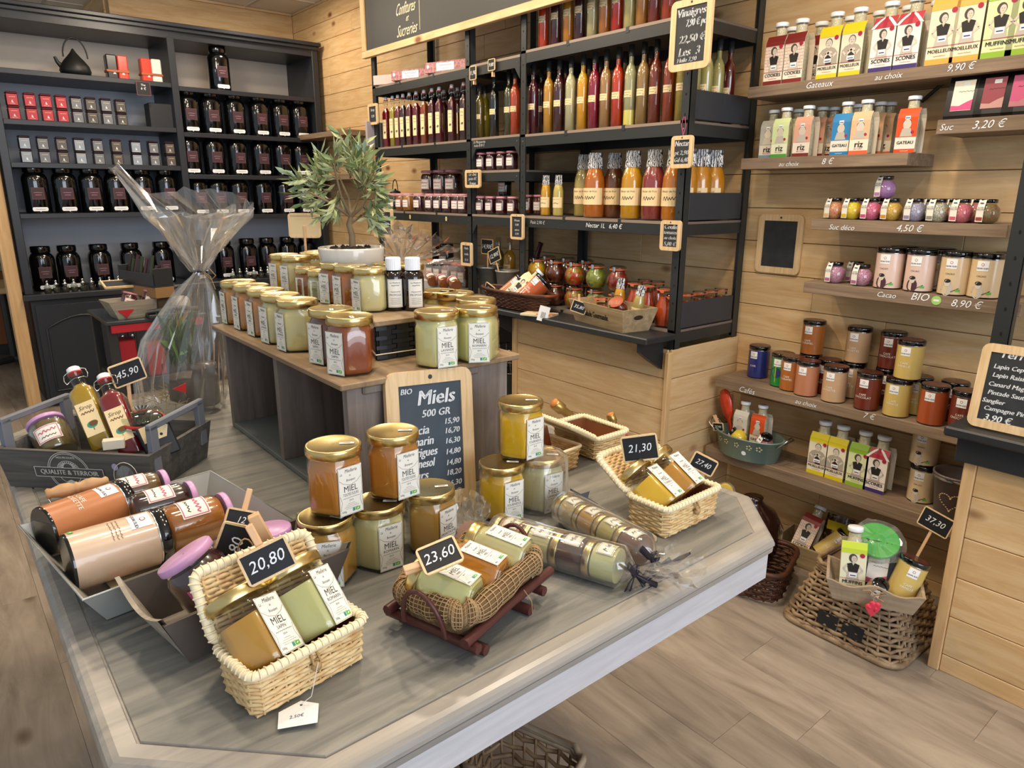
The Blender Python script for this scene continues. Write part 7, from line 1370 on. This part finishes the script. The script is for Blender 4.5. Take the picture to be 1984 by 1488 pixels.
q = AC(913, 1038, depth_of(tA[0]) - .0); t = thing('scalloped_gift_tag', 'dusty pink round scalloped paper tag with red and white twine', 'gift tag', facing(q, 0, .3)); m = MB(); m.loft([[((.026 + .0016 * cos(16 * a)) * cos(a), y, (.026 + .0016 * cos(16 * a)) * sin(a)) for a in [2 * pi * k / 96 for k in range(96)]] for y in (0, .001)], P('kraft_pink', 'b98d76', .7), False); obj('paper', m, t); m = MB(); m.tube([(.018, -.003, .0), (.03, -.006, .01), (.026, -.004, -.014), (.036, -.002, .004)], .0012, P('red_white_twine', 'c8565c', .7, col2='e8e0dc', vscale=300, thresh=(.48, .52)), 5); obj('twine', m, t)
# clear wrap standing behind the stack and around the cream jar
def wrapfan(label, base, h, w_, seed, M=None):
    m = MB(); rr_ = random.Random(seed); rows = []
    for k in range(7): v = k / 6; rows.append([(w_ * (.25 + .75 * v) * s, .02 * sin(s * 9 + k * .7) * (.3 + v), h * v * (1 - .25 * abs(s) + .12 * sin(s * 11))) for s in [-1 + 2 * j / 22 for j in range(23)]])
    m.loft(crinkle(rows, .004, seed), cello, False, (False, False), closed=False); return single('cellophane_wrap', m, label, 'gift wrap', M or facing(base))
q = AZ(905, 1035, _pz + .005); wrapfan('crumpled clear wrap standing between the slate and the pink tag', q, .085, .045, 3)
for k, (px, py) in enumerate(((1068, 998),)): q = b2; m = MB(); m.loft(crinkle([[(r * cos(a), r * sin(a), z) for a in [2 * pi * k / 16 for k in range(16)]] for r, z in ((.054, .003), (.053, .05), (.051, .105), (.03, .117), (.004, .119))], .0025, 8), cello, False, (False, False)); single('cellophane_wrap', m, 'clear wrap around the cream honey jar beside the sunflower honey', 'gift wrap', T(b2.x, b2.y, _pz))

# ------------------------------------------------------------------ metal tray of lying tins and jars
yM = T(.100, 1.035, _pz) @ rotz(.13); t = thing('metal_tray', 'grey painted metal tray with flared sides and a turned wooden handle', 'tray', yM)
a_, b_ = .30, .30; lo = [(0.02, .02), (a_ - .02, .02), (a_ - .02, b_ - .02), (.02, b_ - .02)]; hi = [(-.012, -.012), (a_ + .012, -.012), (a_ + .012, b_ + .012), (-.012, b_ + .012)]
m = MB(); m.loft([[(x, y, .002) for x, y in lo], [(x, y, .062) for x, y in hi], [(x * .988 + .002, y * .988 + .002, .063) for x, y in hi], [(x * .99 + .0015, y * .99 + .0015, .005) for x, y in lo]], trayw, False, caps=(True, True)); obj('tray_body', m, t)
m = MB(); m.tube([(x, y, .063) for x, y in hi], .002, trayw, 6, closed=True); obj('rolled_rim', m, t)
h0, h1 = yM.inverted() @ AC(88, 958, depth_of(Vector((.09, 1.37, .87)))), yM.inverted() @ AC(210, 932, depth_of(Vector((.2, 1.36, .87))))
m = MB(); dd = (h1 - h0); m.lathe([(.006, 0), (.0085, .004), (.007, .012), (.011, .03), (.0105, .045), (.0075, .056), (.010, .06), (.0075, .064), (.0105, .078), (.011, .092), (.007, .11), (.0085, .118), (.006, .122)], P('turned_wood', 'b78f62', .45, var=.1, vscale=30), 18, M=basis(h0, dd, (0, 0, 1)) @ Matrix.Diagonal((1.15, 1.15, dd.length / .122, 1))); obj('turned_handle', m, t)
m = MB(); m.tube([tuple(h0), (h0.x + .01, b_ + .01, .063), (h0.x + .02, b_ + .01, .05)], .0016, wire, 5); m.tube([tuple(h1), (h1.x - .0, b_ + .01, .075), (h1.x + .01, b_ + .01, .05)], .0016, wire, 5); obj('handle_wire', m, t)
def lie(key, mk, name, label, cat, A_, B_, z, grp, top=(0, -.3, 1), z2=None, roll=0): a, b = AZ(*A_, z), AZ(*B_, z2 or z); return place(key, mk, name, label, cat, basis(a, b - a, top, roll), grp)
lie('cocbio', tin('cfb49a', ' ', .045, .140, True, lambda p, w, R, H: (eco(p, -R * .5, -H * .38, R * .22, w), [p.squig(R * .1, H * (.05 - .04 * k), R * .9, R * .06, inkbr, w, 13) for k in range(3)]), '2b1c1e'), 'cocoa_tin', 'big beige cocoa tin lying in front in the metal tray, black base to the left', 'tin', (130, 1092), (296, 1042), .828, 'cocoa tins')
lie('cfnois', tin('b9774a', 'CAFE\nNOISETTE', .0415, .138), 'coffee_tin', 'orange-brown coffee tin lying behind the beige one in the metal tray', 'tin', (84, 1030), (222, 980), .832, 'coffee tins')
lie('confit1', jamjar(R=.031, H=.105, lid=pinkl, col='6b4a2c'), 'jam_jar', 'brown jar with a lilac lid lying at the back of the metal tray', 'jar', (205, 968), (328, 936), .83, 'jam jars with lilac lids')
lie('confit2', jamjar(R=.033, H=.105, lid=pinkl, col='33101a'), 'jam_jar', 'dark jar with a lilac lid lying in the middle of the metal tray', 'jar', (255, 995), (375, 962), .83, 'jam jars with lilac lids')
lie('confit3', jamjar(R=.040, H=.105, lid=pinkl, col='a8662a'), 'jam_jar', 'orange jam jar with a lilac lid lying at the right of the metal tray', 'jar', (318, 1030), (418, 1000), .83, 'jam jars with lilac lids')
q0, q1, q2, q3 = [yM @ Vector(v) for v in ((.05, .035, .008), (.27, .035, .008), (.27, .17, .012), (.05, .17, .012))]
t = thing('leaflet', 'printed leaflet with a portrait lying under the tins in the metal tray', 'leaflet', T(0, 0, 0)); m = MB(); m.add([q0, q1, q2, q3], [(0, 1, 2, 3)], P('leaflet_paper', 'cdbd98', .5)); w = XF(yM, TOP(.15, .075, .0105)); m.ell(-.03, .0, .045, .028, P('photo_hair', '4b443c', .6), w); m.ell(-.01, -.01, .03, .02, P('photo_skin', 'cfc4b2', .6), w, .0008)
for k in range(6): m.rect(-.09 + .014 * (k % 2), -.03 + .014 * (k // 2), .014, .014, inkr, w, .0012) if k % 2 == (k // 2) % 2 else None
m.ell(.07, .02, .02, .014, P('photo_skin', 'cfc4b2', .6), w, .0009); m.ell(.062, .022, .006, .004, P('photo_dark', '25211f', .6), w, .0014); m.ell(.08, .022, .006, .004, P('photo_dark', '25211f', .6), w, .0014); obj('sheet', m, t)

# ------------------------------------------------------------------ small crate with jam jars behind the foreground chest
sc0 = AZ(368, 1284, _pz); sM = T(sc0.x, sc0.y, _pz) @ rotz(.13); t = thing('small_crate', 'small pale grey wooden crate with curved ends behind the foreground chest', 'crate', sM); CLn, CDp = .215, .125
m = MB()
for x, s in ((0, -1), (CLn, 1)):
    m = MB(); N = 10; lo_ = [(x, CDp * i / N, 0) for i in range(N + 1)]; up_ = [(x + s * .035, -.012 + (CDp + .024) * i / N, .085 - .022 * sin(pi * i / N)) for i in range(N + 1)]; lo2 = [(a - s * .006, b, c) for a, b, c in lo_]; up2 = [(a - s * .006, b, c) for a, b, c in up_]; n1 = N + 1; fs = []
    for i in range(N): fs += [(i, i + 1, n1 + i + 1, n1 + i), (2 * n1 + i, 3 * n1 + i, 3 * n1 + i + 1, 2 * n1 + i + 1), (n1 + i, n1 + i + 1, 3 * n1 + i + 1, 3 * n1 + i)]
    m.add(lo_ + up_ + lo2 + up2, fs, cratel); obj('curved_end', m, t)
m = MB()
for y, s in ((0, -1), (CDp, 1)): m.add([(0, y, 0), (CLn, y, 0), (CLn + .03, y + s * .014, .075), (-.03, y + s * .014, .075), (0, y - s * .006, 0), (CLn, y - s * .006, 0), (CLn + .03, y + s * .008, .075), (-.03, y + s * .008, .075)], [(0, 1, 2, 3), (7, 6, 5, 4), (3, 2, 6, 7)], P('crate_side_dark', '5a5048', .7, var=.2, vscale=12))
m.box(0, CLn, 0, CDp, 0, .005, cratel); obj('sides', m, t)
def inS(x, y, z, up, fr=(0, -1, .3)): return basis(sM @ Vector((x, y, z)), sM.to_3x3() @ Vector(up), fr)
place('divine', jamjar(R=.042, H=.11, lid=pinkl, col='3c0f1c', style=1), 'jam_jar', 'dark jam jar with a lilac lid tilted in the small crate\'s left half', 'jar', inS(.075, .035, .022, (-.35, .35, .85), (-.1, -1, .2)), 'jam jars with lilac lids')
place('divine', jamjar(R=.042, H=.11, lid=pinkl, col='3c0f1c', style=1), 'jam_jar', 'red jam jar with a lilac lid in the small crate\'s right half', 'jar', inS(.175, .085, .004, (-.03, .1, 1), (-.3, -1, 0)), 'jam jars with lilac lids', scale=.86)
dS = depth_of(sM @ Vector((.1, .06, .12)))
tag('slate tag reading 19,80 turned sideways behind the foreground chest', '19,80', facing(AC(452, 1073, dS), -1.15, .1), .088, .056, pegq=pi / 2 + .3, size=.030)
tag('small slate tag with an upright clothes peg behind the 19,80 one', '12', facing(AC(468, 1008, dS + .09), .35, .5), .05, .034, pegq=0)
t = thing('clothes_peg', 'wooden clothes peg standing up between the two slate tags', 'peg', facing(AC(512, 1040, dS - .02), -.35)); m = MB(); m.box(-.008, .008, 0, .006, -.035, .035, peg, .001); m.box(-.008, .008, .007, .012, -.035, .035, peg, .001); obj('peg_halves', m, t)
t = thing('jute_loop', 'loop of jute string hanging behind the 20,80 tag', 'string', facing(AC(478, 1082, dS - .03))); m = MB(); m.tube([(.012 * cos(a), 0, .03 * sin(a)) for a in [2 * pi * k / 16 for k in range(16)]], .0012, twine, 5, closed=True); obj('string', m, t)

# ------------------------------------------------------------------ grey crate with handles at the left
gL, gF = Vector((.061, 1.725, 0)), Vector((.278, 1.498, 0)); dg = gF - gL; ga = atan2(dg.y, dg.x); gw = dg.length + .005; gd = .21; GM = T(gL.x, gL.y, _pz) @ rotz(ga); gh = .088; wk = crateg
t = thing('grey_crate', 'dark grey wooden crate with raised handles, stencilled QUALITE & TERROIR', 'crate', GM); m = MB(); tt = .010
def flarebox(mb, w_, d_, h_, fl, th, mat):
    lo_ = [(0, 0), (w_, 0), (w_, d_), (0, d_)]; hi_ = [(-fl, -fl), (w_ + fl, -fl), (w_ + fl, d_ + fl), (-fl, d_ + fl)]; sh = lambda P_, s: [(x + (s if x < w_ / 2 else -s), y + (s if y < d_ / 2 else -s)) for x, y in P_]
    mb.loft([[(x, y, 0) for x, y in lo_], [(x, y, h_) for x, y in hi_], [(x, y, h_) for x, y in sh(hi_, th)], [(x, y, .008) for x, y in sh(lo_, th)]], mat, False, (True, True))
flarebox(m, gw, gd, gh, .012, tt, wk); obj('crate_body', m, t)
for x in (-.004, gw + .004):
    m = MB()
    for y in (.018, gd - .018): m.box(x - .006, x + .006, y - .012, y + .012, .04, gh + .052, P('crate_daylit_grey', '6c7078', .6), .001)  # bluish window light is painted into the handle colour
    m.box(x - .006, x + .006, .006, gd - .006, gh + .044, gh + .058, P('crate_daylit_grey', '6c7078', .6), .002); obj('handle', m, t)
m = MB(); ty = P('stencil_white', 'd6d4cc', .7); w = lambda x, y, h=0: (gw * .46 + x, -.012 * ((y + gh * .5) / gh) - .0008 - h, gh * .5 + y)
for r in (.046, .0425, .026): m.line([(r * cos(a), r * sin(a) - .002) for a in [2 * pi * k / 30 for k in range(31)]], .0012, ty, w)
for k in range(13): a = pi * (k + .5) / 13; m.line([(.010 * cos(a), .008 + .010 * sin(a)), (.022 * cos(a), .004 + .018 * sin(a))], .0018, ty, w)
m.rect(0, -.003, .152, .022, P('stencil_ground', '4a4846', .7), w, .0009); m.frame(0, -.003, .152, .022, .0013, ty, w, .0013); m.text('QUALITE & TERROIR', 0, -.003, .0150, ty, w, .0014, sx=.93, bold=1); m.text('NOS PRODUITS', 0, .0315, .0058, ty, w, .0012, bold=1); m.poly([(-.011, -.024), (0, -.019), (.011, -.024), (0, -.029)], ty, w, .0012)
obj('stencil', m, t, label='pale stencilled emblem and words QUALITE & TERROIR'); m = MB(); m.ell(gw * .33, .016, .007, .008, P('sticker_lilac', 'a9a6c4', .5), w, .0012); obj('round_sticker', m, t)
def inG(x, y, z, up, fr=(0, -1, 0), roll=0): return basis(GM @ Vector((x, y, z)), GM.to_3x3() @ Vector(up), GM.to_3x3() @ Vector(fr), roll)
def swb(col, label): place('SW' + col, swing(col, R=.0235, H=.225), 'syrup_bottle', label, 'bottle', SWM.pop(0), 'swing-stopper bottles in the grey crate')
d1 = depth_of(GM @ Vector((.16, .06, .05)))
b1a, b1b = AC(208, 872, d1), AC(140, 712, d1 + .02); b2a, b2b = AC(262, 885, d1 - .01), AC(200, 728, d1 + .02)
SWM = [basis(b1a, b1b - b1a, (-.35, -1, .1)), basis(b2a, b2b - b2a, (-.35, -1, .1))]
L1 = (b1b - b1a).length
KINDS.pop('x', None)
def swbig(col): return swing(col, R=L1 * .150, H=L1)
place('SWy', swbig('a8851a'), 'syrup_bottle', 'yellow syrup bottle with a swing stopper leaning in the grey crate', 'bottle', SWM[0], 'swing-stopper bottles in the grey crate')
place('SWr', swbig('7a0f20'), 'syrup_bottle', 'red syrup bottle with a swing stopper leaning in the grey crate', 'bottle', SWM[1], 'swing-stopper bottles in the grey crate')
place('confitG', jamjar(R=.040, H=.09, lid=pinkl, col='6b5a3a'), 'jam_jar', 'olive-brown jar with a lilac lid leaning at the left of the grey crate', 'jar', basis(AC(118, 880, depth_of(GM @ Vector((.09, .07, .05)))), AC(92, 828, depth_of(GM @ Vector((.09, .10, .08)))) - AC(118, 880, depth_of(GM @ Vector((.09, .07, .05)))), (-.2, -1, .3)), 'jam jars with lilac lids')
place('clipG', jamjar(R=.045, H=.12, lid=glasst, col='1c1010'), 'clip_jar', 'dark clip-top jar with a red rubber ring at the right of the grey crate', 'jar', inG(.235, .12, .02, (.1, -.15, 1)))
t = thing('rubber_seal', 'red rubber ring of the clip-top jar in the grey crate', 'ring', inG(.235, .12, .02, (.1, -.15, 1))); m = MB(); m.tube([(.0415 * cos(a), .0415 * sin(a), .106) for a in [2 * pi * k / 28 for k in range(28)]], .0032, red_rub, 6, closed=True); obj('ring', m, t)
m = MB(); m.tube([(.046 * cos(a), .046 * sin(a), .10) for a in [2 * pi * k / 28 for k in range(28)]], .0014, wire, 5, closed=True); m.tube([(-.046, 0, .10), (-.058, -.01, .085), (-.056, -.02, .11), (-.046, -.01, .118)], .0014, wire, 5); m.tube([(.046, -.01, .09), (.055, -.02, .07), (.05, -.03, .05)], .0014, wire, 5); obj('clip_wire', m, t)
q = AC(298, 838, depth_of(GM @ Vector((gw - .02, .05, .09)))); t = thing('black_box_with_label', 'black package with a cream hang label at the right end of the grey crate', 'package', facing(q, -.25, .3)); m = MB(); m.box(-.03, .035, .002, .04, -.055, .02, P('black_card', '1d1e22', .5), .003); obj('pack', m, t); m = MB(); w = FLAT(); m.poly([(-.024, -.016), (.02, -.016), (.03, .006), (.016, .018), (-.024, .018)], paperc, w, .001); m.squig(-.004, .008, .03, .004, ink, w, 9); m.ell(.012, -.008, .003, .003, ink, w, .0012); obj('hang_label', m, t)
m = MB(); m.box(-.020, .020, -.010, .010, 0, .020, P('cream_carton', 'd8cdb8', .5), .001); single('small_carton', m, 'tiny cream carton at the foot of the syrup bottles in the grey crate', 'box', basis(AC(222, 868, d1 - .04), (0, 0, 1), (-.3, -1, 0)))
tag('slate tag reading 45,90 on a wooden stick above the grey crate', '45,90', facing(AC(247, 722, d1 + .06), -.22 * 1.0, .0, .25), .070, .052, stick=.12, stickrot=.26, size=.028)
t = thing('cellophane_heart', 'clear heart-shaped loop of wrap hanging on the front of the grey crate', 'gift wrap', GM @ T(gw * .88, -.018, .045)); m = MB(); m.tube([(.026 * cos(a), -.002, .030 * sin(a)) for a in [2 * pi * k / 20 for k in range(20)]], .0008, P('nylon', 'd8d4cc', .4), 4, closed=True); m.loft(crinkle([[(.020 * cos(a), -.003, .024 * sin(a)) for a in [2 * pi * k / 14 for k in range(14)]], [(.003 * cos(a), -.006, .004 * sin(a) - .01) for a in [2 * pi * k / 14 for k in range(14)]]], .001, 2), cello, False, (False, False)); obj('film', m, t)
t = thing('red_gift_tag', 'small red pointed tag in front of the wrapped plant', 'gift tag', facing(AC(352, 752, depth_of(Vector((.45, 1.85, .9)))), .5)); m = MB(); m.loft([[(x, y, z) for x, z in ((-.018, -.010), (.014, -.008), (.004, .016))] for y in (0, .003)], red_rub, False); obj('tag', m, t)

# ------------------------------------------------------------------ cellophane-wrapped plant
gp = Vector((.50, 2.08, _pz)); GP = T(*gp); dgp = depth_of(gp)
def PL(px, py, o=0.0):
    d = ray(px, py); k = (gp.x * FW.x + gp.y * FW.y + o) / (d.x * FW.x + d.y * FW.y); return GP.inverted() @ Vector((d.x * k, d.y * k, CAM.z + d.z * k))
t = thing('wrapped_gift_plant', 'tall clear cellophane gift wrap tied at the neck, with a green plant inside', 'gift wrap', GP)
nk = PL(385, 525); lf = PL(290, 780); rt_ = PL(430, 770); m = MB(); n = 40; rr = random.Random(11)
side = Vector((RT.x, RT.y, 0)).normalized(); dep = Vector((FW.x, FW.y, 0)).normalized()
fold = [1 + .16 * (1 if k % 2 else -1) * rr.uniform(.3, 1) for k in range(n)]
def ringp(c, a_, b_, f=1, tw=0): return [tuple(c + side * (a_ * cos(2 * pi * k / n + tw) * (1 + (fold[k] - 1) * f)) + dep * (b_ * sin(2 * pi * k / n + tw) * (1 + (fold[k] - 1) * f))) for k in range(n)]
def cx_(px0, px1, py, o=0): a, b = PL(px0, py), PL(px1, py); return (a + b) / 2, (a - b).length / 2
rings = []
for (x0, x1, py, dpt, f) in ((290, 428, 800, .10, .3), (275, 432, 770, .11, .5), (268, 436, 720, .12, .6), (282, 432, 660, .11, .7), (312, 425, 610, .08, .9), (345, 412, 565, .045, 1.2), (374, 397, 532, .014, 1.5), (377, 394, 525, .009, 1), (372, 400, 512, .02, 1.5), (345, 425, 480, .05, 1.2), (318, 455, 445, .08, 1.0)):
    c, a_ = cx_(x0, x1, py); rings.append(ringp(c, a_, dpt, f))
# flared collar with two wings
c, a_ = cx_(262, 500, 395); top_ = []
for k in range(n):
    a = 2 * pi * k / n; px = 375 + 118 * cos(a) * (1 + .05 * rr.uniform(-1, 1)); py = 395 - 22 * sin(a) - (62 if cos(a) < -.86 else 0) * 1 + (10 if cos(a) > .8 else 0) - 12 * rr.random(); px -= 46 if cos(a) < -.86 else 0; top_.append(tuple(PL(px, py, .09 * sin(a))))
rings.append(ringp(cx_(292, 478, 418)[0], cx_(292, 478, 418)[1], .10, 1)); rings.append(top_)
m.loft(crinkle(rings, .005, 4), cello, False, (False, False)); obj('film', m, t)
m = MB()
for s in range(5):
    a0 = rr.uniform(0, 6.28); rows = []
    for v in range(5): rows.append([tuple(nk + Vector((0, 0, .16 * v / 4 * rr.uniform(.8, 1.1))) + side * ((.02 + .10 * v / 4) * cos(a0 + u * .22)) + dep * ((.02 + .07 * v / 4) * sin(a0 + u * .22))) for u in range(6)])
    m.loft(crinkle(rows, .006, s), cello, False, (False, False), closed=False)
obj('inner_folds', m, t)
m = MB(); m.tube([tuple(nk + side * (.012 * cos(a)) + dep * (.011 * sin(a))) for a in [2 * pi * k / 12 for k in range(12)]], .004, ribbon, 6, closed=True); m.tube([tuple(nk + side * x + Vector((0, 0, z))) for x, z in ((.01, 0), (.03, .006), (.045, -.012), (.032, -.024), (.012, -.004))], .0016, twine, 5); m.tube([tuple(nk + side * x + Vector((0, 0, z))) for x, z in ((.012, 0), (.03, -.015), (.04, -.05))], .0014, twine, 5); obj('tie', m, t)
m = MB()
for k in range(64):
    b = PL(352 + rr.uniform(-22, 20), 700 + rr.uniform(-30, 15), rr.uniform(-.03, .03)); e = PL(352 + rr.uniform(-55, 36), 622 + rr.uniform(-30, 60), rr.uniform(-.05, .05)); d = e - b; w_ = d.cross(Vector((rr.uniform(-1, 1), rr.uniform(-1, 1), .2))).normalized() * rr.uniform(.008, .013)
    mid = b + d * .5 + Vector((0, 0, .008)); m.add([b, mid + w_, e, mid - w_], [(0, 1, 2, 3)], leafd if k % 4 else P('fresh_leaf', '6f9a3a', .45), True)
obj('leaves', m, t); m = MB(); m.lathe([(.035, 0), (.05, .01), (.055, .07), (.05, .075), (.001, .07)], P('dark_plastic_pot', '3a2c26', .5), 20, M=T(.02, .0, .02)); obj('pot', m, t)
m = MB()
for k in range(70): a = rr.uniform(0, 6.28); r = rr.uniform(.03, .085); m.tube([(r * cos(a), r * sin(a), .01 + rr.random() * .03), (r * cos(a) + rr.uniform(-.04, .04), r * sin(a) + rr.uniform(-.04, .04), .02 + rr.random() * .04)], .0011, P('straw', 'a8935a', .7), 3)
obj('straw_bedding', m, t)
m = MB(); m.lathe([(.03, 0), (.036, .006), (.036, .08), (.03, .1), (.034, .105), (.034, .12), (.001, .12)], P('grey_jar', '6a655f', .2, coat=.6), 18); obj('jar', m, t).matrix_local = T(.055, -.05, .015)

# ------------------------------------------------------------------ things on the black ledge
def ld(px, py=None, x=2.03): return Vector((x, SY(px, x, ledgeZ), ledgeZ))
e0, e1 = SY(938, 2.03, ledgeZ), SY(1064, 2.03, ledgeZ); bl_ = abs(e0 - e1); t = thing('oval_basket', 'oval dark brown basket of tins and a moelleux mix on the black ledge', 'basket', at((2.04, (e0 + e1) / 2, ledgeZ), FACEX)); m = MB(); ov = [(bl_ / 2 * cos(a), .075 * sin(a)) for a in [2 * pi * k / 36 for k in range(36)]]
weave(m, ov, .004, .075, 9, wickdd, .0045, .003, .022, taper=lambda v: .78 + .22 * v); m.tube([(x * 1.02, y * 1.02, .078) for x, y in ov], .008, wickdd, 8, closed=True); m.loft([[(x * .75, y * .75, .004) for x, y in ov], [(x * .95, y * .95, .07) for x, y in ov]], P('basket_dark_inner', '1c120d', .8), True, (True, False)); obj('woven_sides', m, t)
m = MB(); m.tube([(s * bl_ / 2 * .98 + (.02 * sin(a) if s > 0 else -.02 * sin(a)), .03 * cos(a), .08) for s in (1,) for a in [pi * k / 8 for k in range(9)]], .006, P('basket_handle', '7a3c1e', .5), 7); obj('handle', m, t)
OB = at((2.04, (e0 + e1) / 2, ledgeZ), FACEX)
def inO(x, y, z, up, fr=(0, -1, .2)): return basis(OB @ Vector((x, y, z)), OB.to_3x3() @ Vector(up), OB.to_3x3() @ Vector(fr))
place('cfsalmon', tin(cf['salmon'][0], '  ', .0415, .133), 'coffee_tin', 'pale salmon tin leaning at the left in the oval basket', 'tin', inO(-.085, -.01, .04, (.55, .45, .6)), 'coffee tins')
place('ctMOb', carton('MOELLEUX', H=.19, W_=.032, band='c8bc8a', bg='e8dcb8', top='d8cba0'), 'baking_mix_bottle', 'cream moelleux mix leaning in the middle of the oval basket', 'bottle', inO(-.03, -.015, .035, (.45, .5, .62)))
place('cforb', tin('b2552a', 'CAFE\nORANGE', .046, .133), 'coffee_tin', 'terracotta coffee tin leaning at the right in the oval basket', 'tin', inO(.06, -.01, .04, (.38, .5, .6)), 'coffee tins')
q = AX(1060, 640, 1.955); tag_ = facing(AX(1053, 608, 1.955), .25); t = thing('paper_price_tag', 'white barcode card hanging from the oval basket', 'price tag', tag_); m = MB(); m.box(-.022, .022, 0, .001, -.032, .032, paperw); 
for k in range(7): m.rect(-.009 + .003 * k, -.006, .0015 if k % 2 else .0008, .026, ink, FLAT(0, 0, 0), .0006)
obj('card', m, t)
q = ld(1045, x=1.99); m = MB(); m.box(-.07, .07, -.045, .045, 0, .006, P('booklet_pages', 'd5c9ae', .5), .001); m.box(-.07, .07, -.045, .045, .006, .009, P('booklet_cover', 'd9c9a4', .4, col2='b06a4a', vscale=25, thresh=(.55, .58)), .001); single('leaflet_stack', m, 'small stack of leaflets on the black ledge beside the stencilled crate', 'leaflets', at(q, FACEX + .35, ledgeZ))
g0, g1 = SY(1110, 1.99, ledgeZ), SY(1262, 1.99, ledgeZ); gl = abs(g0 - g1); M_ = T(1.975, g1 + .01, ledgeZ) @ rotz(FACEX + .42)
c0, c1, c2_ = AX(1102, 660, 1.97), AZ(1213, 664, ledgeZ), AZ(1270, 655, ledgeZ)
nl = AZ(1108, 640, ledgeZ); 
cA, cB = AZ(1107, 637, ledgeZ), AZ(1213, 662, ledgeZ); cA = AX(1110, 630, 2.03); cB = Vector((1.965, SY(1211, 1.965, ledgeZ), ledgeZ)); cA.z = ledgeZ
dd = cB - cA; ca = atan2(dd.y, dd.x); cw_ = dd.length - .03; BGM = T(cA.x, cA.y, ledgeZ) @ rotz(ca) @ T(.015, 0, 0)
t = thing('stencilled_crate', 'natural wood flared crate stencilled Balade Gourmande on the black ledge', 'crate', BGM); m = MB(); flarebox(m, cw_, .125, .088, .022, .007, craten); obj('crate_body', m, t)
m = MB(); w = lambda x, y, h=0: (cw_ * .5 + x, -.022 * ((y + .044) / .088) - .0008 - h, .044 + y); m.text('Balade Gourmande', 0, 0, .034, P('stencil_brown', '1e1812', .7), w, sx=.60, bold=1); obj('stencil', m, t, label='dark lettering Balade Gourmande'); m = MB(); w2 = lambda x, y, h=0: (cw_ + .022 * ((y + .044) / .088) + .0008 + h, .06 + x, .044 + y); m.ell(0, .012, .022, .009, P('slot_dark', '3a241a', .9), w2); obj('hand_hole', m, t)
def inB(x, y, z, up, fr=(0, -1, .2)): return basis(BGM @ Vector((x, y, z)), BGM.to_3x3() @ Vector(up), BGM.to_3x3() @ Vector(fr))
place('necsc9921e', nectar('c9921e', .0235, .172), 'nectar_bottle', 'small yellow nectar bottle with a zebra cap standing in the stencilled crate', 'bottle', inB(cw_ * .5, .09, .012, (0, .1, 1)))
place('necsb8b06a', nectar('b09a5a', .0235, .155), 'nectar_bottle', 'small pale nectar bottle with a zebra cap at the back right of the stencilled crate', 'bottle', inB(cw_ * .82, .10, .012, (.1, .1, 1)))
place('clipB', potjar('6a1c14', .038, .085, '3a120c'), 'pickle_jar', 'clip jar with a pink ring tilted forward at the right in the stencilled crate', 'jar', inB(cw_ * .78, .045, .055, (.2, -.55, .75)))
place('carafs', carafe('8f3014', .033, .125), 'tomato_carafe', 'dark squat clip jar at the left in the stencilled crate', 'carafe', inB(cw_ * .36, .05, .0, (0, 0, 1)), 'tomato carafes', scale=(1.1, 1.1, .85))
tag('slate tag reading 35,80 on a peg at the left of the stencilled crate', '35,80', facing(AX(1122, 595, 1.98), -.32 * -1, 0), .062, .048, pegq=-.35, size=.024)
# wrapped basket at the far end of the ledge, behind the honey
q = Vector((1.98, SY(800, 1.98, ledgeZ), ledgeZ + .0115)); t = thing('wrapped_gift_basket', 'cellophane-wrapped gift basket on the ledge behind the olive pot', 'gift wrap', T(*q)); m = MB(); rr = random.Random(21)
dq = depth_of(q)
def QL(px, py, o=0.0): d = ray(px, py); k = (q.x * FW.x + q.y * FW.y + o) / (d.x * FW.x + d.y * FW.y); return T(*q).inverted() @ Vector((d.x * k, d.y * k, CAM.z + d.z * k))
kn = QL(778, 512)
for s in range(9):
    a0 = rr.uniform(-.2, .2); ex, ey = [(745, 440), (770, 435), (795, 440), (820, 452), (845, 460), (870, 480), (885, 505), (720, 465), (705, 480)][s]; rows = []
    for v in range(6): c_ = kn + (QL(ex, ey, rr.uniform(-.06, .06)) - kn) * (v / 5); rows.append([tuple(c_ + side * (.05 * v / 5 * u * .5) + dep * (.03 * v / 5 * sin(u * 2.1 + s)) + Vector((0, 0, .02 * v / 5 * cos(u * 1.7)))) for u in range(-3, 4)])
    m.loft(crinkle(rows, .004, s), cello, False, (False, False), closed=False)
for s in range(2):
    rows = [[tuple(QL(700 + (900 - 700) * u / 10, py + 6 * sin(u + s), .05 * (s * 2 - 1) * sin(pi * u / 10))) for u in range(11)] for py in (512, 545, 590)]
    m.loft(crinkle(rows, .006, 40 + s), cello, False, (False, False), closed=False)
obj('film', m, t); m = MB()
cq = QL(800, 585); m.box(cq.x - .12, cq.x + .12, cq.y - .15, cq.y + .15, 0, .06, P('white_tray', 'b9b4aa', .5), .004); obj('tray', m, t)
for i, (px, lab) in enumerate(((838, 'left'), (862, 'middle'), (884, 'right'))):
    zz = ledgeZ + .06; xx = 2.0; place('jamlie', jamjar(R=.03, H=.085, lid=pinkp, col='8a4a22'), 'jam_jar', 'amber jar with a pink ribbon lying in the wrapped basket, %s one' % lab, 'jar', basis((xx, SY(px, xx, zz), zz), (.35, .9, .2), (-.3, 0, 1)), 'jars in the wrapped basket')
tag('tiny slate tag with a peg beside the wrapped basket', '25,40', facing(AX(872, 578, 1.97), .3, .2), .05, .04, stick=.0, pegq=.2)

_dup = {k: v for k, v in LABELS.items() if len(v) > 1}
for k, v in _dup.items(): print('DUPLICATE LABEL', len(v), k)
bpy.context.view_layer.update()
